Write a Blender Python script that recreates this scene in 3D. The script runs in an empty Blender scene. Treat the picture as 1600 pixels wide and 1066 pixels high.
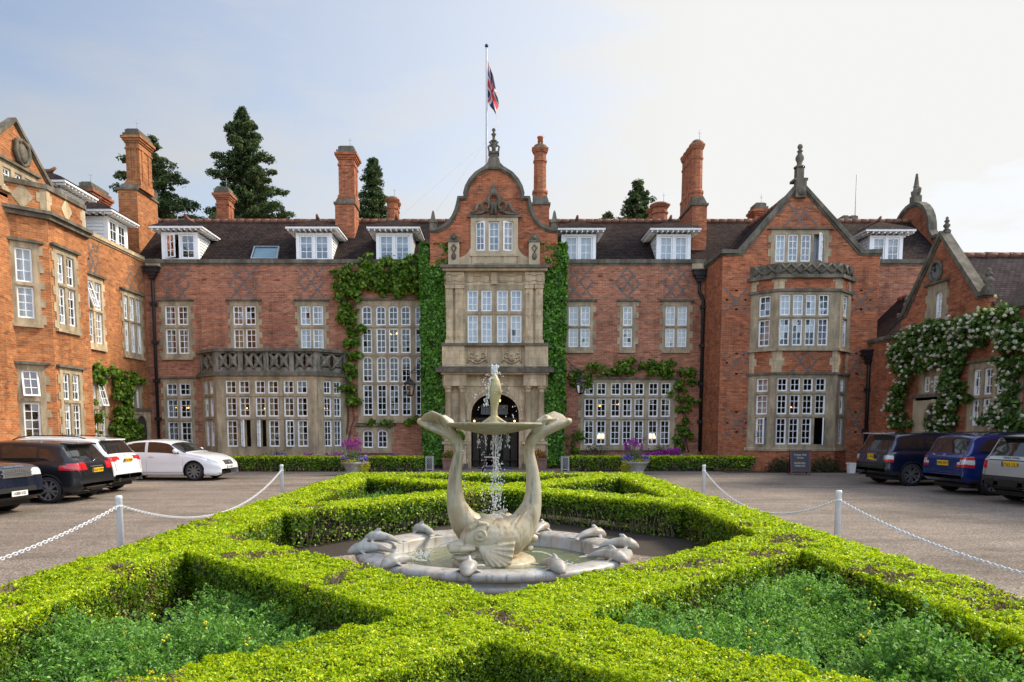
import bpy, bmesh, math, random
import numpy as np
from mathutils import Vector, Matrix, noise as mnoise

random.seed(7); RNG = np.random.default_rng(7)
R = math.radians
C = bpy.context.scene.collection
SC = bpy.context.scene

# ------------------------------------------------------------------ camera
EYE = 1.9; TH = 0.09; FL = 1150 * math.cos(TH); PX = 772.0; PY = 667 + FL * math.tan(TH)
cd = bpy.data.cameras.new('camera'); cam = bpy.data.objects.new('camera', cd); C.objects.link(cam)
cam.location = (0, 0, EYE); cam.rotation_euler = (math.pi / 2 - TH, 0, 0)
cd.sensor_width = 36; cd.lens = FL / 1600 * 36
cd.shift_x = (800 - PX) / 1600; cd.shift_y = (PY - 533) / 1600
cd.clip_start = 0.05; cd.clip_end = 3000
SC.camera = cam

# ------------------------------------------------------------------ sun, sky, exposure
SUN_AZ = (0.88, 0.36); SUN_EL = R(41)
sl = bpy.data.lights.new('sun', 'SUN'); so = bpy.data.objects.new('sun', sl); C.objects.link(so)
sl.energy = 2.2; sl.angle = R(15); sl.color = (1, .88, .70)
h = math.hypot(*SUN_AZ)
sd = Vector((SUN_AZ[0] / h * math.cos(SUN_EL), SUN_AZ[1] / h * math.cos(SUN_EL), math.sin(SUN_EL)))
so.rotation_euler = sd.to_track_quat('Z', 'Y').to_euler()
W = bpy.data.worlds.new('World'); SC.world = W; W.use_nodes = True
nt = W.node_tree; nt.nodes.clear()
def N(t, typ, **kw):
    n = t.nodes.new('ShaderNode' + typ)
    for k, v in kw.items(): setattr(n, k, v)
    return n
wo = N(nt, 'OutputWorld'); bg = N(nt, 'Background'); sky = N(nt, 'TexSky')
sky.sky_type = 'NISHITA'; sky.sun_disc = False; sky.sun_elevation = SUN_EL
sky.sun_rotation = math.atan2(SUN_AZ[0], SUN_AZ[1])
sky.dust_density = 1.2; sky.air_density = 1.0; sky.ozone_density = 1.6
tc = N(nt, 'TexCoord'); mp = N(nt, 'Mapping'); mp.inputs['Scale'].default_value = (1.0, 1.0, 3.0)
nz = N(nt, 'TexNoise'); nz.inputs['Scale'].default_value = 2.6; nz.inputs['Detail'].default_value = 7; nz.inputs['Roughness'].default_value = .55
sx = N(nt, 'SeparateXYZ'); mx = N(nt, 'Mix', data_type='RGBA')
cl = N(nt, 'Mapping'); rmp = N(nt, 'MapRange'); rmx = N(nt, 'MapRange'); add = N(nt, 'Math', operation='ADD'); add.use_clamp = True
L = nt.links.new
L(tc.outputs['Generated'], mp.inputs[0]); L(mp.outputs[0], nz.inputs['Vector'])
L(tc.outputs['Generated'], sx.inputs[0])
rmp.inputs['From Min'].default_value = .40; rmp.inputs['From Max'].default_value = .72; rmp.inputs['To Max'].default_value = .55
L(nz.outputs['Fac'], rmp.inputs['Value'])
rmx.inputs['From Min'].default_value = -.05; rmx.inputs['From Max'].default_value = .72; rmx.inputs['To Min'].default_value = .26; rmx.inputs['To Max'].default_value = .93
vx = N(nt, 'Math', operation='MULTIPLY'); vx.inputs[1].default_value = .8; L(sx.outputs['X'], vx.inputs[0])
vy = N(nt, 'Math', operation='MULTIPLY_ADD'); vy.inputs[1].default_value = .5; L(sx.outputs['Y'], vy.inputs[0]); L(vx.outputs[0], vy.inputs[2])
L(vy.outputs[0], rmx.inputs['Value'])
L(rmp.outputs[0], add.inputs[0]); L(rmx.outputs[0], add.inputs[1])
L(add.outputs[0], mx.inputs[0]); L(sky.outputs[0], mx.inputs[6]); mx.inputs[7].default_value = (3.06, 3.06, 3.02, 1)
dk = N(nt, 'MapRange'); dk.inputs['From Min'].default_value = -.7; dk.inputs['From Max'].default_value = .25; dk.inputs['To Min'].default_value = .60; dk.inputs['To Max'].default_value = 1.0
L(sx.outputs['X'], dk.inputs['Value']); vm = N(nt, 'VectorMath', operation='SCALE'); L(mx.outputs[2], vm.inputs[0]); L(dk.outputs[0], vm.inputs['Scale'])
# unseen sky behind the viewer scaled up, added to brighten the house front
bk = N(nt, 'MapRange'); bk.inputs['From Min'].default_value = -.45; bk.inputs['From Max'].default_value = .25; bk.inputs['To Min'].default_value = 2.1; bk.inputs['To Max'].default_value = 1.0
L(sx.outputs['Y'], bk.inputs['Value']); vb = N(nt, 'VectorMath', operation='SCALE'); L(vm.outputs[0], vb.inputs[0]); L(bk.outputs[0], vb.inputs['Scale'])
L(vb.outputs[0], bg.inputs[0]); bg.inputs[1].default_value = 0.125
L(bg.outputs[0], wo.inputs[0])
SC.view_settings.view_transform = 'Standard'; SC.view_settings.look = 'None'
SC.view_settings.exposure = 1.26; SC.view_settings.gamma = 1
SC.cycles.max_bounces = 6; SC.cycles.diffuse_bounces = 3; SC.cycles.glossy_bounces = 3
SC.cycles.transmission_bounces = 4; SC.cycles.transparent_max_bounces = 10
SC.cycles.use_denoising = True

# ------------------------------------------------------------------ pixel -> world, used to measure the photograph
def ray(x, y):
    a = (x - PX) / FL; b = (PY - y) / FL; c, s = math.cos(TH), math.sin(TH)
    return Vector((a, c + b * s, -s + b * c))
def P(x, y, D):
    d = ray(x, y); t = D / d.y
    return Vector((d.x * t, D, EYE + d.z * t))
def G(x, y, z=0.0):
    d = ray(x, y); t = (z - EYE) / d.z
    return Vector((d.x * t, d.y * t, z))

# ------------------------------------------------------------------ object helpers
def link(o, parent=None):
    C.objects.link(o)
    if parent is not None:
        o.parent = parent
    return o
def tag(o, label=None, cat=None, group=None, kind=None):
    if label: o['label'] = label
    if cat: o['category'] = cat
    if group: o['group'] = group
    if kind: o['kind'] = kind
    return o
def thing(name, loc=(0, 0, 0), rz=0, label=None, cat=None, group=None):
    o = bpy.data.objects.new(name, None); o.empty_display_size = .2
    o.location = loc; o.rotation_euler = (0, 0, rz)
    link(o); return tag(o, label, cat, group)
def copy_tree(o, parent=None, loc=None, rz=None, scale=None, label=None):
    c = o.copy(); link(c, parent)
    if loc is not None: c.location = loc
    if rz is not None: c.rotation_euler = (0, 0, rz)
    if scale is not None: c.scale = scale if hasattr(scale, '__len__') else (scale,) * 3
    if label: c['label'] = label
    for ch in list(o.children): copy_tree(ch, c)
    return c

class MB:
    """mesh builder: world or local coordinates, metre UVs by face direction"""
    def __init__(s, M=None):
        s.v = []; s.f = []; s.m = []; s.uv = []; s.sm = []; s.M = M
    def p(s, co):
        co = Vector(co)
        return s.M @ co if s.M is not None else co
    def face(s, pts, m=0, smooth=False, raw=False):
        q = [Vector(p) if raw else s.p(p) for p in pts]
        i = len(s.v); s.v += q; s.f.append(tuple(range(i, i + len(q)))); s.m.append(m); s.sm.append(smooth)
        n = Vector((0, 0, 0))
        for k in range(len(q)):
            a, b = q[k], q[(k + 1) % len(q)]
            n += Vector(((a.y - b.y) * (a.z + b.z), (a.z - b.z) * (a.x + b.x), (a.x - b.x) * (a.y + b.y)))
        if n.length > 1e-12: n.normalize()
        if abs(n.z) > .95: u, w = Vector((1, 0, 0)), Vector((0, 1, 0))
        else:
            u = Vector((-n.y, n.x, 0)).normalized(); w = n.cross(u)
        s.uv += [(c.dot(u), c.dot(w)) for c in q]
    def box(s, lo, hi, m=0, skip=''):
        x0, y0, z0 = lo; x1, y1, z1 = hi
        A = [(x0, y0, z0), (x1, y0, z0), (x1, y1, z0), (x0, y1, z0), (x0, y0, z1), (x1, y0, z1), (x1, y1, z1), (x0, y1, z1)]
        F = {'b': (3, 2, 1, 0), 't': (4, 5, 6, 7), 'f': (0, 1, 5, 4), 'k': (2, 3, 7, 6), 'l': (3, 0, 4, 7), 'r': (1, 2, 6, 5)}
        for k, f in F.items():
            if k not in skip: s.face([A[i] for i in f], m)
    def prism(s, poly, y0, y1, m=0, ms=None):
        """poly in (x,z) counter-clockwise seen from -y, extruded y0..y1"""
        ms = m if ms is None else ms
        s.face([(x, y0, z) for x, z in poly], m); s.face([(x, y1, z) for x, z in reversed(poly)], m)
        n = len(poly)
        for i in range(n):
            a, b = poly[i], poly[(i + 1) % n]
            s.face([(a[0], y0, a[1]), (a[0], y1, a[1]), (b[0], y1, b[1]), (b[0], y0, b[1])], ms)
    def hprism(s, poly, z0, z1, m=0, top=True, bot=True):
        """poly in (x,y) counter-clockwise from above"""
        if top: s.face([(x, y, z1) for x, y in poly], m)
        if bot: s.face([(x, y, z0) for x, y in reversed(poly)], m)
        n = len(poly)
        for i in range(n):
            a, b = poly[i], poly[(i + 1) % n]
            s.face([(a[0], a[1], z0), (b[0], b[1], z0), (b[0], b[1], z1), (a[0], a[1], z1)], m)
    def lathe(s, prof, c=(0, 0, 0), seg=24, m=0, smooth=True, cap=True):
        """prof list of (r,z); sq: sides>0 makes a polygonal turning"""
        rings = []
        for r, z in prof:
            rings.append([(c[0] + r * math.cos(2 * math.pi * (k + .5) / seg), c[1] + r * math.sin(2 * math.pi * (k + .5) / seg), c[2] + z) for k in range(seg)])
        for a, b in zip(rings, rings[1:]):
            for k in range(seg):
                l = (k + 1) % seg
                s.face([a[k], a[l], b[l], b[k]], m, smooth)
        if cap and prof[-1][0] > 1e-4: s.face(rings[-1], m)
        if cap and prof[0][0] > 1e-4: s.face(list(reversed(rings[0])), m)
    def tube(s, pts, r, seg=8, m=0, cap=True, smooth=True, flat=None):
        """swept tube; r number or list; flat=(ra,rb) per-point ellipse with rb along the 'up' hint"""
        pts = [Vector(p) for p in pts]; n = len(pts)
        rr = r if hasattr(r, '__len__') else [r] * n
        rings = []; up = None
        for i in range(n):
            t = (pts[min(i + 1, n - 1)] - pts[max(i - 1, 0)])
            if t.length < 1e-9: t = Vector((0, 0, 1))
            t.normalize()
            if up is None:
                up = Vector((0, 0, 1)) if abs(t.z) < .9 else Vector((0, 1, 0))
            sd_ = t.cross(up)
            if sd_.length < 1e-6: sd_ = t.cross(Vector((1, 0, 0)))
            sd_.normalize(); up = sd_.cross(t).normalized()
            ra, rb = rr[i] if hasattr(rr[i], '__len__') else (rr[i], rr[i])
            rings.append([pts[i] + sd_ * (ra * math.cos(2 * math.pi * k / seg)) + up * (rb * math.sin(2 * math.pi * k / seg)) for k in range(seg)])
        for a, b in zip(rings, rings[1:]):
            for k in range(seg):
                l = (k + 1) % seg
                s.face([a[k], a[l], b[l], b[k]], m, smooth)
        if cap:
            s.face(list(reversed(rings[0])), m); s.face(rings[-1], m)
    def ball(s, c, r, m=0, seg=10, rings=6, sc=(1, 1, 1)):
        pr = []
        for j in range(rings + 1):
            a = -math.pi / 2 + math.pi * j / rings
            pr.append([(c[0] + sc[0] * r * math.cos(a) * math.cos(2 * math.pi * k / seg), c[1] + sc[1] * r * math.cos(a) * math.sin(2 * math.pi * k / seg), c[2] + sc[2] * r * math.sin(a)) for k in range(seg)])
        for j in range(rings):
            for k in range(seg):
                l = (k + 1) % seg
                if j == 0: s.face([pr[0][0], pr[1][l], pr[1][k]], m, True)
                elif j == rings - 1: s.face([pr[j][k], pr[j][l], pr[rings][0]], m, True)
                else: s.face([pr[j][k], pr[j][l], pr[j + 1][l], pr[j + 1][k]], m, True)
    def mesh(s, name, mats, weld=False):
        me = bpy.data.meshes.new(name)
        me.from_pydata([tuple(v) for v in s.v], [], s.f)
        for m in (mats if isinstance(mats, (list, tuple)) else [mats]): me.materials.append(m)
        me.polygons.foreach_set('material_index', s.m)
        me.polygons.foreach_set('use_smooth', s.sm)
        ul = me.uv_layers.new(name='UVMap')
        ul.data.foreach_set('uv', [c for t in s.uv for c in t])
        if weld:
            bm = bmesh.new(); bm.from_mesh(me); bmesh.ops.remove_doubles(bm, verts=bm.verts, dist=1e-4)
            bmesh.ops.recalc_face_normals(bm, faces=bm.faces); bm.to_mesh(me); bm.free()
        me.update(); return me
    def build(s, name, mats, parent=None, weld=True):
        o = bpy.data.objects.new(name, s.mesh(name, mats, weld))
        link(o, parent)
        if parent is not None and parent.get('_w'):
            pass
        return o

def wchild(o, parent):
    """child whose mesh is in world coordinates"""
    o.parent = parent
    q = parent; off = Vector((0, 0, 0))
    while q is not None: off += Vector(q.location); q = q.parent
    o.location = -off; return o

def baked(o, name=None):
    """evaluate modifiers of o into a plain mesh (no bpy.ops)"""
    dg = bpy.context.evaluated_depsgraph_get(); dg.update()
    me = bpy.data.meshes.new_from_object(o.evaluated_get(dg))
    o.modifiers.clear(); o.data = me; return o
def sculpt(o, voxel=.012, smooth=6, fac=.5, dec=None):
    """fuse overlapping shells into one continuous surface"""
    m = o.modifiers.new('r', 'REMESH'); m.mode = 'VOXEL'; m.voxel_size = voxel; m.use_smooth_shade = True
    if smooth:
        s_ = o.modifiers.new('s', 'SMOOTH'); s_.iterations = smooth; s_.factor = fac
    mats = list(o.data.materials)
    baked(o)
    if not o.data.materials:
        for q in mats: o.data.materials.append(q)
    o.data.polygons.foreach_set('use_smooth', [True] * len(o.data.polygons))
    return o

def np_mesh(name, V, F, mats, mi=None):
    """V (n,3), F (m,k) arrays"""
    me = bpy.data.meshes.new(name); n, k = F.shape
    me.vertices.add(len(V)); me.vertices.foreach_set('co', np.ascontiguousarray(V, dtype=np.float32).ravel())
    me.loops.add(n * k); me.loops.foreach_set('vertex_index', np.ascontiguousarray(F, dtype=np.int32).ravel())
    me.polygons.add(n); me.polygons.foreach_set('loop_start', np.arange(0, n * k, k, dtype=np.int32))
    for m in (mats if isinstance(mats, (list, tuple)) else [mats]): me.materials.append(m)
    if mi is not None: me.polygons.foreach_set('material_index', np.asarray(mi, dtype=np.int32))
    me.update(calc_edges=True); me.validate(); return me
def leaf_mesh(name, pos, nrm, size, mats, mi=None, aspect=.55, spread=.9, up=None, curl=.25, tb=.8):
    """one small folded leaf per position: pos (n,3), nrm (n,3) outward, size (n,) length"""
    n = len(pos); nrm = nrm / (np.linalg.norm(nrm, axis=1, keepdims=True) + 1e-9)
    d = nrm + RNG.normal(0, spread, (n, 3)); d /= np.linalg.norm(d, axis=1, keepdims=True) + 1e-9     # leaf plane normal
    t = RNG.normal(0, 1, (n, 3)) + (nrm * tb if up is None else up)
    t -= d * (t * d).sum(1, keepdims=True); t /= np.linalg.norm(t, axis=1, keepdims=True) + 1e-9
    b = np.cross(d, t); L_ = size[:, None]
    v = np.empty((n, 4, 3)); v[:, 0] = pos - t * L_ * .5
    v[:, 1] = pos + b * L_ * aspect * .5 + d * L_ * curl * .5; v[:, 2] = pos + t * L_ * .5; v[:, 3] = pos - b * L_ * aspect * .5 + d * L_ * curl * .5
    F = np.arange(n * 4).reshape(n, 4)
    return np_mesh(name, v.reshape(-1, 3), F, mats, mi)

def text_mesh(s, size, align='CENTER', extrude=.002):
    cu = bpy.data.curves.new('t', 'FONT'); cu.body = s; cu.size = size; cu.align_x = align; cu.align_y = 'CENTER'; cu.extrude = extrude
    o = bpy.data.objects.new('t', cu); C.objects.link(o)
    dg = bpy.context.evaluated_depsgraph_get(); dg.update()
    me = bpy.data.meshes.new_from_object(o.evaluated_get(dg))
    bpy.data.objects.remove(o); bpy.data.curves.remove(cu); return me
def text_part(name, s, size, M, m, parent, align='CENTER'):
    """lettering lying in the local xz plane of M, facing -y"""
    me = text_mesh(s, size, align); me.transform(M @ Matrix.Rotation(math.pi / 2, 4, 'X')); me.materials.clear(); me.materials.append(m)
    o = bpy.data.objects.new(name, me); link(o, parent); return o

# ------------------------------------------------------------------ materials
def new_mat(name):
    m = bpy.data.materials.new(name); m.use_nodes = True; t = m.node_tree
    return m, t, t.nodes['Principled BSDF']
def ramp(t, fac, stops):
    r = N(t, 'ValToRGB'); e = r.color_ramp.elements
    while len(e) < len(stops): e.new(.5)
    for el, (p_, c) in zip(e, stops): el.position = p_; el.color = (*c, 1) if len(c) == 3 else c
    t.links.new(fac, r.inputs[0]); return r.outputs[0]
def noise_tex(t, vec, scale, detail=4, rough=.6, dist=0):
    n = N(t, 'TexNoise'); n.inputs['Scale'].default_value = scale; n.inputs['Detail'].default_value = detail
    n.inputs['Roughness'].default_value = rough; n.inputs['Distortion'].default_value = dist
    t.links.new(vec, n.inputs['Vector']); return n.outputs['Fac']
def mixc(t, fac, a, b, mode='MIX'):
    m = N(t, 'Mix', data_type='RGBA', blend_type=mode)
    for i, v in ((0, fac), (6, a), (7, b)):
        if isinstance(v, (int, float)): m.inputs[i].default_value = v
        elif isinstance(v, tuple): m.inputs[i].default_value = (*v, 1)
        else: t.links.new(v, m.inputs[i])
    return m.outputs[2]
def bump(t, h, strength=.3, dist=.02, nrm=None):
    b = N(t, 'Bump'); b.inputs['Strength'].default_value = strength; b.inputs['Distance'].default_value = dist
    t.links.new(h, b.inputs['Height'])
    if nrm is not None: t.links.new(nrm, b.inputs['Normal'])
    return b.outputs[0]
def vecs(t):
    c = N(t, 'TexCoord'); return c.outputs['UV'], c.outputs['Object']
def scaled(t, v, s):
    m = N(t, 'Mapping'); m.inputs['Scale'].default_value = s; t.links.new(v, m.inputs[0]); return m.outputs[0]

def flat_mat(name, col, rough=.6, metal=0, coat=0, var=.12, scale=6, emit=None, spec=None):
    m, t, b = new_mat(name); uv, ob = vecs(t)
    f = noise_tex(t, ob, scale, 5)
    dark = tuple(c * (1 - var) for c in col); lite = tuple(min(1, c * (1 + var)) for c in col)
    t.links.new(ramp(t, f, [(.3, dark), (.7, lite)]), b.inputs['Base Color'])
    b.inputs['Roughness'].default_value = rough; b.inputs['Metallic'].default_value = metal
    b.inputs['Coat Weight'].default_value = coat; b.inputs['Coat Roughness'].default_value = .04
    if spec is not None: b.inputs['Specular IOR Level'].default_value = spec
    if emit: b.inputs['Emission Color'].default_value = (*emit[0], 1); b.inputs['Emission Strength'].default_value = emit[1]
    return m

def brick_mat(name, c1, c2, mortar, dark=.72, bw=.235, bh=.078):
    m, t, b = new_mat(name); uv, ob = vecs(t)
    br = N(t, 'TexBrick'); t.links.new(uv, br.inputs['Vector'])
    br.inputs['Scale'].default_value = 1; br.inputs['Brick Width'].default_value = bw; br.inputs['Row Height'].default_value = bh
    br.inputs['Mortar Size'].default_value = .007; br.inputs['Mortar Smooth'].default_value = .3; br.inputs['Bias'].default_value = -.1
    br.inputs['Color1'].default_value = (*c1, 1); br.inputs['Color2'].default_value = (*c2, 1); br.inputs['Mortar'].default_value = (*mortar, 1)
    # per-brick tone: cell noise on brick grid through a white-noise of a coarse noise
    v2 = scaled(t, uv, (1 / bw, 1 / bh, 1)); vo = N(t, 'TexVoronoi'); vo.feature = 'F1'; vo.inputs['Scale'].default_value = 1.0; t.links.new(v2, vo.inputs['Vector'])
    sp = N(t, 'SeparateColor'); t.links.new(vo.outputs['Color'], sp.inputs[0])
    tone = ramp(t, sp.outputs[0], [(0, (.55, .50, .52)), (.2, (.88, .86, .86)), (.75, (1.05, 1.02, 1)), (1, (1.35, 1.35, 1.3))])
    c = mixc(t, .8, br.outputs['Color'], tone, 'MULTIPLY')
    # weathering: broad pale and sooty patches, streaks running down
    w1 = noise_tex(t, ob, .45, 6, .65)
    c = mixc(t, 1.0, c, ramp(t, w1, [(.3, (dark, dark * .97, dark * .98)), (.5, (1, 1, 1)), (.72, (1.18, 1.14, 1.1))]), 'MULTIPLY')
    w2 = noise_tex(t, scaled(t, ob, (1.6, 1.6, .22)), 1.3, 6, .7)
    c = mixc(t, .62, c, ramp(t, w2, [(.30, (.42, .40, .39)), (.47, (1, 1, 1)), (.75, (1.08, 1.06, 1.04))]), 'MULTIPLY')
    w3 = noise_tex(t, ob, 1.1, 5, .7, 1.2)
    c = mixc(t, ramp(t, w3, [(.66, (0, 0, 0)), (.8, (.45, .45, .45))]), c, (.42, .36, .30))
    t.links.new(c, b.inputs['Base Color']); b.inputs['Roughness'].default_value = .9; b.inputs['Specular IOR Level'].default_value = .2
    inv = N(t, 'Math', operation='SUBTRACT'); inv.inputs[0].default_value = 1; t.links.new(br.outputs['Fac'], inv.inputs[1])
    t.links.new(bump(t, inv.outputs[0], .5, .01), b.inputs['Normal'])
    return m

def tile_mat(name, ca, cb, moss=(.075, .075, .02), bw=.20, bh=.13):
    m, t, b = new_mat(name); uv, ob = vecs(t)
    br = N(t, 'TexBrick'); t.links.new(uv, br.inputs['Vector'])
    br.inputs['Scale'].default_value = 1; br.inputs['Brick Width'].default_value = bw; br.inputs['Row Height'].default_value = bh
    br.inputs['Mortar Size'].default_value = .012; br.inputs['Mortar Smooth'].default_value = .2
    br.inputs['Color1'].default_value = (*ca, 1); br.inputs['Color2'].default_value = (*cb, 1); br.inputs['Mortar'].default_value = (.006, .005, .006, 1)
    c = br.outputs['Color']
    w = noise_tex(t, ob, .6, 6, .7)
    c = mixc(t, 1, c, ramp(t, w, [(.3, (.6, .6, .65)), (.55, (1, 1, 1)), (.75, (1.5, 1.4, 1.3))]), 'MULTIPLY')
    w2 = noise_tex(t, ob, 1.0, 7, .75, .6)
    c = mixc(t, ramp(t, w2, [(.60, (0, 0, 0)), (.76, (.6, .6, .6))]), c, moss)
    t.links.new(c, b.inputs['Base Color']); b.inputs['Roughness'].default_value = 1; b.inputs['Specular IOR Level'].default_value = .06
    sp = N(t, 'SeparateXYZ'); t.links.new(uv, sp.inputs[0])
    dv = N(t, 'Math', operation='DIVIDE'); t.links.new(sp.outputs[1], dv.inputs[0]); dv.inputs[1].default_value = bh
    fr = N(t, 'Math', operation='FRACT'); t.links.new(dv.outputs[0], fr.inputs[0])
    iv = N(t, 'Math', operation='SUBTRACT'); iv.inputs[0].default_value = 1; t.links.new(fr.outputs[0], iv.inputs[1])
    t.links.new(bump(t, iv.outputs[0], .9, .03), b.inputs['Normal'])
    return m

def stone_mat(name, ca, cb, soot=(.05, .045, .035), sootamt=.5, joints=True, lichen=0):
    m, t, b = new_mat(name); uv, ob = vecs(t)
    f = noise_tex(t, ob, 2.2, 8, .7); c = ramp(t, f, [(.3, cb), (.62, ca)])
    if joints:
        br = N(t, 'TexBrick'); t.links.new(uv, br.inputs['Vector']); br.inputs['Scale'].default_value = 1
        br.inputs['Brick Width'].default_value = .62; br.inputs['Row Height'].default_value = .31; br.inputs['Mortar Size'].default_value = .006
        br.inputs['Color1'].default_value = (.9, .9, .9, 1); br.inputs['Color2'].default_value = (1.12, 1.1, 1.06, 1); br.inputs['Mortar'].default_value = (.6, .58, .55, 1)
        c = mixc(t, 1, c, br.outputs['Color'], 'MULTIPLY')
    w2 = noise_tex(t, scaled(t, ob, (1.5, 1.5, .35)), 1.7, 8, .75)
    c = mixc(t, ramp(t, w2, [(.42, (sootamt,) * 3), (.62, (0, 0, 0))]), c, soot)
    if lichen:
        w3 = noise_tex(t, ob, 6, 6, .7); c = mixc(t, ramp(t, w3, [(.55, (0, 0, 0)), (.65, (lichen,) * 3)]), c, (.09, .085, .03))
    t.links.new(c, b.inputs['Base Color']); b.inputs['Roughness'].default_value = .88; b.inputs['Specular IOR Level'].default_value = .25
    t.links.new(bump(t, noise_tex(t, ob, 18, 6, .7), .35, .02), b.inputs['Normal'])
    return m

def leaf_mat(name, cols, trans=.35, rough=.5, spec=.35):
    m, t, b = new_mat(name)
    g = N(t, 'NewGeometry'); c = ramp(t, g.outputs['Random Per Island'], [(i / (len(cols) - 1), k) for i, k in enumerate(cols)])
    t.links.new(c, b.inputs['Base Color']); b.inputs['Roughness'].default_value = rough; b.inputs['Specular IOR Level'].default_value = spec
    tr = N(t, 'BsdfTranslucent'); ct = mixc(t, 1, c, (1.25, 1.25, .5), 'MULTIPLY'); t.links.new(ct, tr.inputs[0])
    ms = N(t, 'MixShader'); ms.inputs[0].default_value = trans
    t.links.new(b.outputs[0], ms.inputs[1]); t.links.new(tr.outputs[0], ms.inputs[2])
    t.links.new(ms.outputs[0], t.nodes['Material Output'].inputs[0]); return m

def glass_mat(name, refl=.09, tint=(.92, .96, .97)):
    m, t, b = new_mat(name); t.nodes.remove(b); uv, ob = vecs(t)
    g = N(t, 'BsdfGlossy'); g.inputs['Roughness'].default_value = .03; g.inputs['Color'].default_value = (.95, .97, 1, 1)
    t.links.new(bump(t, noise_tex(t, ob, 2.2, 2, .5), .06, .05), g.inputs['Normal'])
    tr = N(t, 'BsdfTransparent'); tr.inputs[0].default_value = (*tint, 1)
    fr = N(t, 'Fresnel'); fr.inputs['IOR'].default_value = 1.5
    ad = N(t, 'Math', operation='ADD'); ad.use_clamp = True; ad.inputs[1].default_value = refl; t.links.new(fr.outputs[0], ad.inputs[0])
    ms = N(t, 'MixShader'); t.links.new(ad.outputs[0], ms.inputs[0]); t.links.new(tr.outputs[0], ms.inputs[1]); t.links.new(g.outputs[0], ms.inputs[2])
    t.links.new(ms.outputs[0], t.nodes['Material Output'].inputs[0]); return m

BRICK = brick_mat('red_brick', (.43, .142, .064), (.28, .086, .046), (.33, .225, .15))
BRICKW = brick_mat('orange_brick', (.44, .165, .058), (.31, .108, .044), (.38, .28, .165), dark=.7)
BRICKM = brick_mat('brown_brick', (.41, .165, .095), (.28, .11, .072), (.38, .29, .215))
BRICKD = brick_mat('dark_brick', (.36, .11, .05), (.24, .07, .036), (.22, .16, .12), dark=.5)
BLUEBR = flat_mat('blue_header_brick', (.135, .115, .11), .8, var=.3, scale=9)
STONE = stone_mat('bath_stone', (.66, .525, .35), (.50, .39, .245), sootamt=.42)
STONEP = stone_mat('plain_stone', (.62, .50, .34), (.47, .375, .24), sootamt=.35, joints=False)
STONED = stone_mat('weathered_stone', (.24, .21, .165), (.115, .10, .075), sootamt=.7, joints=False, lichen=.5)
TILE = tile_mat('clay_tile', (.052, .035, .030), (.024, .018, .018), bh=.16)
BALU = stone_mat('balustrade_stone', (.36, .325, .27), (.16, .145, .115), sootamt=.75, joints=False, lichen=.35)
TILEP = tile_mat('purple_tile', (.068, .050, .052), (.032, .026, .029), moss=(.05, .045, .03), bw=.19, bh=.15)
RIDGE = flat_mat('ridge_tile', (.20, .085, .05), .85, var=.35, scale=4)
WHITE = flat_mat('white_paint', (.86, .87, .88), .45, var=.05)
GLASS = glass_mat('window_glass')
GLASSD = glass_mat('dark_window_glass', .015)
STONEW = stone_mat('shaded_window_stone', (.53, .425, .285), (.38, .30, .19), sootamt=.5, joints=False)  # bath stone darkened, the shade on the window surrounds put into its colour
NET = flat_mat('net_curtain', (.47, .53, .60), .9, var=.12, scale=3)
CREAM = flat_mat('cream_curtain', (.52, .40, .24), .9, var=.15, scale=3)
GREYCUR = flat_mat('grey_curtain', (.42, .43, .44), .9, var=.15, scale=3)
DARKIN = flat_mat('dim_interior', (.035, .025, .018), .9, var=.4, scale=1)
LEAD = flat_mat('lead', (.27, .29, .32), .5, var=.15)
IRON = flat_mat('black_iron', (.012, .012, .014), .45, var=.2)
SOIL = flat_mat('soil', (.035, .025, .018), .95, var=.5, scale=30)
WARM = flat_mat('warm_lamp', (.9, .6, .25), .5, emit=((1, .42, .08), 3.5))
# ================================================================== THE MANOR HOUSE
HOUSE = thing('manor_house', (0, 34.5, 0), 0, 'long brick manor house with stone mullioned windows, white dormers and tall chimneys round the court', 'house')
def hpart(mb, name, mats, parent=None, weld=True):
    o = mb.build(name, mats, None, weld); return wchild(o, parent or HOUSE)

class Face:
    def __init__(s, o, u, n):
        s.o = Vector(o); s.u = Vector(u).normalized(); s.n = Vector(n).normalized(); z = Vector((0, 0, 1))
        s.M = Matrix.Translation(s.o) @ Matrix((s.u, -s.n, z)).transposed().to_4x4()
        s.I = s.M.inverted(); s.holes = []
    def px(s, x, y):
        d = ray(x, y); e = Vector((0, 0, EYE)); t = (s.o - e).dot(s.n) / d.dot(s.n)
        q = s.I @ (e + d * t); return q.x, q.z

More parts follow.
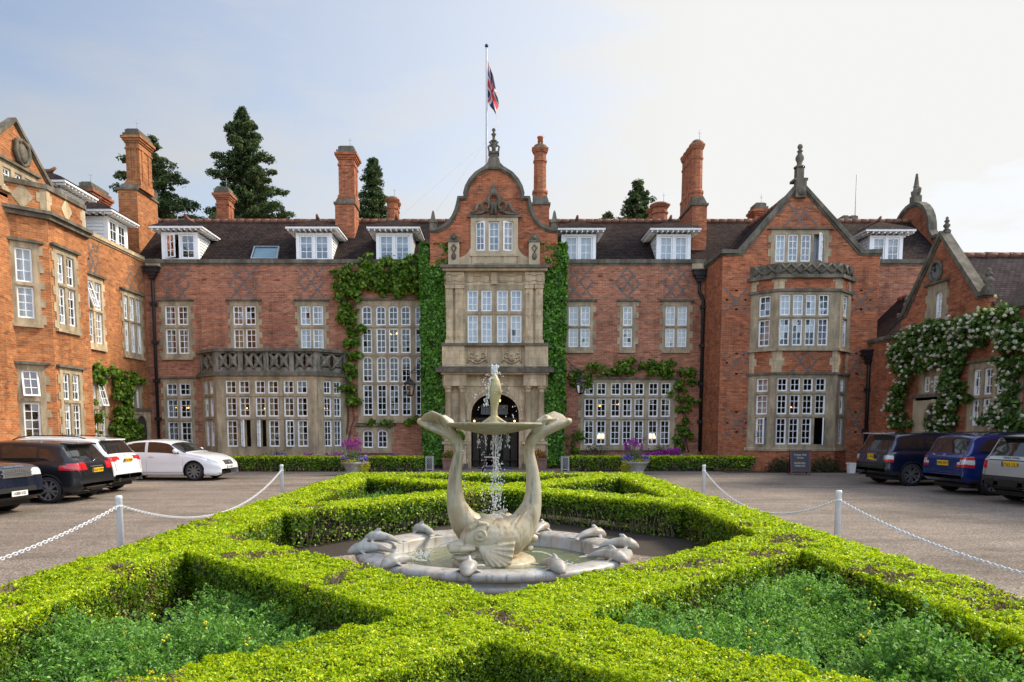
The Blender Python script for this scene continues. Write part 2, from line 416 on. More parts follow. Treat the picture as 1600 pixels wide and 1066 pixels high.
def wallprof(mb, face, us, top, z0, holes=(), m=0, th=.3):
    """front sheet of a wall under the profile top(u), cut by rectangular holes, with a thickness at its outer rim"""
    us = sorted(set([round(u, 4) for u in us] + [round(c, 4) for hq in holes for c in hq[:2] if us[0] < c < us[-1]]))
    mbM = mb.M; mb.M = face.M
    for a, b in zip(us, us[1:]):
        if b - a < 1e-4: continue
        c = (a + b) / 2; segs = [(z0, None)]
        hs = sorted([(hq[2], hq[3]) for hq in holes if hq[0] < c < hq[1]])
        cur = z0; out = []
        for h0, h1 in hs:
            if h0 > cur + 1e-4: out.append((cur, h0))
            cur = max(cur, h1)
        ta, tb = top(a + 1e-5), top(b - 1e-5)
        for s0, s1 in out: mb.face([(a, 0, s0), (b, 0, s0), (b, 0, s1), (a, 0, s1)], m)
        if min(ta, tb) > cur + 1e-4: mb.face([(a, 0, cur), (b, 0, cur), (b, 0, tb), (a, 0, ta)], m)
        elif max(ta, tb) > cur + 1e-4: mb.face([(a, 0, cur), (b, 0, cur), (b, 0, max(tb, cur)), (a, 0, max(ta, cur))], m)
        mb.face([(a, 0, ta), (b, 0, tb), (b, th, tb), (a, th, ta)], m)
    mb.face([(us[0], 0, z0), (us[0], 0, top(us[0] + 1e-5)), (us[0], th, top(us[0] + 1e-5)), (us[0], th, z0)], m)
    mb.face([(us[-1], 0, z0), (us[-1], th, z0), (us[-1], th, top(us[-1] - 1e-5)), (us[-1], 0, top(us[-1] - 1e-5))], m)
    mb.M = mbM

def rectwall(mb, face, u0, u1, z0, z1, holes=(), m=0, th=.3):
    wallprof(mb, face, [u0, u1], lambda u: z1, z0, holes, m, th)

def coping(mb, face, pts, w0=-.10, w1=.42, t=.14, m=0):
    """moulded stone along a polyline of (u,z)"""
    M0 = mb.M; mb.M = face.M
    n = len(pts)
    P2 = [Vector((p[0], p[1])) for p in pts]; off = []
    for i in range(n):
        d = (P2[min(i + 1, n - 1)] - P2[max(i - 1, 0)]).normalized(); off.append(Vector((-d.y, d.x)) * t)
    for i in range(n - 1):
        a, b = P2[i], P2[i + 1]; c, d = b + off[i + 1], a + off[i]
        def q(p, y): return (p.x, y, p.y)
        mb.face([q(a, w0), q(b, w0), q(c, w0), q(d, w0)], m)
        mb.face([q(d, w0), q(c, w0), q(c, w1), q(d, w1)], m)
        mb.face([q(a, w0), q(a, w1), q(b, w1), q(b, w0)], m)
        mb.face([q(a, w1), q(d, w1), q(c, w1), q(b, w1)], m)
        a2, b2 = a - off[i] * .45, b - off[i + 1] * .45
        mb.face([q(a2, w0 * .45), q(b2, w0 * .45), q(b, w0 * .45), q(a, w0 * .45)], m)
        mb.face([q(a2, w0 * .45), q(a2, .05), q(b2, .05), q(b2, w0 * .45)], m)
    for i, s in ((0, 1), (n - 1, -1)):
        a, d = P2[i], P2[i] + off[i]
        f = [(a.x, w0, a.y), (d.x, w0, d.y), (d.x, w1, d.y), (a.x, w1, a.y)]
        mb.face(f if s > 0 else f[::-1], m)
    mb.M = M0

def arch_pts(u0, u1, zs, zt, n=9):
    c = (u0 + u1) / 2; r = (u1 - u0) / 2
    return [(c - r * math.cos(math.pi * k / n), zs + (zt - zs) * math.sin(math.pi * k / n) ** .8) for k in range(n + 1)]

def bars(mb, ua, ub, za, zb, nx, nz, fw=.056, bw=.026, y=.03, arch=None, m=0):
    if arch is None: mb.box((ua, y, zb - fw), (ub, y + .05, zb), m, 'k')
    else:
        ap = arch_pts(ua, ub, arch, zb); ip = arch_pts(ua + fw, ub - fw, arch, zb - fw)
        for i in range(len(ap) - 1):
            mb.face([(ip[i][0], y, ip[i][1]), (ip[i + 1][0], y, ip[i + 1][1]), (ap[i + 1][0], y, ap[i + 1][1]), (ap[i][0], y, ap[i][1])], m)
            mb.face([(ip[i][0], y, ip[i][1]), (ip[i][0], y + .05, ip[i][1]), (ip[i + 1][0], y + .05, ip[i + 1][1]), (ip[i + 1][0], y, ip[i + 1][1])], m)
    mb.box((ua, y, za), (ub, y + .05, za + fw), m, 'k')
    zt = (zb - fw) if arch is None else arch
    mb.box((ua, y, za + fw), (ua + fw, y + .05, zt), m, 'ktb'); mb.box((ub - fw, y, za + fw), (ub, y + .05, zt), m, 'ktb')
    for i in range(1, nx):
        u = ua + (ub - ua) * i / nx; mb.box((u - bw / 2, y + .012, za + fw), (u + bw / 2, y + .04, zb - fw * .6), m, 'ktb')
    for j in range(1, nz):
        z = za + (zb - za) * j / nz; mb.box((ua + fw, y + .0135, z - bw / 2), (ub - fw, y + .04, z + bw / 2), m, 'klr')

WCOUNT = [0]
def win(face, cols, rows, marg=(.14, .14, .22, .18), arched=(), hood=True, quoin=True, nx=2, nz=None, cur='none', opens={}, raw=False,
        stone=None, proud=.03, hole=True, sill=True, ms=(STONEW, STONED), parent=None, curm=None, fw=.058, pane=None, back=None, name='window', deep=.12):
    if not raw:
        ym = (rows[0][0] + rows[-1][1]) / 2; xm = (cols[0][0] + cols[-1][1]) / 2
        cols = [(face.px(a, ym)[0], face.px(b, ym)[0]) for a, b in cols]
        rows = [(face.px(xm, b)[1], face.px(xm, a)[1]) for a, b in rows]          # (bottom, top), top row first
    ua, ub = cols[0][0], cols[-1][1]; zt, zb = rows[0][1], rows[-1][0]
    u0, u1, z1, z0 = ua - marg[0], ub + marg[1], zt + marg[2], zb - marg[3]
    st = MB(face.M); y0 = -proud
    lights = {}
    for ci, (a, b) in enumerate(cols):
        for ri, (lo, hi) in enumerate(rows): lights[(ci, ri)] = (a, b, lo, hi)
    ubk = sorted([u0, u1] + [v for c in cols for v in c]); zbk = sorted([z0, z1] + [v for r in rows for v in r])
    def inlight(u, z): return any(a < u < b and lo < z < hi for a, b, lo, hi in lights.values())
    for a, b in zip(ubk, ubk[1:]):
        for lo, hi in zip(zbk, zbk[1:]):
            if b - a < 1e-4 or hi - lo < 1e-4: continue
            if not inlight((a + b) / 2, (lo + hi) / 2): st.face([(a, y0, lo), (b, y0, lo), (b, y0, hi), (a, y0, hi)])
    for (ci, ri), (a, b, lo, hi) in lights.items():
        zs = hi
        if ri in arched:
            zs = hi - (b - a) * .36; ap = arch_pts(a, b, zs, hi)
            for p, q in zip(ap, ap[1:]):
                st.face([(p[0], y0, p[1]), (q[0], y0, q[1]), (q[0], y0, hi), (p[0], y0, hi)])
                st.face([(p[0], y0, p[1]), (p[0], deep, p[1]), (q[0], deep, q[1]), (q[0], y0, q[1])])
        else: st.face([(a, y0, hi), (a, deep, hi), (b, deep, hi), (b, y0, hi)])
        st.face([(a, y0, lo), (b, y0, lo), (b, deep, lo), (a, deep, lo)])
        st.face([(a, y0, lo), (a, deep, lo), (a, deep, hi), (a, y0, hi)]); st.face([(b, y0, lo), (b, y0, hi), (b, deep, hi), (b, deep, lo)])
    for f in ([(u0, y0, z0), (u0, y0, z1), (u0, .05, z1), (u0, .05, z0)], [(u1, y0, z0), (u1, .05, z0), (u1, .05, z1), (u1, y0, z1)],
              [(u0, y0, z1), (u1, y0, z1), (u1, .05, z1), (u0, .05, z1)], [(u0, y0, z0), (u0, .05, z0), (u1, .05, z0), (u1, y0, z0)]): st.face(f)
    # moulded outer fillet
    if quoin:
        z = z0 + .02; k = WCOUNT[0]
        while z < z1 - .12:
            hq = .26 + .06 * ((k * 7) % 3) / 2
            if k % 2 == 0:
                st.box((u0 - .12, y0 + .004, z), (u0 - .002, .03, min(z + hq, z1 - .02)), 0, 'k'); st.box((u1 + .002, y0 + .004, z), (u1 + .13, .03, min(z + hq, z1 - .02)), 0, 'k')
            z += hq; k += 1
    if hood:
        st.prism([(-.16 + u0, z1), (u1 + .16, z1), (u1 + .16, z1 + .05), (u1 + .12, z1 + .085), (u0 - .12, z1 + .085), (u0 - .16, z1 + .05)], -.13, .03, 1)
    if sill:
        st.box((u0 - .03, y0 - .07, z0 - .10), (u1 + .03, .03, z0 + .002), 0, 'k')
    if len(rows) > 1:
        for (lo, hi), (lo2, hi2) in zip(rows, rows[1:]):
            st.box((ua + .0, y0 - .025, hi2 + (lo - hi2) * .25), (ub, y0 + .01, lo - (lo - hi2) * .25), 0, 'klr')
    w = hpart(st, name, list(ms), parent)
    fr = MB(face.M); gl = MB(face.M); fr0, gl0 = fr.M, gl.M
    for (ci, ri), (a, b, lo, hi) in lights.items():
        arch = hi - (b - a) * .36 if ri in arched else None
        n_z = nz[ri] if nz else max(2, round((hi - lo) / .36))
        if (ci, ri) in opens:
            kind, ang = opens[(ci, ri)]
            if kind == 'top': piv = Vector((a, .03, hi)); rot = Matrix.Rotation(ang, 4, 'X')
            elif kind == 'l': piv = Vector((a, .02, lo)); rot = Matrix.Rotation(-ang, 4, 'Z')
            else: piv = Vector((b, .02, lo)); rot = Matrix.Rotation(ang, 4, 'Z')
            fr.M = gl.M = face.M @ Matrix.Translation(piv) @ rot @ Matrix.Translation(-piv)
        bars(fr, a, b, lo, hi, nx, n_z, fw, arch=arch)
        if arch is None:                                   # every little pane sits at its own slight tilt
            for i in range(nx):
                for j in range(n_z):
                    x0, x1, q0_, q1_ = a + (b - a) * i / nx, a + (b - a) * (i + 1) / nx, lo + (hi - lo) * j / n_z, lo + (hi - lo) * (j + 1) / n_z
                    tx, tz = RNG.normal(0, .0028), RNG.normal(0, .0028); gl.face([(x0, .06 - tx - tz, q0_), (x1, .06 + tx - tz, q0_), (x1, .06 + tx + tz, q1_), (x0, .06 - tx + tz, q1_)])
        else: gl.face([(a, .06, lo), (b, .06, lo)] + [(p[0], .06, p[1]) for p in reversed(arch_pts(a, b, arch, hi))])
        fr.M, gl.M = fr0, gl0
    hpart(fr, 'casement_frame', [WHITE], w); hpart(gl, 'glass_pane', [pane or GLASS], w)
    if cur != 'none':
        cb = MB(face.M); spans = []
        if cur == 'net': spans = [(ua - .1, ub + .1)]
        elif cur == 'sides': q = (ub - ua) * .22; spans = [(ua - .12, ua + q), (ub - q, ub + .12)]
        elif cur == 'left': spans = [(ua - .12, ua + (ub - ua) * .36)]
        elif cur == 'pairs':
            for a, b in cols: spans += [(a - .06, a + (b - a) * .4)]
        elif cur == 'half': spans = [(ua - .1, ub + .1)]
        for a, b in spans:
            n = max(6, int((b - a) / .05)); ph = RNG.uniform(0, 6)
            zlo = zb - .05 if cur != 'half' else zb + (zt - zb) * .5
            pt = [(a + (b - a) * i / n, .30 + .035 * math.sin(i * 1.35 + ph) + .02 * math.sin(i * .6 + ph)) for i in range(n + 1)]
            for p, q in zip(pt, pt[1:]): cb.face([(p[0], p[1], zlo), (q[0], q[1], zlo), (q[0], q[1], zt + .08), (p[0], p[1], zt + .08)], 0, True)
        hpart(cb, 'curtain', [curm or NET], w)
    if back is not None:
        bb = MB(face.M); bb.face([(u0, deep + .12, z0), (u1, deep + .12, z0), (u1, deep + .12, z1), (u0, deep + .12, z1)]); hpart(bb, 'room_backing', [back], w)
    WCOUNT[0] += 1
    if hole: face.holes.append((u0 + .03, u1 - .03, z0 + .03, z1 - .03))

    return w

def diaper(mb, face, cells, m=0, bw=.108, bh=.078, y=-.004):
    """a blue brick lattice; cells = list of (x0,y0,x1,y1) pixel strokes"""
    M0 = mb.M; mb.M = face.M
    for ic, (x0, y0, x1, y1) in enumerate(cells):
        yy = y - .0016 * (ic % 6); a, b = face.px(x0, y0), face.px(x1, y1)
        n = max(2, int(round(abs(b[1] - a[1]) / bh)))
        for i in range(n + 1):
            if RNG.random() < .16: continue
            t = i / n; u = a[0] + (b[0] - a[0]) * t; z = round((a[1] + (b[1] - a[1]) * t) / bh) * bh
            mb.face([(u - bw / 2, yy, z + .006), (u + bw / 2, yy, z + .006), (u + bw / 2, yy, z + bh - .004), (u - bw / 2, yy, z + bh - .004)], m)
    mb.M = M0
def lattice(x0, x1, y0, y1, nx=2, cy=None):
    """crossing strokes of a diamond lattice inside a pixel rectangle"""
    out = []; w = (x1 - x0) / nx; cyl = cy or w * 1.25
    for i in range(-8, nx + 8):
        for s in (1, -1):
            xa = x0 + i * w; xb = xa + s * (y1 - y0) / cyl * w; ya, yb = y0, y1
            def cut(xa, ya, xb, yb):
                t0, t1 = 0, 1; dx = xb - xa
                for lim, sg in ((x0, 1), (x1, -1)):
                    da = (xa - lim) * sg; db = (xb - lim) * sg
                    if da < 0 and db < 0: return None
                    if da < 0: t0 = max(t0, da / (da - db))
                    if db < 0: t1 = min(t1, da / (da - db))
                return None if t0 >= t1 - .1 else (xa + dx * t0, ya + (yb - ya) * t0, xa + dx * t1, ya + (yb - ya) * t1)
            q = cut(xa, ya, xb, yb)
            if q: out.append(q)
    return out

# ------------------------------------------------------------------ faces
F_MAIN = Face((0, 34.5, 0), (1, 0, 0), (0, -1, 0))
F_LW = Face((-16.1, 0, 0), (0, 1, 0), (1, 0, 0))
F_RW = Face((16.1, 0, 0), (0, -1, 0), (-1, 0, 0))
F_GW = Face((0, 31.9, 0), (1, 0, 0), (0, -1, 0))
GX = P(1127, 500, 31.9).x; GX1 = P(1371, 500, 31.9).x
F_GWL = Face((GX - .006, 0, 0), (0, -1, 0), (-1, 0, 0))
F_PO = Face((0, 33.3, 0), (1, 0, 0), (0, -1, 0))
EAVE = P(500, 410, 34.5).z
pairs = lambda *v: list(zip(v[::2], v[1::2]))

# ---------------- main range, left part: windows
U2 = pairs(478, 508, 514, 553)
win(F_MAIN, pairs(258.7, 275.5, 278.5, 295), U2, cur='sides', nz=[3, 4], curm=GREYCUR)
win(F_MAIN, pairs(365, 381, 384, 400.5), U2, nz=[3, 4], cur='left', curm=CREAM)
win(F_MAIN, pairs(470, 486, 489, 505.5), U2, nz=[3, 4], cur='sides', curm=NET)
win(F_MAIN, pairs(262, 278.5, 282, 299.6), pairs(599, 618, 624, 653, 659, 697), nz=[2, 3, 4], cur='sides', curm=GREYCUR, pane=GLASSD)
# great hall window, five lights, arched
HALLC = pairs(566.5, 582, 588.5, 603.8, 608, 623, 627, 642, 649, 664)
win(F_MAIN, HALLC, pairs(478, 508.5, 513, 552, 557.5, 597, 601, 649.5), arched=(0, 2), nz=[3, 4, 4, 5], marg=(.22, .2, .25, .25), quoin=False, cur='none', pane=GLASSD)
win(F_MAIN, pairs(567, 583, 590, 605.5), pairs(672, 700), arched=(0,), nz=[3], marg=(.2, .2, .18, .15), pane=GLASSD)
# right part
win(F_MAIN, pairs(888.5, 904, 907, 922), pairs(478.6, 509, 513, 542.4), nz=[3, 4], cur='net')
win(F_MAIN, pairs(973, 988), pairs(478.6, 509, 513, 542.4), nz=[3, 4], cur='net', curm=GREYCUR)
win(F_MAIN, pairs(1039.5, 1054.5, 1058, 1073), pairs(478.6, 509, 513, 542.4), nz=[3, 4], cur='net')
win(F_MAIN, pairs(913, 928, 932, 947, 954, 969, 972.4, 987, 991, 1006, 1013, 1028, 1032, 1047), pairs(598, 617.5, 622.5, 651.5, 656.5, 695), nz=[2, 3, 4], marg=(.18, .2, .16, .16), cur='none', pane=GLASSD)
rx0 = F_MAIN.px(1374, 420)[0]
# ---------------- bays on the main range
B0, B1 = F_MAIN.px(316.6, 640)[0], F_MAIN.px(542, 640)[0]; BD = 1.1
F_B = Face((0, 34.5 - BD, 0), (1, 0, 0), (0, -1, 0))
c45 = math.sqrt(.5)
F_BL = Face((B0, 34.5, 0), (c45, -c45, 0), (-c45, -c45, 0)); F_BR = Face((B1 - BD, 34.5 - BD, 0), (c45, c45, 0), (c45, -c45, 0))
BR_ = pairs(594.5, 615, 620.5, 651, 656.5, 698); brows = [(F_B.px(420, b)[1], F_B.px(420, a)[1]) for a, b in BR_]
bl0, bl1 = B0 + BD, B1 - BD; bw_ = bl1 - bl0
bcols = [(F_B.px(a, 640)[0], F_B.px(b, 640)[0]) for a, b in pairs(353.7, 370.5, 374.3, 391.2, 399.5, 415.5, 419.5, 436, 444, 460, 464.4, 481)]
zs0, zs1 = F_B.px(420, 711)[1], F_B.px(420, 589)[1]
MG = lambda cols, a, b: (cols[0][0] - a, b - cols[-1][1])
cl_ = BD * math.sqrt(2)
m0 = MG(bcols, bl0, bl1)
win(F_B, bcols, brows, marg=(m0[0], m0[1], .10, .42), quoin=False, hood=False, raw=True, nz=[2, 3, 4], cur='pairs', curm=CREAM, pane=GLASSD, opens={(1, 2): ('l', 1.0), (2, 2): ('l', 1.0), (4, 2): ('r', .9)}, sill=True)
sc_ = [(.32, .72), (.84, 1.24)]
win(F_BL, sc_, brows, marg=(.32, cl_ - 1.24, .10, .42), quoin=False, hood=False, raw=True, nz=[2, 3, 4], cur='none')
win(F_BR, sc_, brows, marg=(.32, cl_ - 1.24, .10, .42), quoin=False, hood=False, raw=True, nz=[2, 3, 4], cur='sides', curm=GREYCUR)
mb = MB()
zb_ = brows[-1][0] - .42 + .01
bayp = [(B0, 34.5), (bl0, 34.5 - BD), (bl1, 34.5 - BD), (B1, 34.5)]
def grow(poly, d):
    (a, b), (c, e), (f, g), (i, j) = poly; k = d * .414
    return [(a - d * 1.414, b + 0), (c - k, e - d), (f + k, g - d), (i + d * 1.414, j)]
mb.hprism(grow(bayp, .06), 0, zb_ - .02, 0)
mb.hprism(grow(bayp, .10), zb_ - .10, zb_ + .05, 1); hpart(mb, 'bay_plinth', [BRICK, STONE, STONED]); mb = MB()
zc = brows[0][1] + .10
mb.hprism(grow(bayp, .04), zc - .01, zc + .10, 1); mb.hprism(grow(bayp, .20), zc + .10, zc + .22, 2); mb.hprism(grow(bayp, .12), zc + .22, zc + .30, 2)
zt_ = F_B.px(420, 545)[1]
mb.hprism(grow(bayp, .16), zt_ - .13, zt_, 2)
mb.hprism(grow(bayp, -.05), zc - .02, zc + .12, 2)
hpart(mb, 'bay_cornice', [BRICK, STONE, STONED])
# pierced strapwork balustrade on the bay
mb = MB()
def strap(face, u0, u1, z0, z1, nb):
    mb.M = face.M
    w = (u1 - u0) / nb
    mb.box((u0, -.06, z0), (u0 + .16, .10, z1), 0); mb.box((u1 - .16, -.06, z0), (u1, .10, z1), 0)
    for i in range(nb):
        a, b = u0 + w * i, u0 + w * (i + 1)
        if i: mb.box((a - .11, -.06, z0), (a + .11, .10, z1), 0)
        a += .13; b -= .13; hh = (z1 - z0); ncell = 2; cw = (b - a) / ncell
        for k in range(ncell):
            x = a + cw * (k + .5); zc2 = (z0 + z1) / 2 + .04; r = min(cw, hh) * .5
            for sx_ in (1, -1):
                mb.tube([(x - cw * .5 * sx_, .02, zc2 + hh * .42), (x - cw * .2 * sx_, .02, zc2 + hh * .16), (x, .02, zc2), (x + cw * .2 * sx_, .02, zc2 - hh * .16), (x + cw * .5 * sx_, .02, zc2 - hh * .42)], [.055, .09, .12, .09, .055], 6)
            ring = [(x + r * .62 * math.cos(t), .02, zc2 + r * .62 * math.sin(t)) for t in np.linspace(0, 2 * math.pi, 13)]
            mb.tube(ring, .05, 5, cap=False)
            mb.ball((x, .0, zc2), .10, seg=6, rings=4)
        mb.box((a - .02, .0, z0 + .02), (b + .02, .05, z0 + hh * .22), 0); mb.box((a - .02, .0, z1 - hh * .10), (b + .02, .05, z1), 0)
    mb.M = None
z0_, z1_ = zc + .29, zt_ - .12
strap(F_B, bl0 - .02, bl1 + .02, z0_, z1_, 4); strap(F_BL, .0, cl_, z0_, z1_, 1); strap(F_BR, 0, cl_, z0_, z1_, 1)
hpart(mb, 'bay_balustrade', [BALU])
# bay side of the wall gets a hole so the bay is a room
F_MAIN.holes.append((B0 + .15, B1 - .15, .6, zc - .1))

# ---------------- right gabled wing bay, two storeys
E0, E1 = F_GW.px(1171, 560)[0], F_GW.px(1325, 560)[0]; ED = .85
F_E = Face((0, 31.9 - ED, 0), (1, 0, 0), (0, -1, 0))
F_EL = Face((E0, 31.9, 0), (c45, -c45, 0), (-c45, -c45, 0)); F_ER = Face((E1 - ED, 31.9 - ED, 0), (c45, c45, 0), (c45, -c45, 0))
e0, e1 = E0 + ED, E1 - ED; el_ = ED * math.sqrt(2)
ecU = [(F_E.px(a, 500)[0], F_E.px(b, 500)[0]) for a, b in pairs(1218, 1234.3, 1238, 1254.3, 1258, 1274.3, 1278, 1294.5)]
zz = lambda v: [(F_E.px(1255, b)[1], F_E.px(1255, a)[1]) for a, b in v]
eU = zz(pairs(460, 493, 497.5, 540)); eL = zz(pairs(590.5, 611.5, 616.5, 647.5, 653, 694.5))
m0 = MG(ecU, e0, e1)
win(F_E, ecU, eU, marg=(m0[0], m0[1], .12, .12), quoin=False, hood=False, raw=True, nz=[3, 4], cur='net')
win(F_E, ecU, eL, marg=(m0[0], m0[1], .14, .18), quoin=False, hood=False, raw=True, nz=[2, 3, 4], cur='none', opens={(3, 2): ('r', 1.15)}, pane=GLASSD)
ss = [(.36, .86)]
for fc, cu in ((F_EL, 'net'), (F_ER, 'net')):
    win(fc, ss, eU, marg=(.36, el_ - .86, .12, .12), quoin=False, hood=False, raw=True, nz=[3, 4], cur=cu)
    win(fc, ss, eL, marg=(.36, el_ - .86, .14, .18), quoin=False, hood=False, raw=True, nz=[2, 3, 4], cur=cu, opens={(0, 2): ('l', .5)} if fc is F_EL else {})
mb = MB(); bp = [(E0, 31.9), (e0, 31.9 - ED), (e1, 31.9 - ED), (E1, 31.9)]
zE = lambda y: F_E.px(1255, y)[1]
q0 = eL[-1][0] - .18; q1 = eL[0][1] + .14; q2 = eU[-1][0] - .12; q3 = eU[0][1] + .12
mb.hprism(grow(bp, .05), 0, q0 - .06, 0); mb.hprism(grow(bp, .08), q0 - .10, q0 + .03, 1); hpart(mb, 'bay_plinth', [BRICK, STONE, STONED]); mb = MB()
mb.hprism(grow(bp, .10), q1 - .01, q1 + .09, 2); mb.hprism(grow(bp, -.004), q1 + .09, q2 - .09, 0); mb.hprism(grow(bp, .07), q2 - .10, q2 + .01, 1)
mbA = mb; mb = MB(); mb.hprism(grow(bp, .10), q3 - .01, q3 + .10, 2); q4 = zE(434); mb.hprism(grow(bp, .0), q3 + .10, q4 - .02, 0)
mb.hprism(grow(bp, .16), q4 - .02, q4 + .12, 2)
mb.hprism(grow(bp, .06), q4 + .12, zE(411), 2)
for fc, ul in ((F_E, (e0, e1)), (F_EL, (0, el_)), (F_ER, (0, el_))):          # stone quoins up the corners
    mb.M = fc.M
    for za, zb2, mb in ((q1 + .09, q2 - .09, mbA), (q3 + .1, q4 - .03, mb)):
        mb.M = fc.M
        z = za; k = 0
        while z < zb2 - .05:
            w = .32 if k % 2 else .22; t2 = min(z + .3, zb2)
            mb.box((ul[0], -.012, z + .003), (ul[0] + w, .02, t2), 1, 'k'); mb.box((ul[1] - w, -.012, z + .003), (ul[1], .02, t2), 1, 'k'); z = t2; k += 1
        mb.M = None
hpart(mbA, 'bay_apron', [BRICK, STONE, STONED])
# strapwork crest, mossy
for fc, a, b in ((F_E, e0, e1), (F_EL, .05, el_), (F_ER, 0, el_ - .05)):
    mb.M = fc.M; n = max(2, int((b - a) / .42))
    for i in range(n):
        x = a + (b - a) * (i + .5) / n; zb3 = q4 + .18; zt3 = zE(413)
        for s in (1, -1): mb.tube([(x - s * .2, -.07, zt3), (x, -.09, (zb3 + zt3) / 2), (x + s * .2, -.07, zb3)], .05, 6, 2)
        mb.ball((x, -.08, (zb3 + zt3) / 2), .085, 2, 6, 4)
    mb.M = None
hpart(mb, 'bay_parapet', [BRICK, STONE, STONED])
mb = MB()
dl = [(F_E.px(a, 566)) for a in (1236, 1273)]
diaper(mb, F_E, [(1238, 552, 1262, 580), (1262, 552, 1238, 580), (1262, 552, 1275, 567), (1275, 566, 1262, 580)], 0, y=-.012)
hpart(mb, 'pattern_bricks', [BLUEBR])
F_GW.holes += [(E0 + .15, E1 - .15, .6, q1 - .1), (E0 + .15, E1 - .15, q2 + .05, q3 - .1)]

# ---------------- gable of the right wing
gz = lambda x, y: F_GW.px(x, y)
gap = gz(1250, 289); gl_ = gz(1156, 392); gr_ = gz(1347, 392); zp = gz(1127, 397)[1]
def gtop(u):
    if u < gl_[0] or u > gr_[0]: return zp
    if u <= gap[0]: return zp + (gap[1] - zp) * (u - gl_[0]) / (gap[0] - gl_[0])
    return zp + (gap[1] - zp) * (gr_[0] - u) / (gr_[0] - gap[0])
win(F_GW, pairs(1211.5, 1227, 1231, 1247, 1251, 1267, 1271, 1286.5), pairs(366, 409), marg=(.2, .2, .18, .1), nz=[4], cur='sides', opens={(3, 0): ('r', .9)}, hood=True)
mb = MB()
wallprof(mb, F_GW, [GX, gl_[0], gap[0], gr_[0], GX1], gtop, 0, F_GW.holes, 0, .35)
rectwall(mb, F_GWL, -34.5, -31.92, 0, zp, (), 0, .35)
rectwall(mb, Face((GX1 + .006, 0, 0), (0, 1, 0), (1, 0, 0)), 31.92, 34.5, 0, zp)
hpart(mb, 'brick_wall', [BRICK])
mb = MB()
coping(mb, F_GW, [(GX - .05, zp), (gl_[0] + .05, zp), (gap[0], gap[1]), (gr_[0] - .05, zp), (GX1 + .05, zp)], t=.2)
coping(mb, F_GWL, [(-34.5, zp), (-31.75, zp)], t=.16)
# apex finial with its carved shield block
mb.M = F_GW.M
mb.box((gap[0] - .22, -.16, gap[1] - .55), (gap[0] + .22, .1, gap[1] + .15))
mb.ball((gap[0], -.17, gap[1] - .28), .17, 0, 10, 6, (1, .5, 1.15))
mb.box((gap[0] - .28, -.14, gap[1] + .15), (gap[0] + .28, .42, gap[1] + .25))
mb.box((gap[0] - .15, -.02, gap[1] + .25), (gap[0] + .15, .28, gap[1] + .72))
mb.lathe([(.23, 0), (.23, .05), (.12, .12), (.10, .2), (.17, .35), (.17, .45), (.09, .58), (.08, .64), (.13, .68), (.06, .74), (.10, .82), (.11, .88), (.07, .96), (0, .99)], (gap[0], .13, gap[1] + .72), 12)
mb.M = None
hpart(mb, 'stone_coping', [STONED])
mb = MB()
for x0, x1, y0, y1 in ((1133, 1168, 452, 489), (1133, 1168, 550, 589), (1133, 1168, 641, 681), (1329, 1362, 452, 489), (1327, 1349, 550, 589), (1326, 1347, 641, 680)):
    mb = MB(); diaper(mb, F_GW, [(x0, y0, x1, y1), (x1, y0, x0, y1)])
    cx, cy = (x0 + x1) / 2, (y0 + y1) / 2
    diaper(mb, F_GW, [(cx - 15, cy - 1, cx - 14, cy + 1), (cx + 14, cy - 1, cx + 15, cy + 1), (cx, cy - 16, cx, cy - 15), (cx, cy + 15, cx, cy + 16)]); hpart(mb, 'pattern_bricks', [BLUEBR])
mb = MB(); diaper(mb, F_GW, [(1232, 320, 1260, 355), (1252, 325, 1228, 353), (1252, 325, 1276, 353), (1274, 316, 1244, 352), (1232, 320, 1218, 336)])
hpart(mb, 'pattern_bricks', [BLUEBR])

# ---------------- main wall
XL0, XR1 = -16.1, 21.15
F_MAIN.holes.append((-1.6, 1.2, 0, 4.0))
mb = MB()
wallprof(mb, F_MAIN, [XL0, GX + .0], lambda u: EAVE, 0, F_MAIN.holes, 0)
mb2 = MB(); rectwall(mb2, F_MAIN, GX1 - .1, XR1, 0, EAVE); 
hpart(mb, 'brick_wall', [BRICKM]); hpart(mb2, 'brick_wall', [BRICKM])
mb = MB()
for ua_, ub_ in ((XL0, F_MAIN.px(668, 400)[0]), (F_MAIN.px(876, 400)[0], GX), (GX1, XR1)):
    mb = MB(); coping(mb, F_MAIN, [(ua_, EAVE - .05), (ub_, EAVE - .05)], t=.17); hpart(mb, 'stone_coping', [STONED])
mb = MB()
for x0, x1, y0, y1 in ((252, 296, 417, 466), (358, 402, 417, 467), (466, 506, 417, 467), (887, 926, 418, 466), (1037, 1077, 418, 466)):
    mb = MB(); diaper(mb, F_MAIN, lattice(x0, x1, y0, y1, 2)); hpart(mb, 'pattern_bricks', [BLUEBR])
mb = MB(); diaper(mb, F_MAIN, [(980, 421, 962, 444), (962, 444, 980, 467), (980, 421, 999, 444), (999, 444, 980, 467), (972, 432, 990, 456), (990, 432, 971, 456)])
hpart(mb, 'pattern_bricks', [BLUEBR])
# air bricks
TERC = flat_mat('terracotta', (.16, .05, .03), .9)
for x, y in ((319, 437), (434, 438), (938, 432), (955, 438)):
    mb = MB(F_MAIN.M); u, z = F_MAIN.px(x, y); mb.box((u - .11, -.006, z - .04), (u + .11, .03, z + .04), 0); hpart(mb, 'air_brick', [TERC])

